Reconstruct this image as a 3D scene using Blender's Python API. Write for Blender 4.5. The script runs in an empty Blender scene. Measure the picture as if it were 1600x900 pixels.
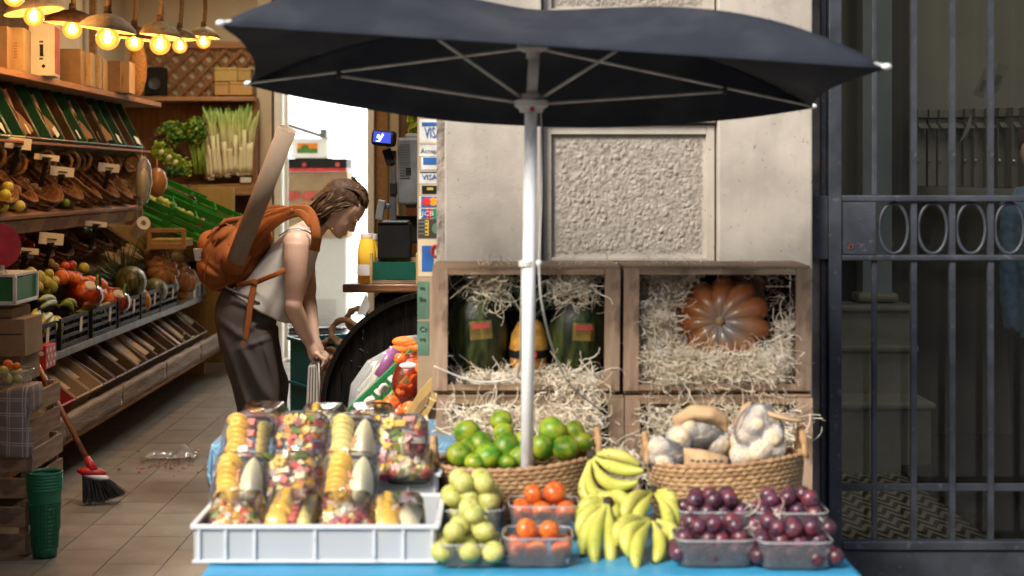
import bpy, math, random
import numpy as np
from mathutils import Matrix, Vector, Euler, noise
random.seed(7)
R = math.radians
ORD = ['nearest', 'second', 'third', 'fourth', 'fifth', 'sixth', 'seventh', 'eighth', 'ninth', 'tenth', 'eleventh', 'twelfth', 'thirteenth', 'fourteenth', 'fifteenth', 'sixteenth', 'seventeenth', 'eighteenth', 'nineteenth', 'twentieth']
SC = bpy.context.scene
COL = SC.collection

# ---------------------------------------------------------------- camera
F = 2444.0; CX = 785.0; CY = 280.0; CAMZ = 1.45
cam_d = bpy.data.cameras.new('camera'); cam = bpy.data.objects.new('camera', cam_d)
COL.objects.link(cam); SC.camera = cam
cam.location = (0, 0, CAMZ); cam.rotation_euler = (R(90), 0, 0)
cam_d.sensor_width = 36; cam_d.lens = F*36/1600
cam_d.shift_x = (800-CX)/1600; cam_d.shift_y = -(450-CY)/1600
cam_d.clip_start = .05; cam_d.clip_end = 500
cam_d.dof.use_dof = True; cam_d.dof.focus_distance = 6.9; cam_d.dof.aperture_fstop = 2.6
cam_d.dof.aperture_blades = 9
SC.view_settings.view_transform = 'Standard'; SC.view_settings.look = 'None'
SC.view_settings.exposure = .80; SC.view_settings.gamma = 1
SC.cycles.max_bounces = 8; SC.cycles.transparent_max_bounces = 24
SC.cycles.caustics_refractive = False; SC.cycles.caustics_reflective = False
SC.cycles.sample_clamp_indirect = 4
SC.cycles.use_denoising = True
# ---------------------------------------------------------------- sky and sun (soft open shade)
W = bpy.data.worlds.new('World'); SC.world = W; W.use_nodes = True
wn = W.node_tree.nodes; wl = W.node_tree.links
sky = wn.new('ShaderNodeTexSky'); sky.sky_type = 'NISHITA'; sky.sun_disc = False
sky.sun_elevation = R(38); sky.sun_rotation = R(220)
sky.dust_density = 3.0; sky.ozone_density = 1.5
wn['Background'].inputs[1].default_value = 0.10
wl.new(sky.outputs[0], wn['Background'].inputs[0])
sd = bpy.data.lights.new('sun', 'SUN'); sun = bpy.data.objects.new('sun', sd); COL.objects.link(sun)
sd.energy = 2.9; sd.angle = R(20); sd.color = (1, .93, .82)
_az = R(220); _el = R(38)
_dir = Vector((math.sin(_az)*math.cos(_el), math.cos(_az)*math.cos(_el), math.sin(_el)))
sun.rotation_euler = _dir.to_track_quat('Z', 'Y').to_euler()
sun.location = (0, -3, 9)

# ---------------------------------------------------------------- helpers
def P(px, py, d): return Vector(((px-CX)/F*d, d, CAMZ-(py-CY)/F*d))
def V(*a): return Vector(a)
def rot(x=0, y=0, z=0): return Euler((R(x), R(y), R(z))).to_matrix()
I3 = Matrix.Identity(3)

class MB:
    def __init__(s): s.v = []; s.f = []; s.m = []
    def add(s, vs, fs, mi=0):
        o = len(s.v); s.v.extend([tuple(p) for p in vs]); s.f.extend([tuple(i+o for i in f) for f in fs]); s.m.extend([mi]*len(fs)); return s
    def box(s, c, size, M=I3, mi=0, taper=1.0):
        c = Vector(c); a, b, h = [x/2 for x in size]; vs = []
        for z, t in ((-h, 1.0), (h, taper)):
            for x, y in ((-a, -b), (a, -b), (a, b), (-a, b)): vs.append(c + M @ Vector((x*t, y*t, z)))
        return s.add(vs, [(3,2,1,0),(4,5,6,7),(0,1,5,4),(1,2,6,5),(2,3,7,6),(3,0,4,7)], mi)
    def beam(s, p, q, w, h, up=(0,0,1), mi=0):
        p = Vector(p); q = Vector(q); d = (q-p); L = d.length; d.normalize(); up = Vector(up)
        x = d.cross(up)
        if x.length < 1e-4: x = d.cross(Vector((1,0,0)))
        x.normalize(); u = x.cross(d)
        M = Matrix((x, d, u)).transposed()
        return s.box((p+q)/2, (w, L, h), M, mi)
    def tube(s, path, r, n=8, mi=0, closed=False, cap=True, flat=1.0, up=None):
        path = [Vector(p) for p in path]; N = len(path); rs = r if isinstance(r, (list, tuple)) else [r]*N
        vs = []; prev = None
        for i, p in enumerate(path):
            if closed: t = path[(i+1) % N]-path[i-1]
            else: t = path[min(i+1, N-1)]-path[max(i-1, 0)]
            if t.length < 1e-9: t = Vector((0,0,1))
            t.normalize()
            if up is not None:
                a = Vector(up); a = a - t*a.dot(t)
            elif prev is None:
                a = Vector((0,0,1)) if abs(t.z) < .9 else Vector((1,0,0)); a = a - t*a.dot(t)
            else: a = prev - t*prev.dot(t)
            if a.length < 1e-6: a = t.orthogonal()
            a.normalize(); prev = a; b = t.cross(a)
            for k in range(n):
                w = 2*math.pi*k/n
                vs.append(p + (a*math.cos(w)*flat + b*math.sin(w))*rs[i])
        fs = []
        for i in range(N if closed else N-1):
            for k in range(n):
                j = (i+1) % N
                fs.append((i*n+k, i*n+(k+1) % n, j*n+(k+1) % n, j*n+k))
        if cap and not closed:
            fs.append(tuple(range(n-1, -1, -1))); fs.append(tuple((N-1)*n+k for k in range(n)))
        return s.add(vs, fs, mi)
    def ball(s, c, r, M=I3, nu=12, nv=8, mi=0, fn=None):
        c = Vector(c); r = (r, r, r) if not isinstance(r, (tuple, list)) else r
        vs = []; fs = []
        for j in range(nv+1):
            th = math.pi*j/nv
            for i in range(nu):
                ph = 2*math.pi*i/nu
                d = Vector((math.sin(th)*math.cos(ph), math.sin(th)*math.sin(ph), math.cos(th)))
                k = fn(d) if fn else 1.0
                vs.append(c + M @ Vector((d.x*r[0]*k, d.y*r[1]*k, d.z*r[2]*k)))
        for j in range(nv):
            for i in range(nu):
                a = j*nu+i; b = j*nu+(i+1) % nu
                if j == 0: fs.append((a, a+nu, b+nu))
                elif j == nv-1: fs.append((a, a+nu, b))
                else: fs.append((a, a+nu, b+nu, b))
        return s.add(vs, fs, mi)
    def stube(s, path, r, n=16, k=6, **kw):
        q = [Vector(x) for x in path]; rr_ = list(r); P_, R_ = [], []
        for i in range(len(q)-1):
            a, b, c, d = max(i-1, 0), i, i+1, min(i+2, len(q)-1)
            for j in range(k):
                t = j/k; f = lambda w, x, y, z: .5*((2*x)+(y-w)*t+(2*w-5*x+4*y-z)*t*t+(3*x-w-3*y+z)*t**3)
                P_.append(f(q[a], q[b], q[c], q[d])); R_.append(max(.0005, f(rr_[a], rr_[b], rr_[c], rr_[d])))
        P_.append(q[-1]); R_.append(rr_[-1]); return s.tube(P_, R_, n, **kw)
    def lathe(s, prof, c=(0,0,0), n=24, M=I3, sx=1, sy=1, mi=0, cap=False, fn=None):
        c = Vector(c); vs = []; fs = []
        for r, z in prof:
            for i in range(n):
                a = 2*math.pi*i/n; k = fn(a, z) if fn else 1.0
                vs.append(c + M @ Vector((r*k*math.cos(a)*sx, r*k*math.sin(a)*sy, z)))
        for j in range(len(prof)-1):
            for i in range(n):
                fs.append((j*n+i, j*n+(i+1) % n, (j+1)*n+(i+1) % n, (j+1)*n+i))
        if cap: fs.append(tuple(range(n-1,-1,-1))); fs.append(tuple((len(prof)-1)*n+i for i in range(n)))
        return s.add(vs, fs, mi)
    def grid(s, fn, nu, nv, mi=0, thick=None):
        vs = [Vector(fn(i/nu, j/nv)) for j in range(nv+1) for i in range(nu+1)]
        fs = [(j*(nu+1)+i, j*(nu+1)+i+1, (j+1)*(nu+1)+i+1, (j+1)*(nu+1)+i) for j in range(nv) for i in range(nu)]
        return s.add(vs, fs, mi)
    def prism(s, pts, ext, mi=0):
        n = len(pts); e = Vector(ext); pts = [Vector(p) for p in pts]
        return s.add(pts+[p+e for p in pts], [tuple(range(n-1,-1,-1)), tuple(range(n, 2*n))]+[(i, (i+1) % n, n+(i+1) % n, n+i) for i in range(n)], mi)

LOC = {}
def thing(name, label, cat, loc=(0,0,0), group=None, kind=None):
    o = bpy.data.objects.new(name, None); COL.objects.link(o); o.empty_display_size = .05
    o.location = Vector(loc); LOC[o.name] = Vector(loc)
    if label: o['label'] = label
    if cat: o['category'] = cat
    if group: o['group'] = group
    if kind: o['kind'] = kind
    return o
def tag(o, label=None, cat=None, group=None, kind=None):
    if label: o['label'] = label
    if cat: o['category'] = cat
    if group: o['group'] = group
    if kind: o['kind'] = kind
    return o
def mesh_of(name, mb, mats, smooth=False, loc=Vector((0,0,0))):
    me = bpy.data.meshes.new(name)
    me.from_pydata([tuple(Vector(p)-loc) for p in mb.v], [], mb.f)
    for m in (mats if isinstance(mats, (list, tuple)) else [mats]): me.materials.append(m)
    me.polygons.foreach_set('material_index', mb.m)
    if smooth: me.polygons.foreach_set('use_smooth', [True]*len(mb.f))
    me.update(); return me
def obj(name, mb, mats, parent=None, smooth=False, bevel=0, loc=None, kind=None, solid=0, sub=0, label=None, auto=False):
    """link a builder as one mesh; verts given in world space, stored relative to the root"""
    if parent is not None:
        l = LOC[parent.name]
    else: l = Vector(loc) if loc is not None else Vector((0,0,0))
    me = mb if isinstance(mb, bpy.types.Mesh) else mesh_of(name, mb, mats, smooth, l)
    o = bpy.data.objects.new(name, me); COL.objects.link(o)
    if parent is not None: o.parent = parent
    else: o.location = l
    LOC[o.name] = l
    if solid:
        q = o.modifiers.new('solid', 'SOLIDIFY'); q.thickness = solid; q.offset = 0
    if bevel:
        q = o.modifiers.new('bevel', 'BEVEL'); q.width = bevel; q.segments = 2; q.limit_method = 'ANGLE'; q.angle_limit = R(40)
    if sub:
        q = o.modifiers.new('sub', 'SUBSURF'); q.levels = sub; q.render_levels = sub
    if kind: o['kind'] = kind
    if label: o['label'] = label
    return o
def put(name, me, loc, M=None, scale=None, parent=None):
    """an instance sharing mesh data; loc in world space"""
    o = bpy.data.objects.new(name, me); COL.objects.link(o)
    base = LOC[parent.name] if parent is not None else Vector((0,0,0))
    o.parent = parent
    o.location = Vector(loc)-base
    if M is not None: o.rotation_euler = M.to_euler()
    if scale is not None: o.scale = scale if isinstance(scale, (tuple, list)) else (scale,)*3
    return o
def copy_tree(src, loc=None, M=None, scale=None, label=None, parent=None):
    c = src.copy(); COL.objects.link(c); LOC[c.name] = LOC.get(src.name, Vector((0,0,0)))
    if parent is not None: c.parent = parent
    for ch in src.children: copy_tree(ch, parent=c)
    if loc is not None: c.location = Vector(loc)
    if M is not None: c.rotation_euler = M.to_euler()
    if scale is not None: c.scale = scale if isinstance(scale, (tuple, list)) else (scale,)*3
    if label: c['label'] = label
    return c
def remesh(name, mb, mats, voxel, smooth_it=4, parent=None, fn=None):
    tmp = bpy.data.objects.new('tmp', mesh_of('tmp', mb, mats)); COL.objects.link(tmp)
    q = tmp.modifiers.new('r', 'REMESH'); q.mode = 'VOXEL'; q.voxel_size = voxel; q.use_smooth_shade = True
    if smooth_it:
        q = tmp.modifiers.new('s', 'SMOOTH'); q.iterations = smooth_it; q.factor = .5
    dg = bpy.context.evaluated_depsgraph_get(); dg.update()
    me = bpy.data.meshes.new_from_object(tmp.evaluated_get(dg)); bpy.data.objects.remove(tmp)
    me.name = name
    l = LOC[parent.name] if parent is not None else Vector((0,0,0))
    for vtx in me.vertices:
        p = vtx.co
        if fn: p = fn(p.copy())
        vtx.co = p - l
    me.polygons.foreach_set('use_smooth', [True]*len(me.polygons)); me.update()
    o = bpy.data.objects.new(name, me); COL.objects.link(o); o.parent = parent; LOC[o.name] = l
    return o
def text_mb(mb, s, c, h, right=(1,0,0), up=(0,0,1), depth=.0008, mi=0, align='CENTER', stretch=1.0):
    cu = bpy.data.curves.new('t', 'FONT'); cu.body = s; cu.size = h; cu.align_x = align; cu.align_y = 'CENTER'; cu.extrude = depth; cu.resolution_u = 2
    o = bpy.data.objects.new('t', cu); COL.objects.link(o)
    dg = bpy.context.evaluated_depsgraph_get(); dg.update()
    me = bpy.data.meshes.new_from_object(o.evaluated_get(dg)); bpy.data.objects.remove(o)
    r = Vector(right).normalized(); u = Vector(up).normalized(); n = r.cross(u)
    c = Vector(c)
    mb.add([c + r*p.co.x*stretch + u*p.co.y + n*p.co.z for p in me.vertices], [tuple(f.vertices) for f in me.polygons], mi)
    bpy.data.meshes.remove(me)

# ---------------------------------------------------------------- materials
def _mat(name):
    m = bpy.data.materials.new(name); m.use_nodes = True
    return m, m.node_tree.nodes, m.node_tree.links, m.node_tree.nodes['Principled BSDF']
def mat(name, col, rough=.6, var=.25, scale=12, bump=.15, bscale=60, metal=0, spec=.5, coat=0, trans=0, alpha=1, col2=None, stretch=(1,1,1), rnd=.0, sss=0, sheen=0, emit=0, detail=4, dist=.002, ior=1.45, contrast=(.35,.65)):
    m, n, l, b = _mat(name)
    tc = n.new('ShaderNodeTexCoord'); mp = n.new('ShaderNodeMapping'); mp.inputs['Scale'].default_value = stretch
    l.new(tc.outputs['Object'], mp.inputs[0])
    nz = n.new('ShaderNodeTexNoise'); nz.inputs['Scale'].default_value = scale; nz.inputs['Detail'].default_value = detail
    l.new(mp.outputs[0], nz.inputs['Vector'])
    rp = n.new('ShaderNodeValToRGB'); rp.color_ramp.elements[0].position = contrast[0]; rp.color_ramp.elements[1].position = contrast[1]
    c1 = [x*(1-var) for x in col]; c2 = [min(1, x*(1+var)) for x in col] if col2 is None else list(col2)
    if col2 is not None: c1 = list(col)
    rp.color_ramp.elements[0].color = (*c1, 1); rp.color_ramp.elements[1].color = (*c2, 1)
    l.new(nz.outputs[0], rp.inputs[0])
    out = rp.outputs[0]
    if rnd:
        oi = n.new('ShaderNodeObjectInfo'); hs = n.new('ShaderNodeHueSaturation')
        mr = n.new('ShaderNodeMapRange'); mr.inputs[3].default_value = 1-rnd; mr.inputs[4].default_value = 1+rnd
        l.new(oi.outputs['Random'], mr.inputs[0]); l.new(mr.outputs[0], hs.inputs['Value'])
        mh = n.new('ShaderNodeMapRange'); mh.inputs[3].default_value = .5-rnd*.06; mh.inputs[4].default_value = .5+rnd*.06
        mt = n.new('ShaderNodeMath'); mt.operation = 'FRACT'; mm = n.new('ShaderNodeMath'); mm.operation = 'MULTIPLY'; mm.inputs[1].default_value = 7.3
        l.new(oi.outputs['Random'], mm.inputs[0]); l.new(mm.outputs[0], mt.inputs[0]); l.new(mt.outputs[0], mh.inputs[0]); l.new(mh.outputs[0], hs.inputs['Hue'])
        l.new(out, hs.inputs['Color']); out = hs.outputs[0]
    l.new(out, b.inputs['Base Color'])
    b.inputs['Roughness'].default_value = rough; b.inputs['Metallic'].default_value = metal
    b.inputs['Specular IOR Level'].default_value = spec; b.inputs['Coat Weight'].default_value = coat
    b.inputs['Coat Roughness'].default_value = .08
    b.inputs['Transmission Weight'].default_value = trans; b.inputs['Alpha'].default_value = alpha; b.inputs['IOR'].default_value = ior
    if sss: b.inputs['Subsurface Weight'].default_value = sss; b.inputs['Subsurface Radius'].default_value = (.01,.005,.003); b.inputs['Subsurface Scale'].default_value = .5
    if sheen: b.inputs['Sheen Weight'].default_value = sheen
    if bump:
        n2 = n.new('ShaderNodeTexNoise'); n2.inputs['Scale'].default_value = bscale; n2.inputs['Detail'].default_value = 3
        l.new(mp.outputs[0], n2.inputs['Vector'])
        bp = n.new('ShaderNodeBump'); bp.inputs['Strength'].default_value = bump; bp.inputs['Distance'].default_value = dist*3
        l.new(n2.outputs[0], bp.inputs['Height']); l.new(bp.outputs[0], b.inputs['Normal'])
    if emit:
        b.inputs['Emission Color'].default_value = (*col, 1); b.inputs['Emission Strength'].default_value = emit
    return m
def woodm(name, c1, c2, axis='x', rough=.7, scale=6, rnd=.15, bump=.4):
    st = {'x': (.8, 9, 9), 'y': (9, .8, 9), 'z': (9, 9, .8)}[axis]
    return mat(name, c1, rough, col2=c2, scale=scale, stretch=st, bump=bump, bscale=scale*3, rnd=rnd, detail=8, contrast=(.3,.7))
def clearm(name, tint=(1,1,1), op=.12, rough=.08, spec=.5, body=(.9,.9,.9)):
    """thin clear plastic or glass: mostly see-through, fresnel gloss"""
    m, n, l, b = _mat(name)
    out = n['Material Output']; tr = n.new('ShaderNodeBsdfTransparent'); tr.inputs[0].default_value = (*tint, 1)
    gl = n.new('ShaderNodeBsdfGlossy'); gl.inputs['Roughness'].default_value = rough
    df = n.new('ShaderNodeBsdfDiffuse'); df.inputs[0].default_value = (*body, 1)
    fr = n.new('ShaderNodeFresnel'); fr.inputs[0].default_value = 1.45
    nz = n.new('ShaderNodeTexNoise'); nz.inputs['Scale'].default_value = 40
    tc = n.new('ShaderNodeTexCoord'); l.new(tc.outputs['Object'], nz.inputs['Vector'])
    bp = n.new('ShaderNodeBump'); bp.inputs['Strength'].default_value = .25; bp.inputs['Distance'].default_value = .004
    l.new(nz.outputs[0], bp.inputs['Height'])
    if rough > .02:
        l.new(bp.outputs[0], gl.inputs['Normal'])
    m1 = n.new('ShaderNodeMixShader'); m1.inputs[0].default_value = op
    l.new(tr.outputs[0], m1.inputs[1]); l.new(df.outputs[0], m1.inputs[2])
    m2 = n.new('ShaderNodeMixShader'); l.new(fr.outputs[0], m2.inputs[0]); l.new(m1.outputs[0], m2.inputs[1]); l.new(gl.outputs[0], m2.inputs[2])
    l.new(m2.outputs[0], out.inputs[0]); return m

M = {}
def wear(m, col, scale=20, th=.66, soft=.04, amt=.8, stretch=(1,1,1), detail=5):
    """spots, stains or streaks of another colour over a material's base colour"""
    n, l = m.node_tree.nodes, m.node_tree.links; b = n['Principled BSDF']
    src = b.inputs['Base Color'].links[0].from_socket
    tc = n.new('ShaderNodeTexCoord'); mp = n.new('ShaderNodeMapping'); mp.inputs['Scale'].default_value = stretch; mp.inputs['Location'].default_value = (3.1, 7.7, 1.3)
    l.new(tc.outputs['Object'], mp.inputs[0]); nz = n.new('ShaderNodeTexNoise'); nz.inputs['Scale'].default_value = scale; nz.inputs['Detail'].default_value = detail
    l.new(mp.outputs[0], nz.inputs[0]); mr = n.new('ShaderNodeMapRange'); mr.inputs[1].default_value = th-soft; mr.inputs[2].default_value = th+soft; mr.inputs[4].default_value = amt
    l.new(nz.outputs[0], mr.inputs[0]); mx = n.new('ShaderNodeMix'); mx.data_type = 'RGBA'; l.new(mr.outputs[0], mx.inputs[0]); l.new(src, mx.inputs[6]); mx.inputs[7].default_value = (*col, 1)
    l.new(mx.outputs[2], b.inputs['Base Color']); return m
M['stone'] = mat('smooth stone', (.43,.385,.33), .9, var=.16, scale=5, bump=.45, bscale=220, detail=9, dist=.0015)
wear(M['stone'], (.27,.235,.195), 7, .60, .12, .35, (1.6,1.6,.28)); wear(M['stone'], (.50,.46,.41), 26, .62, .05, .25); wear(M['stone'], (.13,.11,.095), 75, .70, .02, .6)
M['stone_d'] = mat('dark stone', (.24,.20,.17), .95, var=.35, scale=9, bump=.6, bscale=90)
M['rough_stone'] = mat('hammered stone', (.25,.22,.185), .85, col2=(.39,.345,.29), scale=55, bump=.5, bscale=120, detail=6)
M['pave'] = mat('pavement', (.16,.15,.14), .9, bump=.4)
M['plaster'] = mat('cream plaster', (.52,.44,.33), .9, var=.08, scale=3, bump=.2)
M['white'] = mat('white paint', (.78,.78,.76), .6, var=.05, scale=4, bump=.05)
M['tile'] = mat('floor tile', (.195,.17,.138), .36, col2=(.27,.24,.198), scale=6, stretch=(1,1,1), bump=.12, bscale=90, rnd=.12, detail=7)
wear(M['tile'], (.13,.10,.08), 9, .62, .07, .5); wear(M['tile'], (.10,.08,.065), 60, .68, .03, .5)
M['grout'] = mat('grout', (.09,.075,.06), .95)
M['grey_metal'] = mat('grey painted iron', (.040,.045,.056), .45, var=.3, scale=9, bump=.2, bscale=130, spec=.5)
wear(M['grey_metal'], (.10,.105,.115), 45, .66, .03, .7); wear(M['grey_metal'], (.09,.045,.025), 16, .70, .02, .6)
M['rust'] = mat('rust', (.14,.06,.035), .9, bump=.4)
M['black'] = mat('black plastic', (.008,.008,.009), .6, spec=.25, bump=.05)
M['black_m'] = mat('black matt', (.018,.017,.016), .75, bump=.2)
M['dgrey'] = mat('dark grey plastic', (.05,.053,.057), .5, bump=.05)
M['mgrey'] = mat('mid grey plastic', (.12,.127,.13), .5, bump=.05)
M['steel'] = mat('steel', (.6,.6,.6), .3, metal=1, bump=.05)
M['canopy'] = mat('navy canopy fabric', (.020,.024,.036), .8, var=.12, scale=3, bump=.25, bscale=900, spec=.25)
wear(M['canopy'], (.055,.06,.07), 5, .60, .12, .6); wear(M['canopy'], (.07,.07,.075), 90, .72, .03, .5)
M['whitepole'] = mat('white painted pole', (.82,.83,.84), .35, var=.03, bump=.04)
wear(M['whitepole'], (.45,.44,.42), 30, .66, .04, .6, (1,1,.3))
M['rib'] = mat('grey painted ribs', (.66,.64,.61), .5, bump=.05)
M['redp'] = mat('red plastic', (.45,.02,.02), .4, bump=.02)
M['blue'] = mat('blue oilcloth', (.045,.30,.52), .38, var=.1, scale=5, bump=.15, bscale=14, dist=.01)
M['crate'] = woodm('crate wood', (.27,.175,.11), (.46,.325,.215), 'z')
M['crate_x'] = woodm('crate wood long', (.23,.145,.085), (.40,.275,.175), 'x')
wear(M['crate'], (.13,.085,.055), 14, .60, .05, .7, (1,1,.5)); wear(M['crate_x'], (.11,.07,.045), 14, .60, .05, .7, (.5,1,1))
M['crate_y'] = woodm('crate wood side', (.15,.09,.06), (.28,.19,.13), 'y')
M['shelf'] = woodm('shelf wood', (.20,.10,.045), (.36,.20,.095), 'y')
M['shelf_x'] = woodm('shelf wood across', (.22,.11,.05), (.38,.215,.10), 'x')
M['panel'] = woodm('wall panelling', (.17,.07,.03), (.27,.125,.055), 'z')
M['yellowwood'] = woodm('yellow pine', (.38,.24,.08), (.46,.30,.11), 'z')
M['oldwood'] = woodm('old rough plank', (.13,.085,.05), (.30,.205,.13), 'y', bump=.9)
M['_dw'] = woodm('black barrel wood', (.004,.003,.003), (.014,.010,.008), 'z', rough=.85, bump=.8)
M['darkwood'] = mat('black barrel wood', (.003,.0025,.002), .8, col2=(.012,.008,.006), scale=8, stretch=(9,9,.8), bump=.8, bscale=24, spec=.15)
M['counter'] = woodm('counter wood', (.15,.06,.022), (.26,.11,.045), 'x', rough=.35)
M['wicker'] = mat('esparto wicker', (.30,.165,.075), .75, col2=(.50,.31,.16), scale=70, bump=.6, bscale=160, rnd=.12)
M['rope'] = mat('rope', (.33,.19,.08), .85, col2=(.50,.32,.16), scale=60, bump=.6, bscale=200)
M['ricewicker'] = mat('dark wicker', (.115,.055,.022), .8, col2=(.30,.155,.07), scale=50, bump=.9, bscale=140, rnd=.25, dist=.004)
M['straw'] = mat('wood wool', (.80,.67,.47), .65, col2=(.95,.88,.74), scale=18, bump=0)
wear(M['straw'], (.45,.31,.18), 30, .62, .06, .5)
M['cardboard'] = mat('cardboard', (.26,.175,.105), .85, var=.12, bump=.1, rnd=.15)
M['card_lt'] = mat('light cardboard', (.36,.27,.165), .85, var=.1, bump=.1, rnd=.1)
M['paper'] = mat('paper', (.72,.70,.66), .8, var=.06, bump=.05)
M['ink'] = mat('dark ink', (.04,.035,.03), .8, bump=0)
M['redink'] = mat('red ink', (.42,.06,.05), .8, bump=0)
M['blueink'] = mat('blue ink', (.02,.10,.32), .5, bump=0)
M['green_pl'] = mat('green plastic', (.012,.17,.05), .4, var=.1, bump=.05, rnd=.1)
M['dgreen_pl'] = mat('dark green plastic', (.006,.065,.04), .42, var=.12, bump=.05, rnd=.2)
M['lgreen_pl'] = mat('bright green plastic', (.02,.21,.015), .4, var=.1, bump=.05, rnd=.1)
M['teal_pl'] = mat('teal plastic', (.005,.085,.105), .42, var=.1, bump=.05)
M['frost'] = clearm('frosted plastic', (.93,.95,.97), .62, .3, body=(.72,.75,.78))
M['frost_rim'] = mat('frosted rim', (.72,.75,.79), .35, var=.05, bump=.05, alpha=.93)
wear(M['frost_rim'], (.42,.42,.40), 40, .64, .04, .5, (.4,1,1))
M['clear'] = clearm('clear plastic', (.98,.98,.99), .025, .07)
M['bagclear'] = clearm('clear bag', (.9,.9,.9), .25, .12)
M['glass'] = clearm('window glass', (.80,.82,.80), .02, .0, body=(.3,.3,.3))
M['traybase'] = mat('black tray', (.015,.015,.017), .25, bump=.02)
M['leaf'] = mat('leaf green', (.05,.15,.015), .5, var=.35, bump=.2, rnd=.2)
M['leaf_l'] = mat('light leaf', (.30,.42,.04), .5, var=.3, scale=25, bump=.2)
M['leaf_p'] = mat('purple leaf', (.05,.015,.02), .5, var=.35, bump=.2)
def leekm():
    m, n, l, b = _mat('leek'); tc = n.new('ShaderNodeTexCoord'); sp = n.new('ShaderNodeSeparateXYZ'); l.new(tc.outputs['Object'], sp.inputs[0])
    nz = n.new('ShaderNodeTexNoise'); nz.inputs['Scale'].default_value = 9; l.new(tc.outputs['Object'], nz.inputs[0])
    ma = n.new('ShaderNodeMath'); ma.operation = 'MULTIPLY_ADD'; ma.inputs[1].default_value = .28; l.new(nz.outputs[0], ma.inputs[0]); l.new(sp.outputs[2], ma.inputs[2])
    rp = n.new('ShaderNodeValToRGB'); e = rp.color_ramp.elements; e[0].position = .36; e[0].color = (.72,.68,.48,1); e[1].position = .80; e[1].color = (.07,.19,.06,1)
    q = e.new(.50); q.color = (.50,.56,.22,1); q = e.new(.62); q.color = (.22,.38,.09,1)
    l.new(ma.outputs[0], rp.inputs[0]); l.new(rp.outputs[0], b.inputs['Base Color']); b.inputs['Roughness'].default_value = .4; return m
M['leek'] = leekm()
M['leek_w'] = mat('leek white', (.66,.62,.42), .4, var=.12, stretch=(6,6,.6), bump=.1)
M['leek_g'] = mat('leek green', (.07,.17,.06), .45, var=.4, stretch=(8,8,.6), bump=.2)
M['stem'] = mat('celery stem', (.22,.36,.05), .4, var=.3, stretch=(6,6,.5), bump=.1)
# ================================================================ setting
def struct(name, mb, m, parent=None, **k):
    o = obj(name, mb, m, parent, **k)
    if parent is None: o['kind'] = 'structure'
    return o
# street ground
mb = MB(); mb.box((0, -20, -.05), (120, 50.2, .1)); g = struct('street_ground', mb, M['pave'])
# shop floor with long tiles running towards the back
mb = MB(); mb.box((-1.0, 11.6, -.012), (5.9, 13.0, .016)); floor = struct('shop_floor', mb, M['grout'])
tw, tl, gp = .2235, .4465, .0035
tmb = MB(); tmb.box((0, 0, 0), (tw-gp, tl-gp, .012)); tile_me = mesh_of('tile', tmb, M['tile'])
k = 0
for i in range(-1, 14):
    x = -3.04 + .2235*i + .095
    for j in range(-1, 17):
        y = 5.25 + tl*j + (tl/2 if i % 2 else 0) + tl/2 - .05
        if x > .1 or y < 5.2 or y > 12.4: continue
        if x < -2.4: continue
        o = put('tile', tile_me, (x, y, .0), rot(random.uniform(-.1,.1), random.uniform(-.1,.1)), parent=floor)
# walls and ceiling of the shop
def wallbox(name, x0, x1, y0, y1, z0, z1, m, **k):
    mb = MB(); mb.box(((x0+x1)/2, (y0+y1)/2, (z0+z1)/2), (x1-x0, y1-y0, z1-z0)); return struct(name, mb, m, **k)
wl_ = wallbox('shop_wall_left', -3.15, -3.0, 5.1, 12.6, 0, 3.1, M['plaster'])
wallbox('shop_wall_right', 1.0, 1.12, 5.62, 18, 0, 3.1, M['plaster'])
wallbox('shop_ceiling', -3.15, 1.12, 5.1, 18.2, 3.1, 3.25, M['plaster'])
DX0, DX1, BY = (432-CX)/F*12.4, (587-CX)/F*12.4, 12.4
mb = MB(); mb.box(((-3.0+DX0)/2, BY+.08, 1.55), (DX0+3.0, .16, 3.1)); mb.box(((DX1+1)/2, BY+.08, 1.55), (1-DX1, .16, 3.1)); mb.box(((DX0+DX1)/2, BY+.08, 2.75), (DX1-DX0-.002, .156, .7))
bw = struct('shop_wall_back', mb, M['plaster'])
mb = MB()
for x in (DX0, DX1): mb.box((x+(.028 if x == DX0 else -.028), BY-.02, 1.19), (.055, .25, 2.38))
mb.box(((DX0+DX1)/2, BY-.02, 2.41), (DX1-DX0, .25, .055))
obj('door_frame', mb, M['white'], bw, bevel=.006)
mb = MB(); mb.box((DX0+.085, BY-.05, 1.19), (.03, .04, 2.3)); obj('door_frame', mb, M['white'], bw, bevel=.004)
# pine panelling on the back wall, plank by plank
x = -2.98; pl = MB(); pl.box((0,0,0), (.118, .018, 2.06)); pme = mesh_of('plank', pl, M['panel'])
while x < DX0-.2:
    put('plank', pme, (x+.06, BY-.012, 1.03), parent=bw); x += .12
x = DX1+.24
while x < .9:
    put('plank', pme, (x+.06, BY-.012, 1.05), parent=bw, scale=(1,1,1.35)); x += .12
mb = MB(); mb.box((DX1+.055, BY-.06, 1.5), (.105, .1, 3.0)); obj('door_post', mb, M['shelf'], bw, bevel=.005)
mb = MB(); mb.box((DX1+.15, BY-.05, 1.5), (.08, .08, 3.0)); obj('door_post', mb, M['plaster'], bw, bevel=.005)
mb = MB(); mb.box(P(413, 350, 12.2)*1 + V(0, .05, .3), (.11, .12, 3.2)); obj('cream_post', mb, M['plaster'], bw)
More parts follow.
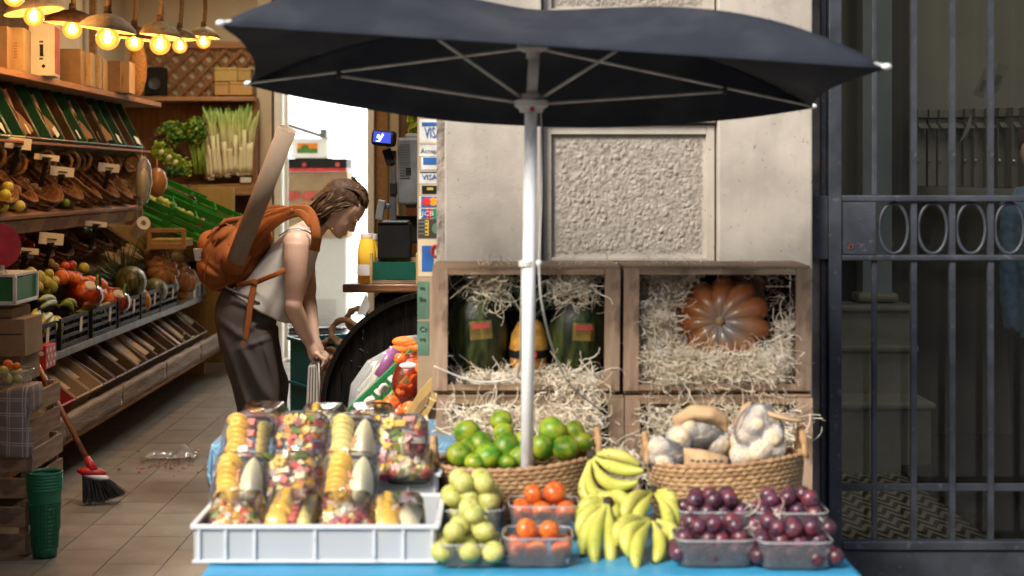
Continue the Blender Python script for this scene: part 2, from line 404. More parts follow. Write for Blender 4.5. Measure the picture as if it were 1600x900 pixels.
# back room, brightly lit
wallbox('back_room_wall', -3.0, 1.0, 16.6, 16.75, 0, 3.1, M['white'])
wallbox('back_room_side_wall', -3.15, -3.0, 12.56, 16.6, 0, 3.1, M['white'])
M['white_floor'] = mat('white floor', (.5,.5,.48), .3, bump=.05)
wallbox('back_room_floor', -3.0, 1.0, 12.5, 16.6, -.01, .012, M['white_floor'])
def area(name, loc, size, power, col=(1,1,1), rotm=None, sy=None, spread=None):
    d = bpy.data.lights.new(name, 'AREA'); d.energy = power; d.size = size; d.color = col
    if sy: d.shape = 'RECTANGLE'; d.size_y = sy
    o = bpy.data.objects.new(name, d); COL.objects.link(o); o.location = loc
    if rotm: o.rotation_euler = rotm.to_euler()
    if spread: d.spread = spread
    return o
area('back_room_lamp', (-1.2, 15.4, 3.0), 2.2, 240, (.93,.98,1))
area('shop_unseen_light', (-.55, 5.95, 3.04), .6, 11, (1,.94,.86), rotm=rot(20,-4,0), sy=.3, spread=R(75))  # added fill aimed at the shopper, no fixture behind it
area('shop_unseen_light', (-1.0, 8.0, 3.02), .5, 7, (1,.90,.76), sy=2.4)  # unseen overhead light added over the middle of the shop
area('shop_unseen_light', (-1.9, 11.0, 3.02), .4, 14, (1,.84,.58), sy=1.2)

# ---- pillar between shop and doorway
FY = 5.1
def px2x(px, d=FY): return (px-CX)/F*d
def py2z(py, d=FY): return CAMZ-(py-CY)/F*d
pillar = thing('stone_pillar', 'pale stone pillar with hammered panel between the shop front and the iron gate', 'pillar', (px2x(980), FY+.25, 0))
mb = MB(); mb.box(((px2x(697)+px2x(1265))/2, FY+.29, 1.7), (px2x(1265)-px2x(697), .50, 3.4)); obj('core', mb, M['stone'], pillar)
def block(px0, px1, z0, z1, proud, name='stone_block', m=None, bev=.006):
    mb = MB(); mb.box(((px2x(px0)+px2x(px1))/2, FY+.05-proud/2, (z0+z1)/2), (px2x(px1)-px2x(px0), proud+.02, z1-z0-.005))
    return obj(name, mb, M['stone'] if m is None else m, pillar, bevel=bev)
zs = [0, .38, py2z(410)-.06, 2.75, 3.4]
for a, b in zip(zs, zs[1:]):
    block(695, 846, a, b, .055); block(1121, 1268, a, b, .058)
block(848, 1119, 0, py2z(409), .03); block(848, 1119, py2z(193), py2z(177), .042); block(848, 1119, py2z(176), py2z(22), .03)
for a, b in ((409, 195), (18, -140)):
    # border frame then hammered panel as real relief
    mb = MB(); z0, z1 = py2z(a)+.001, py2z(b)-.001
    for q0, q1, r0, r1 in ((849, 862, z0, z1), (1105, 1118, z0, z1), (862, 1105, z0, z0+.012), (862, 1105, z1-.03, z1)):
        mb.box(((px2x(q0)+px2x(q1))/2, FY+.032, (r0+r1)/2), (px2x(q1)-px2x(q0), .02, r1-r0-.001))
    obj('panel_border', mb, M['stone'], pillar, bevel=.002)
    xa, xb = px2x(863), px2x(1104); za, zb = z0+.014, z1-.032
    nu = 200; nv = int(nu*(zb-za)/(xb-xa)); mb = MB()
    def f(u, v, xa=xa, xb=xb, za=za, zb=zb):
        x = xa+(xb-xa)*u; z = za+(zb-za)*v
        e = min(1, 18*min(u, 1-u), 14*min(v, 1-v))
        dd, _ = noise.voronoi(Vector((x*52, z*46, 0)))
        h = max(0, min(1, (dd[1]-dd[0])*1.3)); h2 = noise.noise(Vector((x*120, z*120, 3)))
        h3 = noise.noise(Vector((x*20, z*20, 9)))
        return (x, FY+.041-e*(.002+.008*h*(.6+.7*h3)+.002*h2), z)
    mb.grid(f, nu, nv); obj('hammered_panel', mb, M['rough_stone'], pillar, smooth=True)
mb = MB()
mb.grid(lambda u, v: (px2x(681)+(px2x(697)-px2x(681))*u, FY+.06-.012*noise.noise(Vector((u*3, v*90, 1)))-.02*u, 3.3*v), 4, 220)
mb.box((px2x(689)+.004, FY+.33, 1.65), (.036, .5, 3.3)); obj('rough_edge', mb, M['stone_d'], pillar)

# lintel above the shop front and wall above the gate (out of frame); lintel lowered, left wall moved in to darken the shop
wallbox('facade_above', -3.2, 3.4, FY+.06, FY+.4, 3.0, 9.0, M['stone'])
wallbox('unseen_shop_lintel', -3.2, px2x(680)-.002, FY+.02, FY+.3, 2.13, 2.998, M['stone'])
wallbox('unseen_facade_left', -4.2, -1.78, FY, FY+.3, 0, 2.12, M['stone'])

# ---- opposite side of the street
opp = thing('street_house', 'plain pale house front on the opposite side of the street', 'house', (0, -6.5, 0))
mb = MB(); mb.box((0, -7, 2.6), (40, 1, 5.2)); obj('wall', mb, mat('opposite wall', (.17,.15,.125), .9), opp)
wm = MB(); wm.box((0,0,0), (1.2, .1, 1.9)); wme = mesh_of('window', wm, mat('dark window', (.03,.035,.04), .15, bump=0))
for i in range(-5, 6):
    for j in range(2): put('window', wme, (i*2.6, -6.5, 1.6+j*2.4), parent=opp)

# ================================================================ iron gate and lobby
GY = 5.17
gx = lambda p: (p-CX)/F*GY
gz = lambda q: CAMZ-(q-CY)/F*GY
gate = thing('iron_gate', 'grey painted iron gate with vertical bars, row of ovals and rusty keyhole', 'gate', (gx(1290), GY, 0))
def gbar(name, p0, p1, q0, q1, dep=.025, yo=0, bev=.003, m='grey_metal', mbx=None):
    mb = MB() if mbx is None else mbx
    mb.box(((gx(p0)+gx(p1))/2, GY+yo, (gz(q0)+gz(q1))/2), (abs(gx(p1)-gx(p0)), dep, abs(gz(q0)-gz(q1))))
    return obj(name, mb, M[m], gate, bevel=bev)
gbar('stile', 1293, 1313, -200, 905, .05); gbar('stile', 1283, 1292, -200, 905, .03, .02)
gbar('side_plate', 1267, 1293, 306, 405, .02, -.006)
gbar('rail', 1313, 1720, 305, 315, .034, -.004, .005); gbar('rail', 1313, 1720, 398, 407, .034, -.004, .005)
gbar('rail', 1313, 1720, 755, 767, .012, .0); gbar('rail', 1313, 1720, 843, 858, .04, -.004, .006)
gbar('rail', 1313, 1720, -210, -195, .034)
gbar('kick_panel', 1268, 1720, 859, 935, .03, .004)
lp = gbar('lock_plate', 1314, 1367, 315.5, 397.5, .02, -.008)
mb = MB()
ky = GY-.019
c = V(gx(1327), ky, gz(384)); mb.lathe([(.0, 0), (.009, 0), (.011,.001)], c, 14, rot(90))
obj('rust_ring', mb, M['rust'], lp)
mb = MB(); mb.box(c+V(0,-.0015,.001), (.004, .002, .004)); mb.box(c+V(0,-.0015,-.003), (.0022, .002, .007)); obj('keyhole', mb, M['black'], lp)
bm_ = MB(); bm_.box((0,0,0), (.0185, .0185, gz(-200)-gz(847))); bme = mesh_of('bar', bm_, M['grey_metal'])
om = MB(); N = 40
om.tube([V(.0475*math.cos(2*math.pi*i/N), 0, .083*math.sin(2*math.pi*i/N)) for i in range(N)], .0062, 8, closed=True)
ome = mesh_of('oval', om, M['grey_metal'], True)
for i, p in enumerate((1366, 1427, 1487, 1547, 1607, 1667)):
    if i: put('bar', bme, (gx(p), GY-.002, (gz(-200)+gz(847))/2), parent=gate)
    else: gbar('bar', p-4, p+4, 407, 847, .0185); gbar('bar', p-4, p+4, -200, 305, .0185)
    put('oval', ome, (gx(p+30.3), GY, gz(357)), parent=gate)
pane = MB(); pane.box((gx(1490), GY+.06, gz(350)), (gx(1720)-gx(1268), .006, 2.5)); obj('pane', pane, M['glass'], gate)
mb = MB(); mb.box((1.05, GY+.2, 1.5), (.06, .36, 3.0)); struct('doorway_reveal', mb, M['stone_d'])

LY = 5.9
M['lobbycream'] = mat('lobby cream paint', (.33,.31,.255), .6, var=.07, scale=3, bump=.1)
M['lobbystone'] = mat('lobby step stone', (.24,.225,.185), .5, var=.12, scale=8, bump=.1)
M['bluegrey'] = mat('blue grey marble', (.25,.29,.31), .35, var=.12, scale=4, bump=.05)
M['darkmarble'] = mat('dark marble', (.03,.028,.027), .25, var=.4, scale=3, bump=.03)
M['brownwall'] = mat('brown wainscot', (.055,.042,.03), .4, var=.25, scale=3, bump=.05)
# zigzag floor
zf, n, l, b = _mat('zigzag floor tiles')
tc = n.new('ShaderNodeTexCoord'); sp = n.new('ShaderNodeSeparateXYZ'); l.new(tc.outputs['Object'], sp.inputs[0])
def mth(op, a, bb=None, n=n, l=l):
    q = n.new('ShaderNodeMath'); q.operation = op
    for i, t in enumerate((a, bb)):
        if t is None: continue
        if isinstance(t, (int, float)): q.inputs[i].default_value = t
        else: l.new(t, q.inputs[i])
    return q.outputs[0]
xx = mth('MULTIPLY', sp.outputs[0], 13.5); tri = mth('ABSOLUTE', mth('SUBTRACT', mth('FRACT', xx), .5))
yy = mth('ADD', mth('MULTIPLY', sp.outputs[1], 8.5), mth('MULTIPLY', tri, 1.7))
cmpn = mth('GREATER_THAN', mth('FRACT', yy), .52)
mx = n.new('ShaderNodeMix'); mx.data_type = 'RGBA'; mx.inputs[6].default_value = (.04,.035,.028,1); mx.inputs[7].default_value = (.36,.31,.21,1)
l.new(cmpn, mx.inputs[0]); l.new(mx.outputs[2], b.inputs['Base Color']); b.inputs['Roughness'].default_value = .35
zb_ = .08
wallbox('lobby_floor', 1.12, 1.86, 5.3, 7.3, .0, zb_, zf)
wallbox('lobby_dark_floor', 1.862, 3.6, 5.3, 8.2, .0, zb_+.04, M['darkmarble'])
wallbox('lobby_wall_side', 3.6, 3.75, 5.3, 8.4, 0, 3.4, M['lobbycream'])
wallbox('lobby_ceiling', 1.0, 3.75, 5.5, 8.4, 3.4, 3.5, M['lobbycream'])
wallbox('lobby_wall_back', 1.12, 3.6, 8.2, 8.3, 1.36, 3.4, M['lobbycream'])
wallbox('lobby_wainscot', 1.12, 3.6, 8.17, 8.31, 0, 1.36, M['brownwall'])
area('lobby_fill_light', (2.4, 6.6, 3.35), .8, 8, (1,.95,.8))  # added fill to brighten the lobby, no lamp fixture here
steps = thing('lobby_steps', 'pale stone steps rising behind the iron gate', 'steps', (1.5, 7.4, 0))
for d, q, xr in ((7.28, 635, 1456), (7.6, 545, 1430), (7.9, 482, 1424)):
    x1 = (xr-CX)/F*d; z = CAMZ-(q-CY)/F*d
    mb = MB(); mb.box(((1.12+x1)/2, (d+8.15)/2+.012, z/2), (x1-1.12, 8.15-d, z-.03)); obj('riser', mb, M['lobbystone'], steps)
    mb = MB(); mb.box(((1.12+x1)/2+.008, (d+8.15)/2, z), (x1-1.12+.02, 8.15-d+.02, .035)); obj('tread', mb, M['lobbystone'], steps, bevel=.012)
colm = thing('marble_pilaster', 'blue grey marble pilaster behind the gate bars', 'pilaster', P(1369, 460, 8.05))
mb = MB(); x0 = (1345-CX)/F*8.05; x1 = (1391-CX)/F*8.05; z0 = .83+.03
mb.box(((x0+x1)/2, 8.08, (z0+3.38)/2), (x1-x0, .14, 3.38-z0)); obj('shaft', mb, M['bluegrey'], colm, bevel=.004)
mb = MB(); mb.box(((x0+x1)/2, 8.07, z0-.015), (x1-x0+.06, .18, .05)); obj('base', mb, M['lobbystone'], colm, bevel=.02)
# far cream wall corner and brown strip between pilaster and mailboxes
mb = MB(); mb.box((P(1408, 0, 8).x, 8.1, 2.2), (.12, .1, 2.3)); struct('lobby_brown_strip', mb, M['brownwall'])
# mailboxes in a gently curved row
MY = 7.7
mroot = None
mbm = None
def mailbox(px, w, i):
    a = (px-1430)/170.0
    d = MY+.12-.5*a*a
    c = P(px+w/2, 232, d)
    s = F/d; t = thing('mailbox', None, 'mailbox', c, 'mailboxes in a row on the lobby wall')
    ww = w/s
    mb = MB(); mb.box(c+V(0,.08,-.02), (ww-.006, .14, .34)); obj('door', mb, M['lobbystone'], t, bevel=.004)
    mb = MB(); mb.box(c+V(0,.07,.175), (ww-.004, .17, .045)); obj('lid', mb, M['lobbystone'], t, bevel=.004)
    mb = MB(); mb.box(c+V(0,-.015,.115), (ww-.012, .07, .004), rot(28)); obj('flap', mb, M['lobbystone'], t)
    mb = MB(); mb.ball(c+V(-ww*.35, .0, -.06), .008, nu=8, nv=5); obj('lock', mb, M['steel'], t)
    mb = MB(); mb.box(c+V(ww*.2, .007, .06), (ww*.4, .003, .03)); obj('name_plate', mb, M['mgrey'], t)
    return t
mw = [(1432, 17), (1450, 15), (1466, 22), (1489, 16), (1506, 15), (1522, 20), (1543, 15), (1559, 21), (1581, 24), (1606, 26)]
desc = ['leftmost of the mailboxes, behind the second gate bar', 'narrow mailbox second from the left end of the row', 'wide mailbox just left of the third gate bar', 'mailbox half hidden behind the third gate bar', 'narrow mailbox right of the third gate bar', 'mailbox below the torn hanging paper flap', 'mailbox just left of the fourth gate bar', 'mailbox right of the fourth gate bar under leaning leaflets', 'wide mailbox near the right edge of the photo', 'mailbox cut off by the right edge of the photo']
for i, (p, w) in enumerate(mw): mailbox(p, w, i)['label'] = desc[i]
lf = MB()
for k, (p, q) in enumerate(((1537, 130), (1560, 122))):
    t = thing('leaflet', ['printed leaflet standing behind the fourth gate bar above the mailboxes', 'larger printed leaflet leaning on the mailboxes right of the fourth bar'][k], 'leaflet', P(p, q+22, 7.55))
    mb = MB(); c = P(p, q, 7.62); mb.box(c, (.05, .006, .14), rot(14, 20)); obj('sheet', mb, M['lobbystone'], t)
    mb = MB(); mb.box(c+rot(14,20) @ V(0,-.005,-.01), (.022, .003, .05), rot(14, 20)); obj('photo', mb, M['mgrey'], t)
t = MB()
t.prism([P(1499, 225, 7.4), P(1516, 180, 7.4), P(1519, 182, 7.4), P(1514, 205, 7.4)], (0, .004, 0))
tag(obj('torn_paper', t, M['lobbystone']), 'torn paper strip hanging from the mailboxes between gate bars', 'paper')
# ================================================================ table and cloth
TZ = .515
TX0, TX1, TY0, TY1 = -.715, .85, 3.68, 4.5
tbl = thing('market_table', 'low stall table hidden under the blue cloth', 'table', (.07, 4.1, 0))
mb = MB(); mb.box(((TX0+TX1)/2, (TY0+TY1)/2, TZ-.03), (TX1-TX0-.03, TY1-TY0-.03, .04)); obj('tabletop', mb, M['crate_x'], tbl)
for x in (TX0+.08, TX1-.08):
    for y in (TY0+.08, TY1-.08):
        mb = MB(); mb.box((x, y, (TZ-.05)/2), (.05, .05, TZ-.05)); obj('leg', mb, M['crate'], tbl)
def drape(x0, x1, y0, y1, z, drop, nx=90, ny=36, amp=.014):
    """a cloth: flat top, rounded edge, wavy skirt on all four sides"""
    mb = MB(); ex = drop
    def f(u, v):
        X = x0-ex+(x1-x0+2*ex)*u; Y = y0-ex+(y1-y0+2*ex)*v
        dx = max(x0-X, X-x1, 0); dy = max(y0-Y, Y-y1, 0); d = max(dx, dy)
        px_ = min(max(X, x0), x1); py_ = min(max(Y, y0), y1); zz = z-d
        w = amp*min(1, d/.08)*(math.sin(X*26+1.3*math.sin(Y*5))*.6+math.sin(Y*31)*.6+.7)
        if dy >= dx and dy > 0: py_ += w*(-1 if Y < y0 else 1)
        if dx >= dy and dx > 0: px_ += w*(-1 if X < x0 else 1)
        if d == 0: zz += .0018*noise.noise(Vector((X*9, Y*9, 0)))+.0012
        return (px_, py_, zz)
    mb.grid(f, nx, ny); return mb
o = obj('blue_tablecloth', drape(TX0, TX1, TY0, TY1, TZ, .36, 150, 90), M['blue'], smooth=True)
tag(o, 'bright blue oilcloth covering the low front table of the fruit stall', 'tablecloth')
m, n, l, b = _mat('swirl cloth')
tc = n.new('ShaderNodeTexCoord'); vo = n.new('ShaderNodeTexVoronoi'); vo.inputs['Scale'].default_value = 16; l.new(tc.outputs['Object'], vo.inputs['Vector'])
sn = n.new('ShaderNodeMath'); sn.operation = 'SINE'; ml = n.new('ShaderNodeMath'); ml.operation = 'MULTIPLY'; ml.inputs[1].default_value = 42
l.new(vo.outputs['Distance'], ml.inputs[0]); l.new(ml.outputs[0], sn.inputs[0])
rp = n.new('ShaderNodeValToRGB'); rp.color_ramp.elements[0].color = (.10,.24,.38,1); rp.color_ramp.elements[1].color = (.26,.42,.55,1); rp.color_ramp.elements[0].position = .3
l.new(sn.outputs[0], rp.inputs[0]); l.new(rp.outputs[0], b.inputs['Base Color']); b.inputs['Roughness'].default_value = .5
M['swirl'] = m
BZ = .68
bt = thing('rear_bench', 'raised rear bench of the stall under the patterned blue cloth', 'bench', (-.52, 4.78, 0))
mb = MB(); mb.box((-.485, 4.79, BZ/2-.01), (.70, .40, BZ-.02)); obj('box_frame', mb, M['crate_x'], bt)
o = obj('patterned_cloth', drape(-.85, -.13, 4.57, 5.02, BZ, .16, 80, 60, .010), M['swirl'], smooth=True)
tag(o, 'pale blue cloth with swirl pattern on the raised rear bench behind the fruit trays', 'tablecloth')

# ================================================================ wooden crates
CW, CH, CD, CY0 = .568, .388, .29, 4.72
M['crate_back_shade'] = woodm('shaded crate back', (.018,.012,.008), (.045,.03,.02), 'x')  # crate wood darkened in colour for the shade inside the crates
def slat_me(n_, sx, sy, sz, m_):
    mb = MB(); mb.box((0,0,0), (sx, sy, sz)); me = mesh_of(n_, mb, m_); return me
S_back = slat_me('slat', CW-.03, .007, .0715, M['crate_back_shade']); S_top = slat_me('slat', CW-.004, .085, .008, M['crate_x'])
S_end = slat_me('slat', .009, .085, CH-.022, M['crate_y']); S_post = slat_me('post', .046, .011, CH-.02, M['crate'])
S_rail = slat_me('rail', CW-.096, .011, .017, M['crate_x'])
def tri_me(sg):
    mb = MB(); mb.prism([(0,0,0), (sg*.045,0,0), (0,0,.045*1.0)] if sg > 0 else [(0,0,0), (0,0,.045), (sg*.045,0,0)], (0,.24,0)); return mesh_of('corner_block', mb, M['crate_y'])
T_a, T_b = tri_me(1), tri_me(-1)
def crate(cx, z0, label, group='wooden crates stacked as shelves', n_=True):
    y0 = CY0; t = thing('wooden_crate', label, 'crate', (cx, y0, z0), group); j = lambda: rot(random.uniform(-.4,.4), random.uniform(-.4,.4), random.uniform(-.4,.4))
    zc = z0+CH/2
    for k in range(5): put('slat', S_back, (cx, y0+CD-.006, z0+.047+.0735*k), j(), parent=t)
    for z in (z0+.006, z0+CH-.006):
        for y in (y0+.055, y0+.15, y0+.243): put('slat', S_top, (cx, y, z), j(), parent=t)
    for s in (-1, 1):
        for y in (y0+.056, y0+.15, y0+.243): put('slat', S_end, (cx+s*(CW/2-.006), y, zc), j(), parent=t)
        put('post', S_post, (cx+s*(CW/2-.024), y0+.004, zc), rot(0, random.uniform(-.5,.5)), parent=t)
    for z in (z0+.0195, z0+CH-.0195): put('rail', S_rail, (cx, y0+.006, z), parent=t)
    for s, me in ((1, T_a), (-1, T_b)): put('corner_block', me, (cx-s*(CW/2-.013), y0+.02, z0+.012), parent=t)
    return t
cxl = ((672+972)/2-CX)/F*CY0; cxr = ((976+1266)/2-CX)/F*CY0
zt = [.022, .412, .802]
crate(cxl, zt[2], 'upper left crate holding dark green melons and a pineapple'); crate(cxr, zt[2], 'upper right crate holding the orange pumpkin')
crate(cxl+.012, zt[1], 'lower left crate behind the mandarin basket'); crate(cxr+.003, zt[1], 'lower right crate behind the potato basket')
crate(cxl+.01, zt[0], 'bottom left crate on the ground beneath the stack'); crate(cxr, zt[0], 'bottom right crate on the ground beneath the stack')

# ---- wood wool
def straw(name, label, pts, n_, length=.09, r=.00062, curl=1.0, loc=None, seed=1, wid=1.8):
    rr = random.Random(seed); mb = MB()
    for _ in range(int(n_*2.4)):
        p = Vector(pts(rr)); d = Vector((rr.gauss(0,1), rr.gauss(0,.8), rr.gauss(0,.7))).normalized()
        ax = Vector((rr.gauss(0,1), rr.gauss(0,1), rr.gauss(0,1))).normalized()
        L = length*rr.uniform(.35, 1.7); N = 9; path = []; ang = curl*rr.uniform(12, 60)
        for k in range(N):
            path.append(p.copy()); d = Matrix.Rotation(R(ang), 3, ax) @ d; p += d*L/N
            ax = (ax+Vector((rr.gauss(0,.2), rr.gauss(0,.2), rr.gauss(0,.2)))).normalized()
        mb.tube(path, r*rr.uniform(.7,1.4), 3, cap=False, flat=wid)
    o = obj(name, mb, M['straw'], loc=loc, kind='stuff'); o['label'] = label; o['category'] = 'straw'; return o
def blob(px0, px1, q0, q1, d0, d1, p=1.0):
    def f(r):
        u, v, w = r.random(), r.random()**p, r.random()
        d = d0+(d1-d0)*w
        return P(px0+(px1-px0)*u, q1+(q0-q1)*v, d)
    return f
straw('wood_wool', 'pale wood wool lining the front edge of the melon crate', blob(708, 942, 580, 603, 4.73, 4.92, 1.3), 420, .07, seed=2)
straw('wood_wool', 'curls of wood wool hanging over the right end of the melon crate edge', blob(850, 940, 580, 660, 4.66, 4.8), 90, .10, seed=3)
straw('wood_wool', 'wood wool tuft on top of the left melon', blob(738, 798, 425, 485, 4.76, 4.84, .6), 130, .08, seed=4)
straw('wood_wool', 'wood wool tuft on top of the right melon', blob(862, 928, 432, 478, 4.74, 4.84, .7), 130, .08, seed=5)
def ring(r):
    # wreath of straw around the pumpkin
    while True:
        x, y = r.uniform(1005, 1240), r.uniform(420, 612)
        e = ((x-1133)/78)**2+((y-500)/78)**2
        if e > 1.0 and (y > 500 or x < 1085 or r.random() < .16) or y > 565: return P(x, y, 4.72+.2*r.random()+(.0 if y > 470 else .07))
straw('wood_wool', 'thick nest of pale wood wool round the pumpkin in its crate', ring, 1500, .07, seed=6)
straw('wood_wool', 'thick front roll of wood wool covering the lower edge of the pumpkin', blob(1012, 1232, 548, 602, 4.68, 4.76, .7), 420, .065, seed=16)
straw('wood_wool', 'wood wool spilling from the lower left crate behind the mandarins', blob(700, 935, 632, 700, 4.66, 4.85), 900, .08, seed=7)
straw('wood_wool', 'wood wool behind and beside the potato nets in the lower right crate', blob(1005, 1250, 634, 700, 4.68, 4.85), 650, .085, seed=8)
straw('wood_wool', 'loose strands of wood wool between the bananas and the two baskets', blob(930, 1050, 700, 760, 4.3, 4.45), 50, .10, seed=9)
straw('wood_wool', 'a few wood wool strands fallen on the plums', blob(1065, 1290, 800, 850, 3.9, 4.0), 22, .07, seed=10)

# ---- melons, pineapple, pumpkin
M['melon'] = mat('dark melon skin', (.008,.014,.006), .32, col2=(.075,.095,.022), scale=9, stretch=(5,5,.9), bump=.35, bscale=50, contrast=(.42,.75))
M['gold'] = mat('gold sticker foil', (.75,.52,.15), .22, metal=.9, bump=.03)
def melon(px, py, d, rx, rz, tilt, label, st):
    c = P(px, py, d); t = thing('melon', label, 'melon', c, None); Mx = rot(0, tilt)
    mb = MB(); mb.ball(c, (rx, rx, rz), Mx, 28, 20, fn=lambda v: 1+.012*math.sin(9*math.atan2(v.y, v.x))); obj('skin', mb, M['melon'], t, smooth=True)
    mb = MB(); mb.tube([c+Mx @ V(0,0,rz-.004), c+Mx @ V(.004,0,rz+.025)], [.008,.005], 7); obj('stalk', mb, M['rope'], t, smooth=True)
    mb = MB()
    def g(u, v):
        a = (u-.5)*.75+st; b_ = (v-.5)*.36+.08
        return c+Mx @ V(rx*math.cos(b_)*math.sin(a)*1.012, -rx*math.cos(b_)*math.cos(a)*1.012, rz*math.sin(b_)*1.01)
    mb.grid(g, 8, 5); s_ = obj('sticker', mb, M['gold'], t, smooth=True)
    mb = MB()
    def g2(u, v):
        a = (u-.5)*.6+st; b_ = (v-.5)*.1+.16
        return c+Mx @ V(rx*math.cos(b_)*math.sin(a)*1.02, -rx*math.cos(b_)*math.cos(a)*1.02, rz*math.sin(b_)*1.015)
    mb.grid(g2, 8, 2); obj('sticker_band', mb, M['redink'], s_, smooth=True)
melon(748, 518, 4.86, .092, .155, -4, 'dark green melon at the left of the upper left crate', .1)
melon(903, 520, 4.86, .092, .15, 3, 'dark green melon at the right of the upper left crate', .15)
melon(728, 500, 4.93, .06, .14, -10, 'mottled melon at the far left behind the others in the crate', -.6)
M['pine'] = mat('pineapple skin', (.35,.15,.02), .6, col2=(.65,.36,.06), scale=30, bump=.3)
M['pineleaf'] = mat('pineapple leaf', (.03,.075,.035), .5, col2=(.10,.16,.09), scale=12, bump=.1)
def pineapple(c, rz, rx, Mx, label, t=None, leaves=26, ll=.14, seed=0, group=None):
    rr = random.Random(seed)
    if t is None: t = thing('pineapple', label, 'pineapple', c, group)
    mb = MB(); nu, nv = 40, 22
    def fn(d):
        ph = math.atan2(d.y, d.x); th = math.acos(max(-1, min(1, d.z)))
        return 1+.055*(abs(math.sin(4*ph+7*th))*abs(math.sin(4*ph-7*th)))
    mb.ball(c, (rx, rx, rz), Mx, nu, nv, fn=fn); obj('body', mb, M['pine'], t, smooth=True)
    for i in range(leaves):
        a = rr.uniform(0, 6.28); tilt = rr.uniform(.05, .95)*(1 if i > 5 else .4); L = ll*rr.uniform(.7, 1.15)
        path = []; p = V(.012*math.cos(a), .012*math.sin(a), rz*.9); d = V(math.cos(a)*tilt, math.sin(a)*tilt, 1).normalized()
        for k in range(6):
            path.append(c+Mx @ p); p = p+d*L/5; d = (d+V(math.cos(a), math.sin(a), -.3)*.13).normalized()
        mb = MB(); mb.tube(path, [.009,.011,.010,.007,.004,.0006], 4, flat=.3, up=Mx @ V(-math.sin(a)*.0+math.cos(a)*.0001, 0, 1)); obj('leaf', mb, M['pineleaf'], t, smooth=True)
    return t
pn = pineapple(P(826, 545, 4.84), .10, .058, rot(4, 3), 'pineapple standing between the two melons behind the umbrella pole', seed=3, leaves=30, ll=.17)
mb = MB(); c = P(826, 545, 4.84); mb.lathe([(.0605,-.012),(.062,0),(.0605,.012)], c+V(0,0,-.012), 24); obj('label_band', mb, M['black'], pn, smooth=True)
mb = MB(); mb.lathe([(0,0),(.011,0)], c+V(.014,-.064,-.012), 16, rot(90)); obj('label_dot', mb, M['redp'], pn)
# pumpkin with deep ribs
m, n, l, b = _mat('pumpkin skin')
tc = n.new('ShaderNodeTexCoord'); ln = n.new('ShaderNodeVectorMath'); ln.operation = 'LENGTH'
mp = n.new('ShaderNodeMapping'); mp.inputs['Scale'].default_value = (1,0,1); l.new(tc.outputs['Object'], mp.inputs[0])
nz = n.new('ShaderNodeTexNoise'); nz.inputs['Scale'].default_value = 18; l.new(tc.outputs['Object'], nz.inputs[0])
l.new(mp.outputs[0], ln.inputs[0]); ad = n.new('ShaderNodeMath'); ad.operation = 'MULTIPLY_ADD'; ad.inputs[1].default_value = .05
l.new(nz.outputs[0], ad.inputs[0]); l.new(ln.outputs['Value'], ad.inputs[2])
rp = n.new('ShaderNodeValToRGB'); e = rp.color_ramp.elements; e[0].position = .05; e[0].color = (.20,.16,.14,1); e[1].position = .14; e[1].color = (.40,.12,.03,1)
x_ = e.new(.09); x_.color = (.34,.17,.08,1); l.new(ad.outputs[0], rp.inputs[0]); l.new(rp.outputs[0], b.inputs['Base Color']); b.inputs['Roughness'].default_value = .3
b.inputs['Coat Weight'].default_value = .3
M['pumpkin'] = m
def pumpk(c, r, Mx, label, mm, lobes=11, group=None, seed=0, off=0):
    t = thing('pumpkin', label, 'pumpkin', c, group); mb = MB(); nu, nv = 110, 24
    def fn(d):
        ph = math.atan2(d.y, d.x)+off; s = math.sin(math.acos(max(-1, min(1, d.z))))
        k = abs(math.sin(lobes*ph/2))
        g_ = min(1, s*1.6); return (1-.17*g_+.17*g_*k**.6+.02*math.sin(3*ph+seed))*(1-.30*math.exp(-(s/.32)**2))
    mb.ball(c, (r, r, r*.62), Mx, nu, nv, fn=fn); obj('flesh', mb, mm, t, smooth=True)
    mb = MB(); mb.tube([c+Mx @ V(0,0,r*.36), c+Mx @ V(0,0,r*.46), c+Mx @ V(.006,0,r*.52)], [.017,.013,.012], 10); obj('stalk', mb, M['rope'], t, smooth=True)
    return t
pumpk(P(1160, 452, 4.93), .085, rot(70, 10, 20), 'smaller orange pumpkin lobe peeking over the big one at the back of the crate', M['pumpkin'], lobes=7)
pumpk(P(1128, 506, 4.83), .150, rot(78, 0, -14) @ rot(0,0,8), 'large ribbed orange brown pumpkin nested in wood wool, stalk facing out', M['pumpkin'])
mb = MB(); 
for px in (1012, 1222):
    tag(obj('red_box', MB().box(P(px, 585, 4.88), (.075, .1, .055)), M['redp'], bevel=.003), 'small red box at the %s bottom corner of the pumpkin crate' % ('left' if px < 1100 else 'right'), 'box')

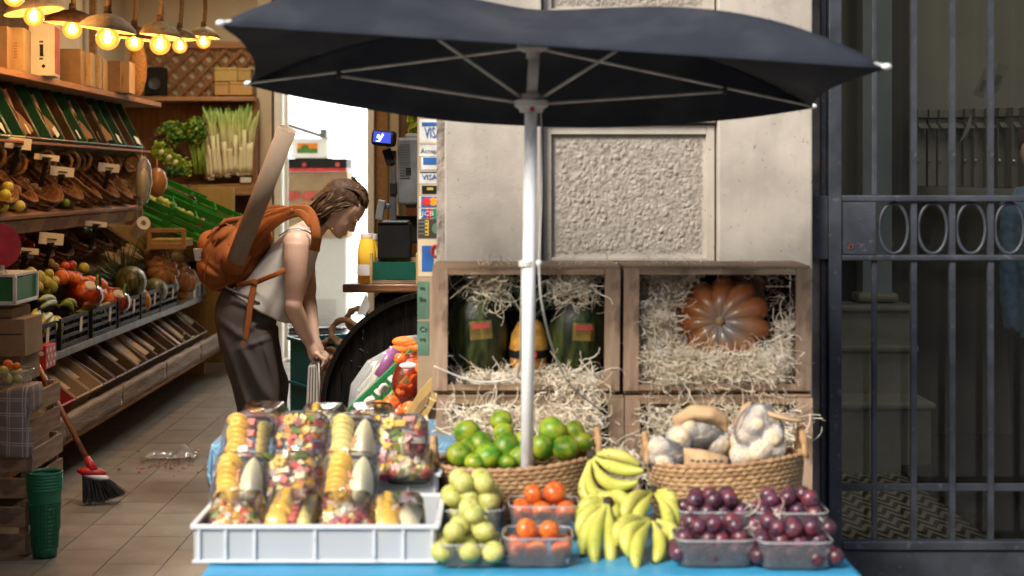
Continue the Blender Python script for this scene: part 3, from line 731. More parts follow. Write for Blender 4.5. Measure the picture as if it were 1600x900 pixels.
# ================================================================ wicker baskets
def basket(name, c, a, b_, h, label, rows=13, tilt=rot(), handles=True, m='wicker', flare=.82, seed=0, cat='basket', group=None):
    t = thing(name, label, cat, c, group); rr = random.Random(seed); c = Vector(c)
    N = 150; rr0 = h/rows/2*1.18
    for i in range(rows+1):
        f = i/rows; s = flare+(1-flare)*f**.8; path = []; rad = []
        for k in range(N):
            w = 2*math.pi*k/N
            z = h*f+.004*math.sin(2*w+1+seed)
            path.append(c+tilt @ V(a*s*math.cos(w)*(1+.012*math.sin(5*w+.2*i)+.006*math.sin(11*w+i*.5)), b_*s*math.sin(w), z)); rad.append(rr0*(1+.34*math.sin(w*50+i*3.14)+.1*math.sin(w*17+i)))
        mb = MB(); mb.tube(path, rad, 6, closed=True); obj('coil', mb, M[m], t, smooth=True)
    mb = MB(); mb.lathe([(0,.004),(.98,.004)], c, 40, tilt, sx=a*flare, sy=b_*flare); obj('base', mb, M[m], t)
    if handles:
        for s in (-1, 1):
            path = [c+tilt @ V(s*a*(1.02), .05*math.cos(w), h*.95+.075*math.sin(w)) for w in [math.pi*k/12 for k in range(13)]]
            mb = MB(); mb.tube(path, [.010+.002*math.sin(k*2.3) for k in range(13)], 8); obj('handle', mb, M['rope'], t, smooth=True)
    return t
b1 = P(812, 792, 4.32); b1.z = TZ+.008
basket('wicker_basket', b1, .222, .15, .155, 'oval woven basket full of green mandarins by the umbrella pole', seed=1, tilt=rot(0,-3,0), flare=.86)
b2 = P(1135, 800, 4.34); b2.z = TZ+.008
basket('wicker_basket', b2, .212, .150, .160, 'oval woven basket full of netted potatoes above the plums', seed=2, tilt=rot(0,-2.5,0), flare=.9)
# mandarins
M['mandarin'] = mat('green mandarin peel', (.05,.19,.012), .36, col2=(.42,.42,.03), scale=1.1, bump=.15, bscale=30, rnd=.22, contrast=(.36,.78), detail=2, dist=.0012)
mm = MB(); mm.ball((0,0,0), (1,1,.88), nu=22, nv=14, fn=lambda d: 1-.10*max(0, d.z)**14-.05*max(0,-d.z)**14); mand_me = mesh_of('mandarin', mm, M['mandarin'], True)
st = MB(); st.lathe([(0,.03),(.09,.0),(.12,-.02)], (0,0,.80), 6); stal_me = mesh_of('stalk', st, M['leaf'], True)
def fruit(name, me, c, r, label, cat, group, seed, stalk=True, flat=1, M0=None):
    rr = random.Random(seed); Mx = M0 if M0 is not None else Euler((rr.uniform(-1,1), rr.uniform(-1,1), rr.uniform(0,6))).to_matrix()
    t = put(name, me, c, Mx, r); tag(t, label, cat, group); LOC[t.name] = Vector(c)
    if stalk:
        s = bpy.data.objects.new('stalk', stal_me); COL.objects.link(s); s.parent = t
    return t
ml_ = [(730,676,19),(753,694,18),(793,699,21.5),(762,713,20),(718,710,18.5),(783,657,16),(787,676,15),(865,674,22),(847,699,19),(883,700,19.5),(909,690,17.5),(794,722,13),(812,713,16),(898,672,14),(733,700,15),(820,690,17),(742,722,15)]
for i, (x, y, r) in enumerate(ml_):
    d = 4.36-(y-690)*.0022; fruit('mandarin', mand_me, P(x, y, d), r/F*d*1.13, 'green mandarin in the left basket, %s from the left of those in view' % (['first']+ORD[1:])[sorted(q[0]*1000+q[1] for q in ml_).index(x*1000+y)], 'mandarin', 'green mandarins in the left basket', i)
rr = random.Random(5)
for i in range(12):
    fruit('mandarin', mand_me, V(b1.x+rr.uniform(-.15,.15), 4.36+rr.uniform(-.06,.06), .59+rr.uniform(-.02,.04)), .034, 'green mandarin heaped in the woven basket beside the umbrella pole', 'mandarin', 'green mandarins in the left basket', i+50)

# potato nets
M['potato'] = mat('pale potato', (.60,.46,.28), .6, col2=(.78,.66,.46), scale=2, bump=.25, bscale=120, rnd=.08)
M['net'] = mat('white net', (.66,.66,.68), .5, bump=0)
pt = MB(); pt.ball((0,0,0), (1.25,.95,.9), nu=16, nv=11, fn=lambda d: 1+.06*noise.noise(d*1.7)); wear(M['potato'], (.33,.22,.12), 4, .62, .04, .6); pot_me = mesh_of('potato', pt, M['potato'], True)
M['netfilm'] = clearm('fine white netting', (.99,.99,1), .14, .7, body=(.72,.70,.70))
M['kraft'] = mat('orange kraft paper', (.50,.33,.18), .75, var=.15, bump=.2)
def netbag(pots, d, label, wraps, seed):
    c = P(pots[0][0], pots[0][1], d); t = thing('potato_net', label, 'potato bag', c, 'netted potatoes in the right basket'); rr = random.Random(seed); hull = []
    for x, y, r in pots:
        dd = d+rr.uniform(-.02,.02); q = P(x, y, dd); rad = r/F*dd*.95
        put('potato', pot_me, q, Euler((rr.uniform(-1,1), rr.uniform(-1,1), rr.uniform(0,6))).to_matrix(), rad*1.06, parent=t)
        mb = MB(); nn = 9 # net drawn tight round the potato
        for k in range(nn):
            a = math.pi*k/nn
            for sgn in (1,):
                pth = [q+rot(rr.uniform(20,30), 35) @ V(rad*1.16*math.cos(w)*math.cos(a), rad*1.16*math.cos(w)*math.sin(a), rad*1.1*math.sin(w)) for w in [2*math.pi*i/16 for i in range(16)]]
                mb.tube(pth, .0006, 3, closed=True)
            z = -1+2*(k+.5)/nn; rz = math.sqrt(1-z*z)
            mb.tube([q+rot(25,35) @ V(rad*1.16*rz*math.cos(w), rad*1.16*rz*math.sin(w), rad*1.1*z) for w in [2*math.pi*i/16 for i in range(16)]], .0006, 3, closed=True)
        nto = obj('net', mb, M['net'], t, kind='stuff')
    xs = [q[0] for q in pots]; ys = [q[1] for q in pots]; hx, hy = (min(xs)+max(xs))/2, (min(ys)+max(ys))/2; s_ = d/F
    mb = MB(); mb.ball(P(hx, hy, d), ((max(xs)-min(xs)+28)/2*s_, .038, (max(ys)-min(ys)+28)/2*s_), nu=26, nv=18, fn=lambda v: 1+.10*noise.noise(v*3+Vector((seed,0,0)))); obj('net_film', mb, M['netfilm'], t, smooth=True)
    for pts, dd in wraps:
        q = [P(x, y, dd) for x, y in pts]; cc = sum(q, Vector())/len(q)
        mb = MB()
        def g(u, v):
            i = u*(len(q)//2-1); a = int(i); f = i-a; a2 = min(a+1, len(q)//2-1)
            top = q[a].lerp(q[a2], f); bot = q[-1-a].lerp(q[-1-a2], f)
            p = top.lerp(bot, v); return p+V(0, -.03*math.sin(math.pi*v)*math.sin(math.pi*u)+.006*noise.noise(p*60), 0)
        mb.grid(g, 16, 8); obj('paper_sleeve', mb, M['kraft'], t, smooth=True, solid=.0012)
    return t
netbag([(1062,686,20),(1095,665,17),(1118,690,20),(1090,690,17),(1078,668,14)], 4.36, 'net of pale potatoes lying at the left rear of the basket', [([(1050,652),(1080,632),(1115,634),(1138,650),(1137,676),(1112,664),(1085,660),(1056,672)], 4.345)], 1)
netbag([(1165,685,22),(1190,700,21),(1160,712,18),(1178,665,16),(1205,680,18),(1185,645,11),(1212,700,15)], 4.33, 'upright net bag of pale potatoes at the right of the basket', [([(1140,690),(1148,655),(1160,632),(1175,627),(1172,640),(1158,665),(1146,700),(1142,715)], 4.36), ([(1196,642),(1215,645),(1240,652),(1256,656),(1255,660),(1238,660),(1216,656),(1198,650)], 4.31)], 2)
netbag([(1030,700,16),(1040,722,17),(1058,726,14),(1020,715,12)], 4.30, 'small net of potatoes with printed paper band at the left of the basket', [([(1068,700),(1095,702),(1125,708),(1140,716),(1138,735),(1120,738),(1095,738),(1070,738)], 4.26)], 3)
mb = MB(); [mb.box(P(1082+k*9, 720+(k % 2), 4.205), (.010, .002, .006)) for k in range(6)]; mb.box(P(1112, 730, 4.203), (.036, .002, .005)); tag(obj('printed_band', mb, M['ink'], loc=P(1104,719,4.2)), 'blurred dark print on the paper band of the front potato net', 'print')
mb = MB(); ha = [P(1005+5*math.sin(w)*1.0, 0, 4.45) for w in (0,)]

# ================================================================ clear punnets with fruit
def punnet(px0, px1, ybot, d0, depth, h, label, group='clear plastic punnets on the blue table', tilt=0, z0=None):
    x0, x1 = P(px0, 0, d0).x, P(px1, 0, d0).x; z0 = TZ+.004 if z0 is None else z0
    c = V((x0+x1)/2, d0+depth/2, z0); t = thing('plastic_punnet', label, 'punnet', c, group); w = (x1-x0)/2; dd = depth/2
    mb = MB(); N = 40
    def sup(a, s, z):
        ca, sa = math.cos(a), math.sin(a); e = .35
        return c+V(math.copysign(abs(ca)**e, ca)*w*s, math.copysign(abs(sa)**e, sa)*dd*s, z)
    vs = []; prof = ((.86,.0),(.9,.004),(.97,h*.55),(1.0,h))
    for s, z in prof: vs += [sup(2*math.pi*k/N, s*(1+.006*(k % 2)), z) for k in range(N)]
    fs = [(j*N+k, j*N+(k+1) % N, (j+1)*N+(k+1) % N, (j+1)*N+k) for j in range(3) for k in range(N)]+[tuple(range(N))]
    mb.add(vs, fs); obj('shell', mb, M['punnet'], t, smooth=False)
    mb = MB(); mb.tube([sup(2*math.pi*k/N, 1.0, h) for k in range(N)], .0028, 5, closed=True); obj('rim', mb, M['clear2'], t, smooth=True)
    return t, c, w, dd
M['punnet'] = clearm('punnet plastic', (1,1,1), .10, .08, body=(.75,.8,.85))
M['clear2'] = clearm('clear plastic rim', (.95,.96,.98), .3, .08)
M['plum'] = mat('plum skin', (.028,.010,.024), .38, col2=(.16,.022,.035), scale=1.3, bump=.05, rnd=.35, coat=.3)
mp_ = MB(); mp_.ball((0,0,0), (1,1,1.08), nu=18, nv=12, fn=lambda d: 1-.05*max(0, d.z)**10-.03*math.exp(-(d.x/.12)**2)*(d.y < 0)); wear(M['plum'], (.13,.12,.18), 2.6, .56, .12, .4); plum_me = mesh_of('plum', mp_, M['plum'], True)
M['green_plum'] = mat('greengage skin', (.42,.44,.10), .42, col2=(.62,.58,.20), scale=1.5, bump=.1, rnd=.12)
wear(M['green_plum'], (.22,.16,.05), 3.5, .64, .03, .6)
gp_me = mand_me.copy(); gp_me.materials[0] = M['green_plum']; gp_me.name = 'greengage'
M['persimmon'] = mat('persimmon skin', (.60,.065,.015), .3, col2=(.75,.20,.03), scale=1.5, bump=.05, rnd=.12, coat=.2)
wear(M['persimmon'], (.72,.30,.05), 2.2, .60, .1, .7)
per_me = mand_me.copy(); per_me.materials[0] = M['persimmon']; per_me.name = 'tomato'
def heap(fn, spots, label, cat, group, me, name, layers=1):
    for i, (x, y, r, d) in enumerate(spots): fruit(name, me, P(x, y, d), r/F*d, label, cat, group, hash((x*7+y)) % 9999, stalk=(name != 'plum'))
# plums: pyramid piles inside four punnets
def pile(c, w, dd, r, n0, me, name, label, cat, group, seed, lay=3, jit=.3):
    rr = random.Random(seed); z = c.z+r+.004
    nx, ny = n0
    for L in range(lay):
        for i in range(nx-L):
            for j in range(ny-(L if L < 2 else 1)):
                sx = (i-(nx-L-1)/2)*r*2.02; sy = (j-(ny-(L if L<2 else 1)-1)/2)*r*2.02
                if abs(sx) > w or abs(sy) > dd: continue
                fruit(name, me, V(c.x+sx+rr.uniform(-jit,jit)*r, c.y+sy+rr.uniform(-jit,jit)*r, z+L*r*1.5+rr.uniform(-.1,.2)*r), r*rr.uniform(.9,1.06), label, cat, group, seed*100+i*17+j*5+L, stalk=(name != 'plum'))
for (a, b_, d, z, lab, sd_) in ((1058, 1184, 3.74, TZ+.004, 'front left plum punnet beside the bananas', 11), (1187, 1305, 3.72, TZ+.004, 'front right plum punnet at the table corner', 12),
                        (1062, 1180, 3.96, TZ+.025, 'rear left plum punnet under the potato basket', 13), (1181, 1298, 3.95, TZ+.025, 'rear right plum punnet under the potato basket', 14)):
    _, c, w, dd = punnet(a, b_, 0, d, .145, .065, 'clear plastic punnet of plums, the '+lab, z0=z)
    pile(c, w, dd, .0218, (5, 3), plum_me, 'plum', 'dark purple plum in the '+lab, 'plum', 'plums in the '+lab, sd_, jit=.4)
_, c, w, dd = punnet(684, 782, 0, 3.74, .15, .055, 'clear plastic punnet of greengages in front of another one')
pile(c, w, dd, .0285, (3, 3), gp_me, 'greengage', 'pale green plum in the front punnet beside the white crate', 'greengage', 'greengages in the front punnet', 21, jit=.42)
_, c, w, dd = punnet(683, 788, 0, 3.98, .15, .055, 'clear plastic punnet of greengages close to the mandarin basket', z0=TZ+.035)
pile(c, w, dd, .0285, (4, 3), gp_me, 'greengage', 'pale green plum in the rear punnet below the mandarin basket', 'greengage', 'greengages in the rear punnet', 22, jit=.42)
_, c, w, dd = punnet(786, 896, 0, 3.74, .14, .07, 'clear plastic punnet of orange red tomatoes at the front edge of the table')
pile(c, w, dd, .0285, (3, 2), per_me, 'tomato', 'orange red tomato in the front punnet left of the bananas', 'tomato', 'tomatoes in the front punnet', 23, lay=2, jit=.12)
_, c, w, dd = punnet(795, 906, 0, 3.98, .14, .055, 'clear plastic punnet of orange red tomatoes below the mandarin basket', z0=TZ+.045)
pile(c, w, dd, .0285, (3, 2), per_me, 'tomato', 'orange red tomato in the rear punnet below the mandarin basket', 'tomato', 'tomatoes in the rear punnet', 24, lay=2, jit=.12)

# ================================================================ bananas
M['banana'] = mat('banana peel', (.44,.44,.07), .42, col2=(.68,.60,.15), scale=9, bump=.06, rnd=.12)
M['banana_g'] = mat('green banana peel', (.14,.24,.03), .5, col2=(.30,.34,.05), scale=9, bump=.06, rnd=.15)
wear(M['banana'], (.12,.07,.025), 70, .66, .02, .8); wear(M['banana'], (.28,.38,.05), 6, .58, .12, .4)
M['tip'] = mat('banana tip', (.03,.022,.014), .8)
def banana_path(a, b_, bulge, n_=12):
    a, b_, bulge = Vector(a), Vector(b_), Vector(bulge); return [a.lerp(b_, k/n_)+bulge*4*(k/n_)*(1-k/n_) for k in range(n_+1)]
def bunch(crown, tips, label, group, r=.0205, m='banana', sag=.3, cat='bananas', name='banana_bunch'):
    """crown point and the list of (tip, bulge) ends"""
    c = Vector(crown); t = thing(name, label, cat, c, group)
    mb = MB(); mb.ball(c, .016, nu=8, nv=6); obj('crown', mb, M['tip'], t, smooth=True)
    for tip, bul in tips:
        path = banana_path(c, tip, bul); n_ = len(path)
        rad = [.30, .32, .42, .72, .93, 1, 1.03, 1.03, 1, .93, .78, .5, .24]
        mb = MB(); mb.tube(path, [r*k for k in rad], 6); bo = obj('banana', mb, M[m], t, smooth=True, sub=1)
        mb = MB(); mb.tube([path[-2].lerp(path[-1], .85), path[-1]+(path[-1]-path[-2])*.30], [r*.42, r*.36], 6); obj('tip', mb, M['tip'], bo, smooth=True)
    return t
def bn(x, y, d): return P(x, y, d)
bg = 'bananas heaped on the blue table'
bunch(bn(925, 712, 4.18), [(bn(1008,735,4.05), V(.0,-.02,-.012)), (bn(1000,752,4.02), V(-.02,-.02,-.035)), (bn(985,768,4.05), V(-.045,-.01,-.05)), (bn(965,778,4.1), V(-.05,0,-.05)), (bn(1000,728,4.14), V(0,0,.015))], 'topmost hand of yellow green bananas pointing right beside the mandarin basket', bg)
bunch(bn(950, 785, 4.0), [(bn(910,868,3.86), V(-.02,-.02,.0)), (bn(932,885,3.82), V(-.02,-.03,.0)), (bn(955,888,3.84), V(.0,-.03,.0)), (bn(905,840,3.95), V(-.02,0,.01)), (bn(900,815,4.0), V(-.01,0,.02))], 'hand of bananas hanging down at the front left of the banana heap', bg)
bunch(bn(1018, 812, 3.96), [(bn(985,872,3.82), V(-.035,-.03,.02)), (bn(996,892,3.76), V(-.02,-.04,.01)), (bn(1022,880,3.8), V(.015,-.03,.0)), (bn(965,855,3.86), V(-.03,-.02,.03)), (bn(1045,858,3.88), V(.03,-.0,.01))], 'hand of bananas in the middle front of the heap with curved pale fruits', bg)
bunch(bn(1020, 768, 4.08), [(bn(1048,838,3.95), V(.03,0,.01)), (bn(1030,850,3.9), V(.03,-.02,.0)), (bn(975,815,3.95), V(-.02,-.02,.02)), (bn(990,822,3.93), V(-.01,-.03,.0)), (bn(1050,810,4.02), V(.02,0,.02))], 'hand of bananas curving down at the right of the heap', bg)
bunch(bn(945, 768, 4.1), [(bn(905,800,4.05), V(-.01,-.01,-.0)), (bn(925,822,3.98), V(-.0,-.02,.0)), (bn(960,815,3.98), V(.01,-.03,.0)), (bn(985,800,4.0), V(.01,-.03,.015))], 'short bananas tucked under the topmost hand at the back of the heap', bg)

# ================================================================ white translucent crates and fruit trays
def white_crate(px0, px1, d0, dep, z0, h, label):
    x0, x1 = P(px0, 0, d0).x, P(px1, 0, d0).x; c = V((x0+x1)/2, d0+dep/2, z0); w = x1-x0
    t = thing('plastic_crate', label, 'crate', c, 'translucent white crates under the fruit trays'); th = .0035
    for nm, cc, sz in (('front_wall', (c.x, d0, z0+h/2), (w, th, h)), ('back_wall', (c.x, d0+dep, z0+h/2), (w, th, h)), ('side_wall', (x0, c.y, z0+h/2), (th, dep-th*2, h)), ('side_wall', (x1, c.y, z0+h/2), (th, dep-th*2, h)), ('base', (c.x, c.y, z0+.004), (w-.01, dep-.01, .004))):
        mb = MB(); mb.box(cc, sz); obj(nm, mb, M['frost'], t)
    zt_ = z0+h
    mb = MB()
    for y in (d0-.004, d0+dep+.004): mb.box((c.x, y, zt_), (w+.016, .014, .010))
    for x in (x0-.004, x1+.004): mb.box((x, c.y, zt_), (.014, dep-.008, .0096))
    obj('rim', mb, M['frost_rim'], t, bevel=.002)
    mb = MB()
    for y in (d0-.004,): mb.box((c.x, y, z0+.004), (w+.010, .010, .007))
    obj('rim', mb, M['frost_rim'], t, bevel=.002)
    for f in (.02, .13, .25, .5, .745, .865, .985):
        mb = MB(); mb.box((x0+w*f, d0-.005, z0+h/2), (.006, .006, h-.012)); obj('rib', mb, M['frost_rim'], t)
    return t
white_crate(304, 681, 3.79, .37, TZ+.006, .088, 'long translucent white crate at the front of the table holding the lowest trays')
white_crate(338, 684, 4.19, .33, TZ+.006, .138, 'second translucent white crate behind, its wall showing at the right below the trays')

FR = {}
def fm(k, c, c2, r=.3): FR[k] = mat('fruit '+k, c, r, col2=c2, scale=14, bump=.1, rnd=.1, coat=.2)
fm('mango', (.80,.42,.04), (.85,.55,.08)); fm('melon', (.74,.64,.34), (.84,.78,.54)); fm('water', (.62,.07,.06), (.72,.20,.15)); fm('pineapple', (.80,.62,.14), (.86,.72,.30))
fm('dragon', (.82,.78,.76), (.50,.25,.30)); fm('grape', (.22,.02,.05), (.38,.05,.09)); fm('kiwi', (.12,.22,.03), (.25,.34,.08)); fm('papaya', (.78,.22,.05), (.85,.33,.1)); fm('apple', (.72,.60,.45), (.80,.72,.60)); fm('ham', (.62,.25,.22), (.70,.40,.34))
cube = {}
for k in FR:
    mb = MB(); mb.box((0,0,0), (1.25,1.1,.95), taper=.8); mb.v = [tuple(c+random.uniform(-.12,.12) for c in v) for v in mb.v]; cube[k] = mesh_of('fruit_chunk', mb, FR[k], False)
def wedge_me(k):
    mb = MB(); mb.grid(lambda u, v: V((u-.5)*.9*math.sin(math.pi*v)**.7+.0, (v-.5)*2, .30*math.cos((u-.5)*2.6)*math.sin(math.pi*v)**.6), 8, 14)
    return mesh_of('melon_slice', mb, FR[k], True)
WM = wedge_me('melon')
sl = MB(); sl.lathe([(0,.12),(.9,.12),(1,.0),(.9,-.12),(0,-.12)], n=14); SLM = {k: mesh_of('fruit_slice', sl, FR[k], True) for k in ('mango','pineapple','melon')}
fl = MB()
for k in range(6): fl.ball((.5*math.cos(k*1.05), .5*math.sin(k*1.05), .1), (.42,.42,.12), nu=7, nv=4)
fl_me = mesh_of('flower', fl, FR['mango'], True)
TW, TH, TD = .140, .185, .034
def supell(w, h, e, N):
    o_ = []
    for k in range(N):
        a = 2*math.pi*k/N; ca, sa = math.cos(a), math.sin(a); o_.append((math.copysign(abs(ca)**e, ca)*w, math.copysign(abs(sa)**e, sa)*h))
    return o_
def shellmesh(nm, prof, m_, cap_last):
    N = 28; base = supell(1, 1, .38, N); mb = MB(); vs = []
    for s, z in prof: vs += [V(x*(TW/2-(1-s)*.05), y*(TH/2-(1-s)*.05), z) for x, y in base]
    fs = [(j*N+k, j*N+(k+1) % N, (j+1)*N+(k+1) % N, (j+1)*N+k) for j in range(len(prof)-1) for k in range(N)]
    fs.append(tuple(range(N)) if cap_last == 0 else tuple((len(prof)-1)*N+k for k in range(N)))
    mb.add(vs, fs); return mesh_of(nm, mb, m_, True)
M['traygrey'] = M['traybase']
M['traygrey'] = clearm('smoky clear plastic', (.85,.87,.9), .4, .1, body=(.45,.47,.5))
base_me = shellmesh('tray_base', [(.78,-.016),(.95,-.002),(1,0)], M['traybase'], 0); baseg_me = shellmesh('tray_base', [(.78,-.016),(.95,-.002),(1,0)], M['traygrey'], 0)
lid_me = shellmesh('lid', [(1.0,.001),(.97,.006),(.93,.026),(.80,.036)], M['clear'], 1)
def tray(px, py, d, pitch, kind, label, seed, yaw=0, roll=0, sc=1.0):
    c = P(px, py, d); t = thing('fruit_tray', label, 'fruit tray', c, 'ready packed fruit trays on the stall'); rr = random.Random(seed)
    t.rotation_euler = (rot(0,0,yaw) @ rot(pitch, 0, 0) @ rot(0,0,roll)).to_euler(); t.scale = (sc,)*3
    def q(nm, me, loc, Mx, s):
        o = bpy.data.objects.new(nm, me); COL.objects.link(o); o.parent = t; o.location = loc
        if Mx is not None: o.rotation_euler = Mx.to_euler()
        o.scale = s if isinstance(s, tuple) else (s,)*3; return o
    q('tray_base', baseg_me if pitch > 30 else base_me, (0,0,0), None, 1); q('lid', lid_me, (0,0,0), None, 1)
    W_, H_ = TW/2-.016, TH/2-.018
    if kind == 'mix':
        ks = ['dragon','apple','apple','grape','mango','water','kiwi','papaya','melon','ham','pineapple','mango','melon','pineapple','water']
        for i in range(63):
            k = rr.choice(ks); x = -W_*1.02+(i % 7)*W_*2.04/6+rr.uniform(-.006,.006); y = -H_*1.02+(i//7)*H_*2.04/8+rr.uniform(-.006,.006)
            q('fruit_chunk', cube[k], (x, y, rr.uniform(.004,.024)*(1-.5*(abs(x)/W_)**3)), Euler((rr.uniform(0,3), rr.uniform(0,3), 0)).to_matrix(), (rr.uniform(.011,.026), rr.uniform(.012,.02), rr.uniform(.012,.018)))
    else:
        k1, right = kind
        for i in range(11):
            y = -H_+.004+i*(2*H_-.012)/10
            q('fruit_slice', SLM[k1], (-W_*.50+rr.uniform(-.003,.003), y, .012), rot(58, 0, rr.uniform(-10,10)), (.030,.030,.030))
        if right == 'melon': q('melon_slice', WM, (W_*.56, -.002, .008), rot(0,0,rr.uniform(-6,3)), (.066,.086,.07)); 
        else:
            for i in range(5): q('fruit_chunk', cube[right], (W_*.1, -H_+.02+i*.03, .012), None, .018)
            for i in range(7): q('fruit_slice', SLM['pineapple'], (W_*.72, -H_+.01+i*.019, .010), rot(60,0,0), (.018,.024,.028))
        for i in range(3): q('fruit_chunk', cube['papaya'], (rr.uniform(-.005,.01), rr.uniform(-.01,.04), .024), Euler((0,0,rr.random()*3)).to_matrix(), (.003,.014,.003))
    q('flower', fl_me, (-W_*.6, H_*.85, .028), rot(0,0,seed*40), .019)
    return t
RW = [
 (388, 700, 4.36, 62, ('mango','water'), 'upright tray of mango, watermelon and pineapple slices, leftmost of the rear upright row'),
 (472, 698, 4.36, 62, 'mix', 'upright tray of mixed fruit chunks, second from the left in the rear upright row'),
 (550, 702, 4.36, 62, ('pineapple','melon'), 'upright tray of pineapple slices and a narrow melon wedge in the rear upright row'),
 (629, 703, 4.36, 62, 'mix', 'upright tray of dark mixed fruit chunks at the right end of the rear upright row'),
 (374, 766, 4.10, 60, ('mango','melon'), 'upright tray of mango fans and pale melon, leftmost of the front upright row'),
 (460, 764, 4.10, 60, 'mix', 'upright tray of mixed fruit with dragon fruit in the middle of the front upright row'),
 (546, 764, 4.10, 60, ('mango','melon'), 'upright tray of fanned melon and a long wedge, right of the front upright row'),
 (371, 808, 3.93, 14, 'mix', 'flat tray of mixed fruit at the left end of the white front crate'),
 (457, 806, 3.93, 14, ('mango','water'), 'flat tray of melon and ham pink watermelon second in the white front crate'),
 (541, 808, 3.93, 14, 'mix', 'flat tray of mixed fruit third from the left in the white front crate'),
 (622, 811, 3.93, 14, ('mango','melon'), 'flat tray with watermelon and melon at the right end of the white front crate'),
 (412, 656, 4.72, 8, 'mix', 'flat tray of orange fruit at the rear left on the patterned cloth'),
 (505, 658, 4.68, 6, ('mango','melon'), 'flat tray of melon slices in the middle of the patterned cloth'),
 (580, 657, 4.68, 6, 'mix', 'flat tray of pale mixed fruit at the rear right on the patterned cloth'),
 (640, 730, 4.24, 12, 'mix', 'low tray of pale fruit resting on the second white crate at the right'),
]
for i, (x, y, d, p_, k, lab) in enumerate(RW): tray(x, y, d, p_, k, lab, i+1, yaw=random.uniform(-4,4), roll=random.uniform(-2.5,2.5), sc=1.08 if p_ > 30 else 1.0)

# ================================================================ umbrella
um = thing('market_umbrella', 'large dark navy market umbrella with white pole shading the stall', 'umbrella', P(823, 722, 4.2)*1)
hub = P(832, 74, 4.2); apex = P(838, 15, 4.2); slider = P(830, 163, 4.2); foot = P(822, 735, 4.2); foot.z = TZ+.01
FL, FRt, BL, BR = P(345, 36, 3.85), P(1385, 104, 3.80), P(388, 130, 4.62), P(1270, 166, 4.65)
mb = MB(); mb.tube([foot, slider], .0175, 20); obj('pole', mb, M['whitepole'], um, smooth=True)
mb = MB(); mb.tube([slider, apex-V(0,0,.03)], .0145, 16); mb.tube([hub-V(0,0,.03), hub+V(0,0,.02)], .017, 16); obj('upper_pole', mb, M['rib'], um, smooth=True)
mb = MB(); mb.lathe([(.0,-.022),(.030,-.022),(.034,-.012),(.045,-.006),(.045,.010),(.03,.014),(.026,.028),(0,.028)], slider, 20); sl_ = obj('slider', mb, M['rib'], um, smooth=False)
mb = MB(); mb.box(slider+V(.002,-.036,-.010), (.012,.01,.022)); obj('button', mb, M['redp'], sl_, bevel=.002)
mb = MB(); mb.lathe([(0,-.012),(.028,-.012),(.042,-.004),(.042,.008),(.02,.014),(0,.014)], hub, 20); obj('hub', mb, M['rib'], um)
def ribc(corner, t, bulge): return hub.lerp(corner, t)+V(0,0,bulge*4*t*(1-t))
ribs = {'FL': (FL, .055, .40), 'FR': (FRt, .05, .30), 'BL': (BL, .0, .657), 'BR': (BR, .0, .66)}
for k, (cn, bu, at) in ribs.items():
    mb = MB(); mb.tube([ribc(cn, t/14, bu) for t in range(15)], .0043, 8); obj('rib', mb, M['rib'], um, smooth=True)
    e = ribc(cn, at, bu)-V(0,0,.012)
    mb = MB(); mb.tube([slider.lerp(e, .06), e], .0043, 8); so = obj('strut', mb, M['rib'], um, smooth=True)
    mb = MB(); mb.box(e+V(0,0,.006), (.02,.012,.026)); obj('joint', mb, M['dgrey'], so, bevel=.002)
    mb = MB(); mb.ball(cn, (.013,.010,.008), nu=12, nv=8); obj('tip', mb, M['whitepole'], um, smooth=True)
def crib(corner, t, bulge, lift=.0): return apex.lerp(corner, t)+V(0,0,bulge*4*t*(1-t))
BU = {'FL': .078, 'FR': .074, 'BL': .035, 'BR': .035}; CN = {'FL': FL, 'FR': FRt, 'BL': BL, 'BR': BR}
def panel(a, b_, edge):
    mb = MB()
    def f(u, v):
        s = max(u, .001); bulge = abs(2*v-1)**2
        L = CN[a].lerp(CN[b_], v); p = apex.lerp(L, s)
        bz = (BU[a]*(1-v)+BU[b_]*v)*s**1.4*(1-s)/.196*bulge
        p = p+V(0,0,bz)+edge*(4*v*(1-v))*s**2
        p.z += .003*noise.noise(Vector((u*5, v*7, 3)))*s
        if s > .985: p.z -= .006
        return p
    mb.grid(f, 26, 44); return mb
for a, b_, e in (('FL','FR', V(0,.01,.004)), ('FR','BR', V(-.05,0,.0)), ('BR','BL', V(0,-.01,-.088)), ('BL','FL', V(.045,0,.0))):
    obj('canopy_panel', panel(a, b_, e), M['canopy'], um, smooth=True, solid=.0012)
# hem along the front edge
mb = MB(); mb.tube([FL.lerp(FRt, k/20)+V(0,.01,.002)*4*(k/20)*(1-k/20)-V(0,0,.004) for k in range(21)], .0035, 6); obj('hem', mb, M['canopy'], um, smooth=True)
cd = MB()
def curve(pts, r, n_=5, mbx=None, seg=8):
    q = [Vector(p) for p in pts]; out = []
    for i in range(len(q)-1):
        p0, p1, p2, p3 = q[max(i-1,0)], q[i], q[i+1], q[min(i+2, len(q)-1)]
        for k in range(seg):
            t = k/seg; out.append(.5*((2*p1)+(p2-p0)*t+(2*p0-5*p1+4*p2-p3)*t*t+(3*p1-p0-3*p2+p3)*t**3))
    out.append(q[-1]); (cd if mbx is None else mbx).tube(out, r, n_); return out
curve([P(845,170,4.2), P(846,300,4.2), P(842,410,4.18)], .0018)
curve([P(842,412,4.17), P(846,470,4.2), P(862,540,4.3), P(890,600,4.5), P(938,640,4.62)], .0028)
curve([P(816,412,4.19), P(814,500,4.25), P(812,570,4.4), P(798,592,4.6), P(740,595,4.69), P(678,572,4.69)], .0024)
for z in range(3): cd.tube([P(823, 409+z*3, 4.2)+V(.0195*math.cos(w), .0195*math.sin(w), 0) for w in [2*math.pi*k/14 for k in range(14)]], .0028, 5, closed=True)
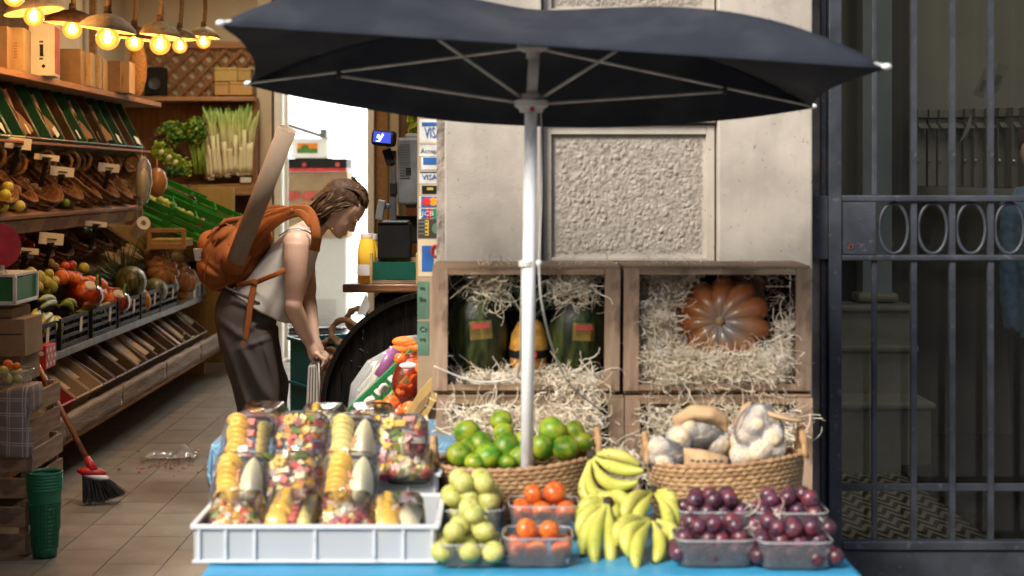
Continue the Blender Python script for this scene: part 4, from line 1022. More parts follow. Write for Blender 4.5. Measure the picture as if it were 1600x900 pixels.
cd.ball(P(842, 411, 4.175), .009, nu=7, nv=5)
obj('cord', cd, M['paper'], um, smooth=True, label='white cord knotted round the pole and trailing over the crates')
# ================================================================ shop interior
def PX(px, py, x): return P(px, py, F*x/(px-CX))
YA, YB = 6.2, 11.6
sh = thing('display_shelving', 'long stepped wooden display shelving along the left wall of the shop', 'shelving', (-2.5, 9, 0))
def sb(name, c, s, m, Mx=I3, bevel=.003):
    mb = MB(); mb.box(c, s, Mx); return obj(name, mb, m if not isinstance(m, str) else M[m], sh, bevel=bevel)
yc, yl = (YA+YB)/2, YB-YA
# lowest board: rough old planks
for i in range(5):
    y0 = YA+yl*i/5; mb = MB()
    mb.grid(lambda u, v: (-2.045+.012*noise.noise(Vector((u*4+i, v*3, 2))), y0+.004+(yl/5-.008)*u, .235+.11*v+.010*noise.noise(Vector((u*5+i*3, v, 5)))), 24, 4)
    obj('front_board', mb, M['oldwood'], sh, smooth=True, solid=.03)
sb('lower_slope', (-2.42, yc, .40), (.80, yl, .02), 'shelf', rot(0, 32, 0))
sb('back_board', (-2.7, yc, .35), (.03, yl, .7), 'panel')
sb('middle_shelf', (-2.55, yc, .575), (.68, yl, .03), 'shelf')
sb('edge_strip', (-2.2, yc, .578), (.014, yl, .038), 'mgrey')
sb('step_board', (-2.76, yc, .96), (.45, yl, .02), 'shelf', rot(0, 22, 0))
for i in range(18):
    sb('sloping_plank', (-2.40, YA+.30+i*.222, 1.215), (.014, .218, .075), 'yellowwood' if i % 3 == 1 else 'shelf', rot(random.uniform(-1,1), 24, 0))
sb('upper_shelf', (-2.64, 8.35, 1.36), (.62, 3.7, .022), 'shelf', rot(0, 18, 0))
sb('crate_rail', (-2.33, 8.4, 1.63), (.03, 3.8, .014), 'panel')
sb('box_shelf', (-2.63, 8.5, 1.962), (.55, 4.6, .032), 'shelf')
for y in (YA+.02, YB-.03): sb('end_panel', (-2.6, y, .56), (.8, .03, 1.1), 'yellowwood')
c_ = P(336, 510, 11.55); sb('end_post', (c_.x-.0, 11.62, .74), (.26, .05, 1.30), 'yellowwood')
for y in (6.6, 8.2, 9.8, 11.2): sb('wall_post', (-2.93, y, 1.5), (.05, .05, 3.0), 'shelf')
# bamboo screen behind the boxes
scr = thing('bamboo_screen', 'dark bamboo pole screen on the left wall above the box shelf', 'screen', (-2.96, 8.6, 2.0))
bme_ = mesh_of('pole', MB().tube([(0,0,0), (0,0,.62)], .017, 7), M['oldwood'], True)
for i in range(90): put('pole', bme_, (-2.97, 6.5+i*.042, 1.99+random.uniform(0,.02)), parent=scr)

def tilt_box(name, loc, w, L, D, tilt, m, label, group, back=True, th=.008, cat='crate', contents=None, lip=None):
    t = thing(name, label, cat, loc, group); T = rot(0, tilt, 0); c = Vector(loc)
    def part(nm, cc, s, mm=m):
        mb = MB(); mb.box(c+T @ Vector(cc), s, T); return obj(nm, mb, mm, t)
    part('bottom', (0,0,-D+th/2), (L, w, th))
    for s in (-1, 1):
        part('side_wall', (0, s*(w/2-th/2), -D/2+th*.5), (L-th*2, th, D-th)); part('end_wall', (s*(L/2-th/2), 0, -D/2+th*.5), (th, w-.001, D-th))
    return t, T
M['brown_pl'] = mat('brown crate', (.045,.022,.012), .5, rnd=.2)
for i in range(15):
    y = 6.95+i*.232; g_ = i % 3 != 1
    x = -2.445; z = 1.815
    lab = ('dark green plastic crate tilted on the upper rack, %s from the front' if g_ else 'dark brown crate tilted on the upper rack, %s from the front') % ORD[i]
    t, T = tilt_box('tilted_crate', (x, y, z), .218, .36, .15, 62, M['dgreen_pl'] if g_ else M['brown_pl'], lab, 'tilted crates on the upper rack')
    c = Vector((x, y, z))
    if i % 2 == 0:
        mb = MB(); mb.box(c+T @ V(.13, random.uniform(-.04,.04), .004), (.055, .075, .002), T @ rot(random.uniform(-14,14), 0, random.uniform(-20,20)))
        tag(obj('price_card', mb, M['paper'], loc=c), 'white price card stuck on the %s of the upper rack' % ('%s crate, a green one,' % ORD[i] if g_ else '%s crate, a brown one,' % ORD[i]), 'price card', 'price cards on the upper rack')
    if i in (1, 4, 6, 9, 11):
        mb = MB()
        def g(u, v): 
            p = c+T @ V(-.10+.24*v, -.07+.13*u, -.03+.03*math.sin(u*5+v*3)); return p+V(0,0,.01*noise.noise(p*30))
        mb.grid(g, 8, 8); tag(obj('paper_sheet', mb, M['cardboard'], smooth=True, loc=c), 'crumpled brown paper lying in the %s upper rack crate from the front' % ORD[i], 'paper', 'papers in the upper rack')
# tilted shallow wooden boxes on the floor shelf
M['tray_w'] = woodm('worn tray wood', (.05,.03,.017), (.15,.10,.06), 'x', rnd=.35)
names = ['cardboard box with oval print', 'red printed cardboard box', 'pale box with oval print', 'plain wooden tray', 'wooden tray with pale boards']
M['redbox'] = mat('red carton', (.30,.03,.02), .7)
for i in range(17):
    y = 6.72+i*.262; m_ = M['redbox'] if i == 3 else (M['card_lt'] if i in (1,2,4,5) else M['tray_w'])
    lab = ('red printed carton' if i == 3 else 'pale printed carton' if i in (1,2,4,5) else 'shallow wooden tray')+' tilted on the floor level shelf, %s from the front' % ORD[i]
    t, T = tilt_box('produce_tray', (-2.235, y, .50), .245, .40, .085 if i % 3 else .11, 38, m_, lab, 'tilted trays on the floor level shelf', th=.011)
    c = V(-2.235, y, .50)
    for j in range(random.randint(1, 3)):
        mb = MB(); mb.box(c+T @ V(random.uniform(-.05,.06), random.uniform(-.07,.07), -.035+.012*j), (random.uniform(.24,.32), random.uniform(.05,.09), .008), T @ rot(random.uniform(-12,12), random.uniform(-3,3), random.uniform(-6,6))); obj('loose_board', mb, M['crate_x' if (i+j) % 2 else 'card_lt'], t)
    if i in (2, 5):
        mb = MB()
        for rr_ in (.05, .038): mb.tube([c+T @ V(.203, .075*math.cos(w)*rr_/.05, -.045+.026*math.sin(w)*rr_/.05) for w in [2*math.pi*k/20 for k in range(20)]], .0014, 4, closed=True)
        obj('oval_print', mb, M['ink'], t)
for i in range(9):
    rr = random.Random(i); c = PX(291+rr.uniform(-9,9), 537+rr.uniform(-8,8), -2.15); mb = MB(); 
    mb.tube(banana_path(c, c+V(rr.uniform(-.05,.05), rr.uniform(-.1,.1), rr.uniform(.02,.08)), V(0,0,.01), 5), [.016,.02,.018,.012,.008,.003], 6)
    tag(obj('endive', mb, M['yellowgreen'] if 'yellowgreen' in M else M.setdefault('yellowgreen', mat('pale yellow endive', (.66,.66,.10), .4, col2=(.80,.78,.45), scale=20)), smooth=True, loc=c), 'pale yellow endive lying in a tilted tray on the floor level shelf', 'endive', 'endives on the floor shelf')

# ---- black crates on the middle shelf
def net_crate(y, w, label, m='black', z0=.595, x0=-2.20, dp=.34, h=.15):
    c = V(x0-dp/2, y, z0); t = thing('black_crate', label, 'crate', c, 'black plastic crates on the middle shelf')
    def bar(nm, cc, s): 
        mb = MB(); mb.box(c+Vector(cc), s); return obj(nm, mb, M[m], t, bevel=.002)
    bar('base', (0,0,.006), (dp, w, .008))
    for k in range(4): bar('front_rail', (dp/2-.004, 0, .02+k*.042), (.010, w-.004, .018 if k < 3 else .026))
    for s in (-1, 1):
        bar('side_wall', (0, s*(w/2-.004), h/2), (dp-.02, .007, h)); bar('corner', (dp/2-.006, s*(w/2-.007), h/2), (.016, .014, h))
    bar('back_wall', (-dp/2, 0, h/2), (.007, w, h)); 
    for q in (-.25, 0, .25): bar('upright', (dp/2-.007, q*w, h/2), (.008, .010, h-.01))
    mb = MB(); mb.box(c+V(dp/2+.004, w*.2, h-.05), (.002, .045, .075), rot(4, 4)); obj('price_tag', mb, M['paper'], t)
    return t
ycr = [7.45, 8.05, 8.65, 9.22, 9.78, 10.32]
for y, l_ in zip(ycr, ('yellow bananas', 'green plantains', 'netted oranges', 'a pineapple', 'striped melons', 'custard apples')): net_crate(y, .52, 'black plastic crate under %s on the middle shelf' % l_)
t = thing('picture_box', 'white box with blue picture print at the far end of the middle shelf', 'box', PX(301, 465, -2.22)); mb = MB(); c = PX(301, 456, -2.25); mb.box(c, (.10, .42, .15)); obj('carton', mb, M['paper'], t, bevel=.002)
mb = MB(); mb.box(c+V(.052, -.08, 0), (.002, .10, .10)); mb.box(c+V(.052, .09, .01), (.002, .08, .08)); obj('print', mb, M['blueink'], t)
t = thing('polka_dot_box', 'red carton with white polka dots at the near end of the middle shelf', 'box', PX(58, 558, -2.2)); c = PX(60, 556, -2.22); mb = MB(); mb.box(c, (.12, .17, .11)); obj('carton', mb, M['redp'], t, bevel=.002)
mb = MB()
for a in range(3):
    for b_ in range(3): mb.lathe([(0,0),(.012,0)], c+V(.0612, -.06+.055*a+(.02 if b_ % 2 else 0), -.035+.034*b_), 10, rot(0,90))
    mb.lathe([(0,0),(.012,0)], c+V(-.04+.04*a, -.0862, .02-.03*(a % 2)), 10, rot(90))
obj('dots', mb, M['paper'], t)

# ---- generic produce meshes
def fruit_mesh(nm, m_, fn=None, sc=(1,1,1), nu=16, nv=11):
    mb = MB(); mb.ball((0,0,0), sc, nu=nu, nv=nv, fn=fn); return mesh_of(nm, mb, m_, True)
M['orange'] = mat('orange peel', (.72,.15,.01), .4, col2=(.80,.22,.02), bump=.3, bscale=200, rnd=.1)
M['pear'] = mat('pear skin', (.30,.28,.04), .4, col2=(.55,.50,.09), scale=8, bump=.1, rnd=.12)
M['apple'] = mat('yellow apple skin', (.45,.46,.06), .35, col2=(.62,.60,.14), scale=5, bump=.05, rnd=.1)
M['redapple'] = mat('red apple skin', (.40,.02,.012), .3, col2=(.60,.10,.03), scale=6, bump=.05, rnd=.15)
M['lime'] = mat('lime skin', (.12,.24,.02), .35, rnd=.2)
M['earthy'] = mat('brown potato', (.20,.12,.055), .75, col2=(.30,.19,.09), rnd=.15)
M['dmelon'] = mat('striped melon', (.02,.03,.012), .35, col2=(.20,.20,.08), scale=12, stretch=(4,4,.7), bump=.3)
M['squash'] = mat('brown squash', (.24,.10,.035), .35, col2=(.42,.20,.07), scale=7, bump=.1)
M['dsquash'] = mat('black green squash', (.008,.014,.010), .35)
me_or = fruit_mesh('orange', M['orange']); me_pear = fruit_mesh('pear', M['pear'], lambda d: 1+.15*(-d.z if d.z < 0 else -d.z*.9), (1,1,1.25)); me_ap = fruit_mesh('apple', M['apple'], lambda d: 1-.18*abs(d.z)**8)
me_ra = fruit_mesh('red_apple', M['redapple'], lambda d: 1-.18*abs(d.z)**8); me_li = fruit_mesh('lime', M['lime'], None, (1,1,1.15)); me_po = fruit_mesh('brown_potato', M['earthy'], lambda d: 1+.08*noise.noise(d*2), (1.2,.9,.85))
def scat(spots, me, nm, label, cat, group, x=-2.4, r=None, stalk=False):
    for i, (px, py, rp_) in enumerate(spots):
        q = PX(px, py, x+random.uniform(-.02,.02)); fruit(nm, me, q, rp_/F*q.y, label, cat, group, i*13+int(px), stalk=stalk)
# oranges heaped behind green handled nets
rr = random.Random(3); sp_ = []
for i in range(34): sp_.append((rr.uniform(94, 196), 0, rr.uniform(9.5, 12.5)))
sp_ = [(x, 436+(x-92)*.26+rr.uniform(-8, 24), r) for x, _, r in sp_]
scat(sp_, me_or, 'orange', 'orange in the netted heap on the middle shelf between bananas and pineapples', 'orange', 'oranges on the middle shelf', x=-2.32)
# red nets over part of the oranges: bags with looped green handles
M['rednet'] = clearm('red net film', (1,.8,.7), .16, .25, body=(.65,.06,.03))
for k, (px, py) in enumerate(((132, 462), (176, 474))):
    c = PX(px, py, -2.27); t = thing('orange_net', ['red net bag of oranges with green handles nearer the front', 'red net bag of oranges with green handles next to the pineapple'][k], 'net bag', c, 'net bags of oranges')
    mb = MB(); mb.ball(c, (.10,.15,.085), nu=22, nv=14, fn=lambda d: 1+.12*noise.noise(d*3+Vector((k,0,0)))); obj('net', mb, M['rednet'], t, smooth=True)
    mb = MB(); mb.tube([c+V(.075, .055*math.cos(w), .11*math.sin(w)) for w in [math.pi*i/14 for i in range(15)]], .009, 6, flat=.25, up=(0,1,0)); obj('handle', mb, M['leaf'], t, smooth=True)
    mb = MB(); mb.ball(c+V(.055,-.07,.06), (.004,.045,.03), rot(0,-35,-30), nu=12, nv=8); obj('label', mb, M['paper'], t, smooth=True)
    for j in range(7): 
        q = c+V((.01,.05,.04,.03,-.02,.055,0)[j], (-.09,-.055,.0,.06,.03,.085,-.03)[j], (.03,.01,.035,.03,.045,0,.04)[j]); put('orange', me_or, q, None, .037, parent=t)
scat([(50,437,9),(62,432,9),(72,440,9),(57,446,9),(68,450,9),(80,447,9),(84,438,8),(76,428,8),(48,425,8)], me_pear, 'pear', 'yellow green pear in the wicker basket at the near end of the middle level', 'pear', 'pears on the middle level', x=-2.30)
scat([(8,305,9.5),(20,318,10),(30,322,9.5),(4,322,10),(12,292,9)], me_ap, 'apple', 'yellow apple with sticker in the near basket of the upper shelf', 'apple', 'yellow apples on the upper shelf', x=-2.34)
scat([(101,416,7.5),(112,415,8),(108,433,8),(120,432,8),(97,426,7)], me_ra, 'red_apple', 'red apple spilling from a small wicker basket on the middle level', 'apple', 'red apples on the middle level', x=-2.36)
scat([(131,419,9)], me_ap, 'apple', 'single bright yellow apple between the red apples and the pineapple leaves', 'apple', None, x=-2.36)
scat([(112,315,5.5),(103,317,6),(120,314,5.5),(62,315,6)], me_li, 'lime', 'lime at the edge of the upper shelf', 'lime', 'limes on the upper shelf', x=-2.36)
scat([(78,321,7)], me_or, 'orange', 'single orange at the edge of the upper shelf', 'orange', None, x=-2.42)
scat([(92,425,8),(85,418,8),(98,438,8),(104,446,7),(90,436,8),(110,448,7),(80,412,7)], me_po, 'brown_potato', 'brown potato in the sack on the middle level', 'potato', 'brown potatoes on the middle level', x=-2.38)
# pineapples with long leaves
for k, (px, py, tl_, l_) in enumerate(((212, 466, (60, -20, 20), 'pineapple lying in the black crate with its leaves towards the oranges'), (276, 447, (58, -30, 30), 'pineapple behind the striped melon on the middle shelf'))):
    c = PX(px, py, -2.27); Mx = (V(-.35, -.62, .55).normalized()).to_track_quat('Z', 'Y').to_matrix()
    pineapple(c, .12, .078, Mx, l_, seed=9+k, leaves=44, ll=.34, group='pineapples on the middle shelf')
def simple(nm, cat, label, c, parts, group=None):
    t = thing(nm, label, cat, c, group)
    for pn_, mb, m_ in parts: obj(pn_, mb, M[m_], t, smooth=True)
    return t
for k, (px, py, rx, rz, l_) in enumerate(((203, 441, .10, .13, 'dark melon behind the pineapple on the middle shelf'), (241, 455, .085, .13, 'striped green melon with a clear strap in the middle of the shelf'), (262, 448, .075, .11, 'second striped melon behind the strapped one'))):
    c = PX(px, py, -2.27); mb = MB(); Mx = rot(80, 0, 20); mb.ball(c, (rx,rx,rz), Mx, 22, 16, fn=lambda d: 1+.01*math.cos(12*math.atan2(d.y,d.x)))
    ms = MB(); ms.tube([c+Mx @ V(0,0,rz-.003), c+Mx @ V(0,.004,rz+.02)], .006, 6)
    simple('melon', 'melon', l_, c, (('skin', mb, 'dmelon'), ('stalk', ms, 'rope')), 'melons on the middle shelf')
q = PX(283, 432, -2.22); pumpk(q, .135, rot(30, 40, 20), 'brown ribbed pumpkin near the far end of the middle shelf', M['squash'], lobes=10, group='pumpkins on the middle shelf')
q = PX(254, 424, -2.28); pumpk(q, .115, rot(60, 30, 20), 'smaller brown ribbed pumpkin left of the big one', M['squash'], lobes=9, group='pumpkins on the middle shelf')
q = PX(309, 424, -2.24); pumpk(q, .09, rot(60, 30, 20), 'nearly black squash beside the orange backpack', M['dsquash'], lobes=8)
# bananas on the shelf
for k, (px, py, tips, l_, m_) in enumerate((
 (82, 496, [(-30,25),(-14,32),(0,32),(14,30),(-22,14)], 'yellow bananas standing in the near black crate', 'banana'),
 (60, 490, [(-10,25),(4,28),(-14,16)], 'ripe banana hand at the near corner of the black crate', 'banana'),
 (112, 492, [(60,-6),(56,4),(50,12),(40,14),(62,2)], 'green plantains lying lengthwise over the second black crate', 'banana_g'),
 (90, 480, [(-30,-10),(-28,2),(24,8),(30,0)], 'dark green plantains in the shade behind the yellow bananas', 'banana_g'),
 (150, 486, [(28,-2),(30,8),(22,30),(24,40)], 'green plantains hanging over the edge of the crate', 'banana_g'))):
    c = PX(px, py, -2.28)
    bunch(c, [(PX(px+a, py+b_, -2.22), V(.01, 0, .03)) for a, b_ in tips], l_, 'bananas and plantains on the middle shelf', r=.021, m=m_)
# small wicker baskets with ring handles, tilted towards the aisle
def scoop():
    t = thing('wicker_scoop', 'x', 'basket', (0,0,0), 'tilted wicker baskets on the shelving')
    T = I3; mb = MB()
    prof = [(.02,0),(.12,.0),(.165,.02),(.185,.05),(.195,.085),(.20,.115),(.192,.117),(.185,.085),(.17,.05),(.14,.02)]
    mb.lathe(prof, n=44, sy=1.05, fn=lambda a, z: 1+.018*math.sin(a*44/2)*(1 if int(z*90) % 2 else -1)); obj('bowl', mb, M['ricewicker'], t, smooth=True)
    for i, z in enumerate((.03, .06, .09, .116)):
        r_ = (.176, .192, .200, .203)[i]; mb = MB(); N = 60
        mb.tube([(r_*math.cos(2*math.pi*k/N), 1.05*r_*math.sin(2*math.pi*k/N), z) for k in range(N)], [.008*(1+.3*math.sin(k*2.1)) for k in range(N)], 5, closed=True); obj('coil', mb, M['ricewicker'], t, smooth=True)
    for s in (-1, 1):
        mb = MB(); N = 18; mb.tube([(-.03+.05*math.cos(2*math.pi*k/N), s*.17, .15+.055*math.sin(2*math.pi*k/N)) for k in range(N)], [.010*(1+.2*math.sin(k*2.6)) for k in range(N)], 6, closed=True); obj('handle', mb, M['rope2'], t, smooth=True)
    return t
M['rope2'] = mat('brown rope', (.16,.08,.035), .85, col2=(.30,.17,.08), scale=60, bump=.8, bscale=150)
sc0 = scoop(); first = True
pos = []
for i in range(9): pos.append((-2.56, 6.95+i*.40, 1.40, 46, 'upper shelf'))
for i in range(9): pos.append((-2.74, 6.95+i*.42, 1.06, 40, 'middle level'))
for i in range(8): pos.append((-2.80, 7.12+i*.40, 1.52, 58, 'shelf back'))
for i, (x, y, z, tl_, w_) in enumerate(pos):
    ix = i if i < 9 else i-9 if i < 18 else i-18
    lab = 'brown wicker basket with ring handles on the %s, %s from the front' % (w_, ORD[ix])
    lab = ' '.join(lab.split()[:16]) if len(lab.split()) > 16 else lab
    T = rot(0,0,random.uniform(-12,12)) @ rot(random.uniform(-6,6), tl_+random.uniform(-5,5), 0)
    if i == 0: sc0.location = (x, y, z); sc0.rotation_euler = T.to_euler(); sc0['label'] = lab
    else: copy_tree(sc0, (x, y, z), T, random.uniform(1.0, 1.15), lab)
# fill a few baskets with brown onions and nuts
me_on = fruit_mesh('onion', M['earthy'], None, (1,1,.9), 10, 8)
rr = random.Random(12)
for i in (2, 3, 5, 6, 8):
    x, y, z = pos[i][:3]
    for k in range(12):
        a = rr.uniform(0, 6.28); q_ = rr.uniform(0, .12)
        fruit('onion', me_on, V(x+.05+q_*math.cos(a)*.8, y+q_*math.sin(a), z+.045-q_*math.cos(a)*.5), rr.uniform(.022,.03), 'brown onion in a wicker basket of the upper shelf', 'onion', 'onions in the upper baskets', k+i*20, stalk=False)
for i in range(9, 18):
    x, y, z = pos[i][:3]; kind = ((me_po, 'brown_potato', 'brown potato', 'potato'), (me_li, 'lime', 'small green fruit', 'lime'), (me_or, 'orange', 'small orange', 'orange'), (me_ra, 'red_apple', 'red apple', 'apple'), (me_on, 'onion', 'brown onion', 'onion'))[i % 5]
    for k in range(9):
        a = rr.uniform(0, 6.28); q_ = rr.uniform(0, .10); fruit(kind[1], kind[0], V(x+.09+q_*math.cos(a)*.6, y+q_*math.sin(a), z+.06-q_*math.cos(a)*.5), rr.uniform(.024,.032), kind[2]+' in the %s wicker basket from the front, middle level' % ORD[i-9], kind[3], 'produce in the %s middle basket' % ORD[i-9], k+i*31, stalk=False)
# price cards on black clips
for k, (px, py, w_, l_) in enumerate(((97, 268, .05, 'white price card on a black clip above the limes'), (28, 224, .055, 'cream price card clipped near the front end of the upper rack'), (170, 262, .05, 'price card clipped beside the wooden crate, upper shelf'),
        (80, 373, .06, 'pink and white price card on a clip over the middle level'), (150, 350, .03, 'small white price card on a clip below the upper shelf'), (40, 392, .03, 'narrow price card on edge beside the pink sign'), (73, 246, .03, 'torn price card hanging beside the upper baskets'))):
    c = PX(px, py, -2.34); t = thing('price_clip', l_, 'price card', c, 'price cards on clips'); mb = MB(); mb.box(c, (.006, .13, w_), rot(-6, 0, -55)); obj('card', mb, M['paper'], t)
    mb = MB(); mb.box(c+V(.006,-.008,-.002), (.003, .05, .007), rot(-6,0,-55)); obj('print', mb, M['ink'], t)
    mb = MB(); mb.beam(c-V(0,0,w_*.4), c-V(.05,-.06,.15), .02, .012); mb.box(c-V(0,0,w_*.5), (.03,.05,.02)); obj('clip', mb, M['black'], t)
# pink round sign, scale-like white crate with green, cardboard boxes at left edge
t = thing('round_sign', 'dark pink round sign cut by the left edge of the photo', 'sign', PX(-2, 380, -2.2)); mb = MB(); mb.lathe([(0,.004),(.10,.004),(.10,-.004),(0,-.004)], PX(-4, 385, -2.2), 36, rot(80, 0, 20)); obj('disc', mb, mat('dark pink print', (.24,.015,.05), .5), t)
c = PX(22, 452, -1.98)
t = thing('white_bin', 'white rimmed bin with green fronts at the left edge above the cartons', 'bin', c)
d0 = c.y
for nm, m_, parts in (('frame', 'frost_rim', [((0,0,.058),(.30,.30,.012)),((0,0,-.052),(.31,.31,.014)),((.148,-.148,0),(.014,.014,.11)),((-.148,-.148,0),(.014,.014,.11)),((.148,.148,0),(.014,.014,.11))]), ('green_panel', 'green_pl', [((0,-.145,0),(.28,.006,.094)),((.145,0,0),(.006,.28,.094))])):
    mb = MB()
    for cc, s in parts: mb.box(c+V(-.13,.1,0)+Vector(cc), s)
    obj(nm, mb, M[m_], t, bevel=.002)
t = thing('bottle', 'small blue labelled bottle standing in the bin at the left edge', 'bottle', PX(4, 452, -2.0)); mb = MB(); q = PX(4, 440, -2.02)
mb.lathe([(.0,-.08),(.022,-.08),(.022,.03),(.009,.05),(.009,.065),(0,.066)], q, 14); obj('body', mb, M['clear2'], t, smooth=True); mb = MB(); mb.lathe([(.0225,-.06),(.0225,.015)], q, 14); obj('label', mb, M['blueink'], t, smooth=True)
for k, (a, b_, q0, q1, d, l_) in enumerate(((-60, 20, 484, 518, 6.35, 'narrow brown carton under the white rimmed bin'), (-60, 39, 500, 558, 6.3, 'large upright carton leaning at the left edge'), (-60, 34, 545, 600, 6.32, 'lower carton at the left edge behind the towel'))):
    p0, p1 = P(a, q1, d), P(b_, q0, d); c = (p0+p1)/2; t = thing('carton', l_, 'carton', c, 'cartons at the left edge'); mb = MB(); mb.box(c+V(0,.12,0), (p1.x-p0.x, .24, p1.z-p0.z), rot(0, -1.5)); obj('box', mb, M['cardboard'], t, bevel=.002)
    mb = MB(); mb.box(c+V(0,-.003,(p1.z-p0.z)*.1), (p1.x-p0.x-.02, .002, .004), rot(0,-1.5)); obj('seam', mb, M['ink'], t)
# left crate stack with towel, punnet, broom
LX = P(46, 800, 6.0).x; zt3 = CAMZ-(612-CY)/F*6.0
hh = zt3/3
pc = MB(); pc.box((0,0,0), (.30, .012, hh*.36)); plf = mesh_of('slat', pc, M['crate_x']); pc = MB(); pc.box((0,0,0), (.012, .44, hh*.36)); pls = mesh_of('slat', pc, M['crate_y']); pc = MB(); pc.box((0,0,0), (.03,.03,hh-.02)); ppm = mesh_of('post', pc, M['crate'])
for k in range(3):
    z0 = k*hh+.006; t = thing('slatted_crate', ['bottom slatted wooden crate of the stack at the left edge', 'middle slatted wooden crate of the stack beside the green baskets', 'top slatted wooden crate under the checked towel'][k], 'crate', (LX-.16, 6.2, z0), 'slatted crates stacked at the left edge')
    off = random.uniform(-.012,.012)
    for s in (.24, .72):
        put('slat', plf, (LX-.16+off, 5.985, z0+hh*s), rot(0, random.uniform(-.8,.8)), parent=t); put('slat', pls, (LX+off-.004, 6.2, z0+hh*s), rot(random.uniform(-.8,.8)), parent=t); put('slat', pls, (LX-.31+off, 6.2, z0+hh*s), parent=t)
    for x, y in ((LX-.026, 6.015), (LX-.29, 6.015), (LX-.026, 6.39)): put('post', ppm, (x+off, y, z0+hh/2), parent=t)
m, n, l, b = _mat('checked towel'); tc = n.new('ShaderNodeTexCoord'); sp = n.new('ShaderNodeSeparateXYZ'); l.new(tc.outputs['UV'], sp.inputs[0]); acc = None
tc2 = n.new('ShaderNodeAttribute'); tc2.attribute_name = 'cloth'; l.new(tc2.outputs['Vector'], sp.inputs[0])
for ax in (0, 1):
    f = mth('FRACT', mth('MULTIPLY', sp.outputs[ax], 7.0, n, l), None, n, l); a1 = mth('LESS_THAN', f, .08, n, l); a2 = mth('LESS_THAN', mth('ABSOLUTE', mth('SUBTRACT', f, .2, n, l), None, n, l), .03, n, l)
    s_ = mth('ADD', a1, a2, n, l); acc = s_ if acc is None else mth('ADD', acc, s_, n, l)
mx = n.new('ShaderNodeMix'); mx.data_type = 'RGBA'; mx.inputs[6].default_value = (.20,.165,.15,1); mx.inputs[7].default_value = (.42,.37,.34,1); l.new(mth('MINIMUM', acc, 1.0, n, l), mx.inputs[0]); l.new(mx.outputs[2], b.inputs['Base Color']); b.inputs['Roughness'].default_value = .95
mb = MB(); att = []
def tow(u, v):
    s = v*.40; x = LX-.36+.40*u
    if s < .14: y, z = 6.12-s, zt3+.012+.01*math.sin(u*9)
    else:
        y = 5.972-.014*abs(math.sin(u*9+1)); z = zt3+.012-(s-.14)*(1-.25*(1-u)**2)*1.0
    if x > LX: # folded over the side corner
        e = x-LX; z -= e*2.2; x = LX+.012+.01*math.sin(v*9)
    return (x, y+.006*noise.noise(Vector((u*6, v*6, 0))), z)
mb.grid(tow, 40, 40); to = obj('checked_towel', mb, m, smooth=True, solid=.003, loc=(LX-.1, 6.0, zt3))
at = to.data.attributes.new('cloth', 'FLOAT_VECTOR', 'POINT')
for j in range(41):
    for i in range(41): at.data[j*41+i].vector = (i/40, j/40, 0)
tag(to, 'brown grey checked towel draped over the top crate at the left edge', 'towel')
_, c, w, dd = punnet(-40, 38, 0, 6.0, .16, .055, 'clear punnet of orange pastry like fruit on the left crate stack', z0=zt3+.02, group=None)
scat([(5,580,8),(18,575,8),(28,583,8),(10,590,8),(26,592,7)], me_pear, 'fig', 'brownish yellow fruit in the clear punnet at the left edge', 'fruit', 'fruits in the left punnet', x=-1.93)
scat([(12,570,8),(26,572,6)], me_or, 'orange_crumble', 'orange topped fruit on the clear punnet at the left edge', 'fruit', 'orange fruits in the left punnet', x=-1.93)
# stack of green mesh baskets on the floor
gb = P(70, 852, 5.98); gb.z = .008
s_ = F/5.98
for k in range(6):
    t = thing('mesh_basket', ['tall outer green mesh basket standing on the shop floor', 'second rim of the green basket stack', 'third rim of the green basket stack', 'fourth rim of the green basket stack', 'fifth rim of the green basket stack', 'topmost rim of the green basket stack'][k], 'basket', gb+V(0,0,k*.012), 'green mesh baskets stacked on the shop floor')
    zb2 = gb+V(0,0,k*.012+.004); H_ = .262; r0, r1 = .046, .064
    R_ = lambda z: r0+(r1-r0)*z/H_
    if k == 0:
        mb = MB(); mb.lathe([(0,0),(r0,0),(R_(.03),.03)], zb2, 30); obj('base', mb, M['green_b'] if 'green_b' in M else M.setdefault('green_b', mat('mid green plastic', (.008,.15,.075), .4, var=.08, bump=.03)), t, smooth=True)
        mb = MB()
        for i in range(30):
            a = 2*math.pi*i/30; mb.tube([zb2+V(R_(.03)*math.cos(a), R_(.03)*math.sin(a), .03), zb2+V(R_(.21)*math.cos(a), R_(.21)*math.sin(a), .21)], .0013, 4)
        for j in range(12):
            z = .03+j*.0155; mb.tube([zb2+V(R_(z)*math.cos(2*math.pi*i/30), R_(z)*math.sin(2*math.pi*i/30), z) for i in range(30)], .0013, 4, closed=True)
        obj('mesh_wall', mb, M['green_b'], t, kind='stuff')
        mb = MB(); mb.lathe([(r0*.93,.004),(R_(.2)*.93,.2)], zb2, 30); obj('inner_wall', mb, M['green_b'], t, smooth=True)
        mb = MB(); mb.lathe([(R_(.21),.205),(R_(.262),.262)], zb2, 30); obj('collar', mb, M['green_b'], t, smooth=True)
    mb = MB(); mb.lathe([(r1,.250),(r1+.003,.252),(r1+.003,.262),(r1-.002,.262),(r1-.004,.252)], zb2, 30); obj('rim', mb, M['green_b'], t, smooth=True)
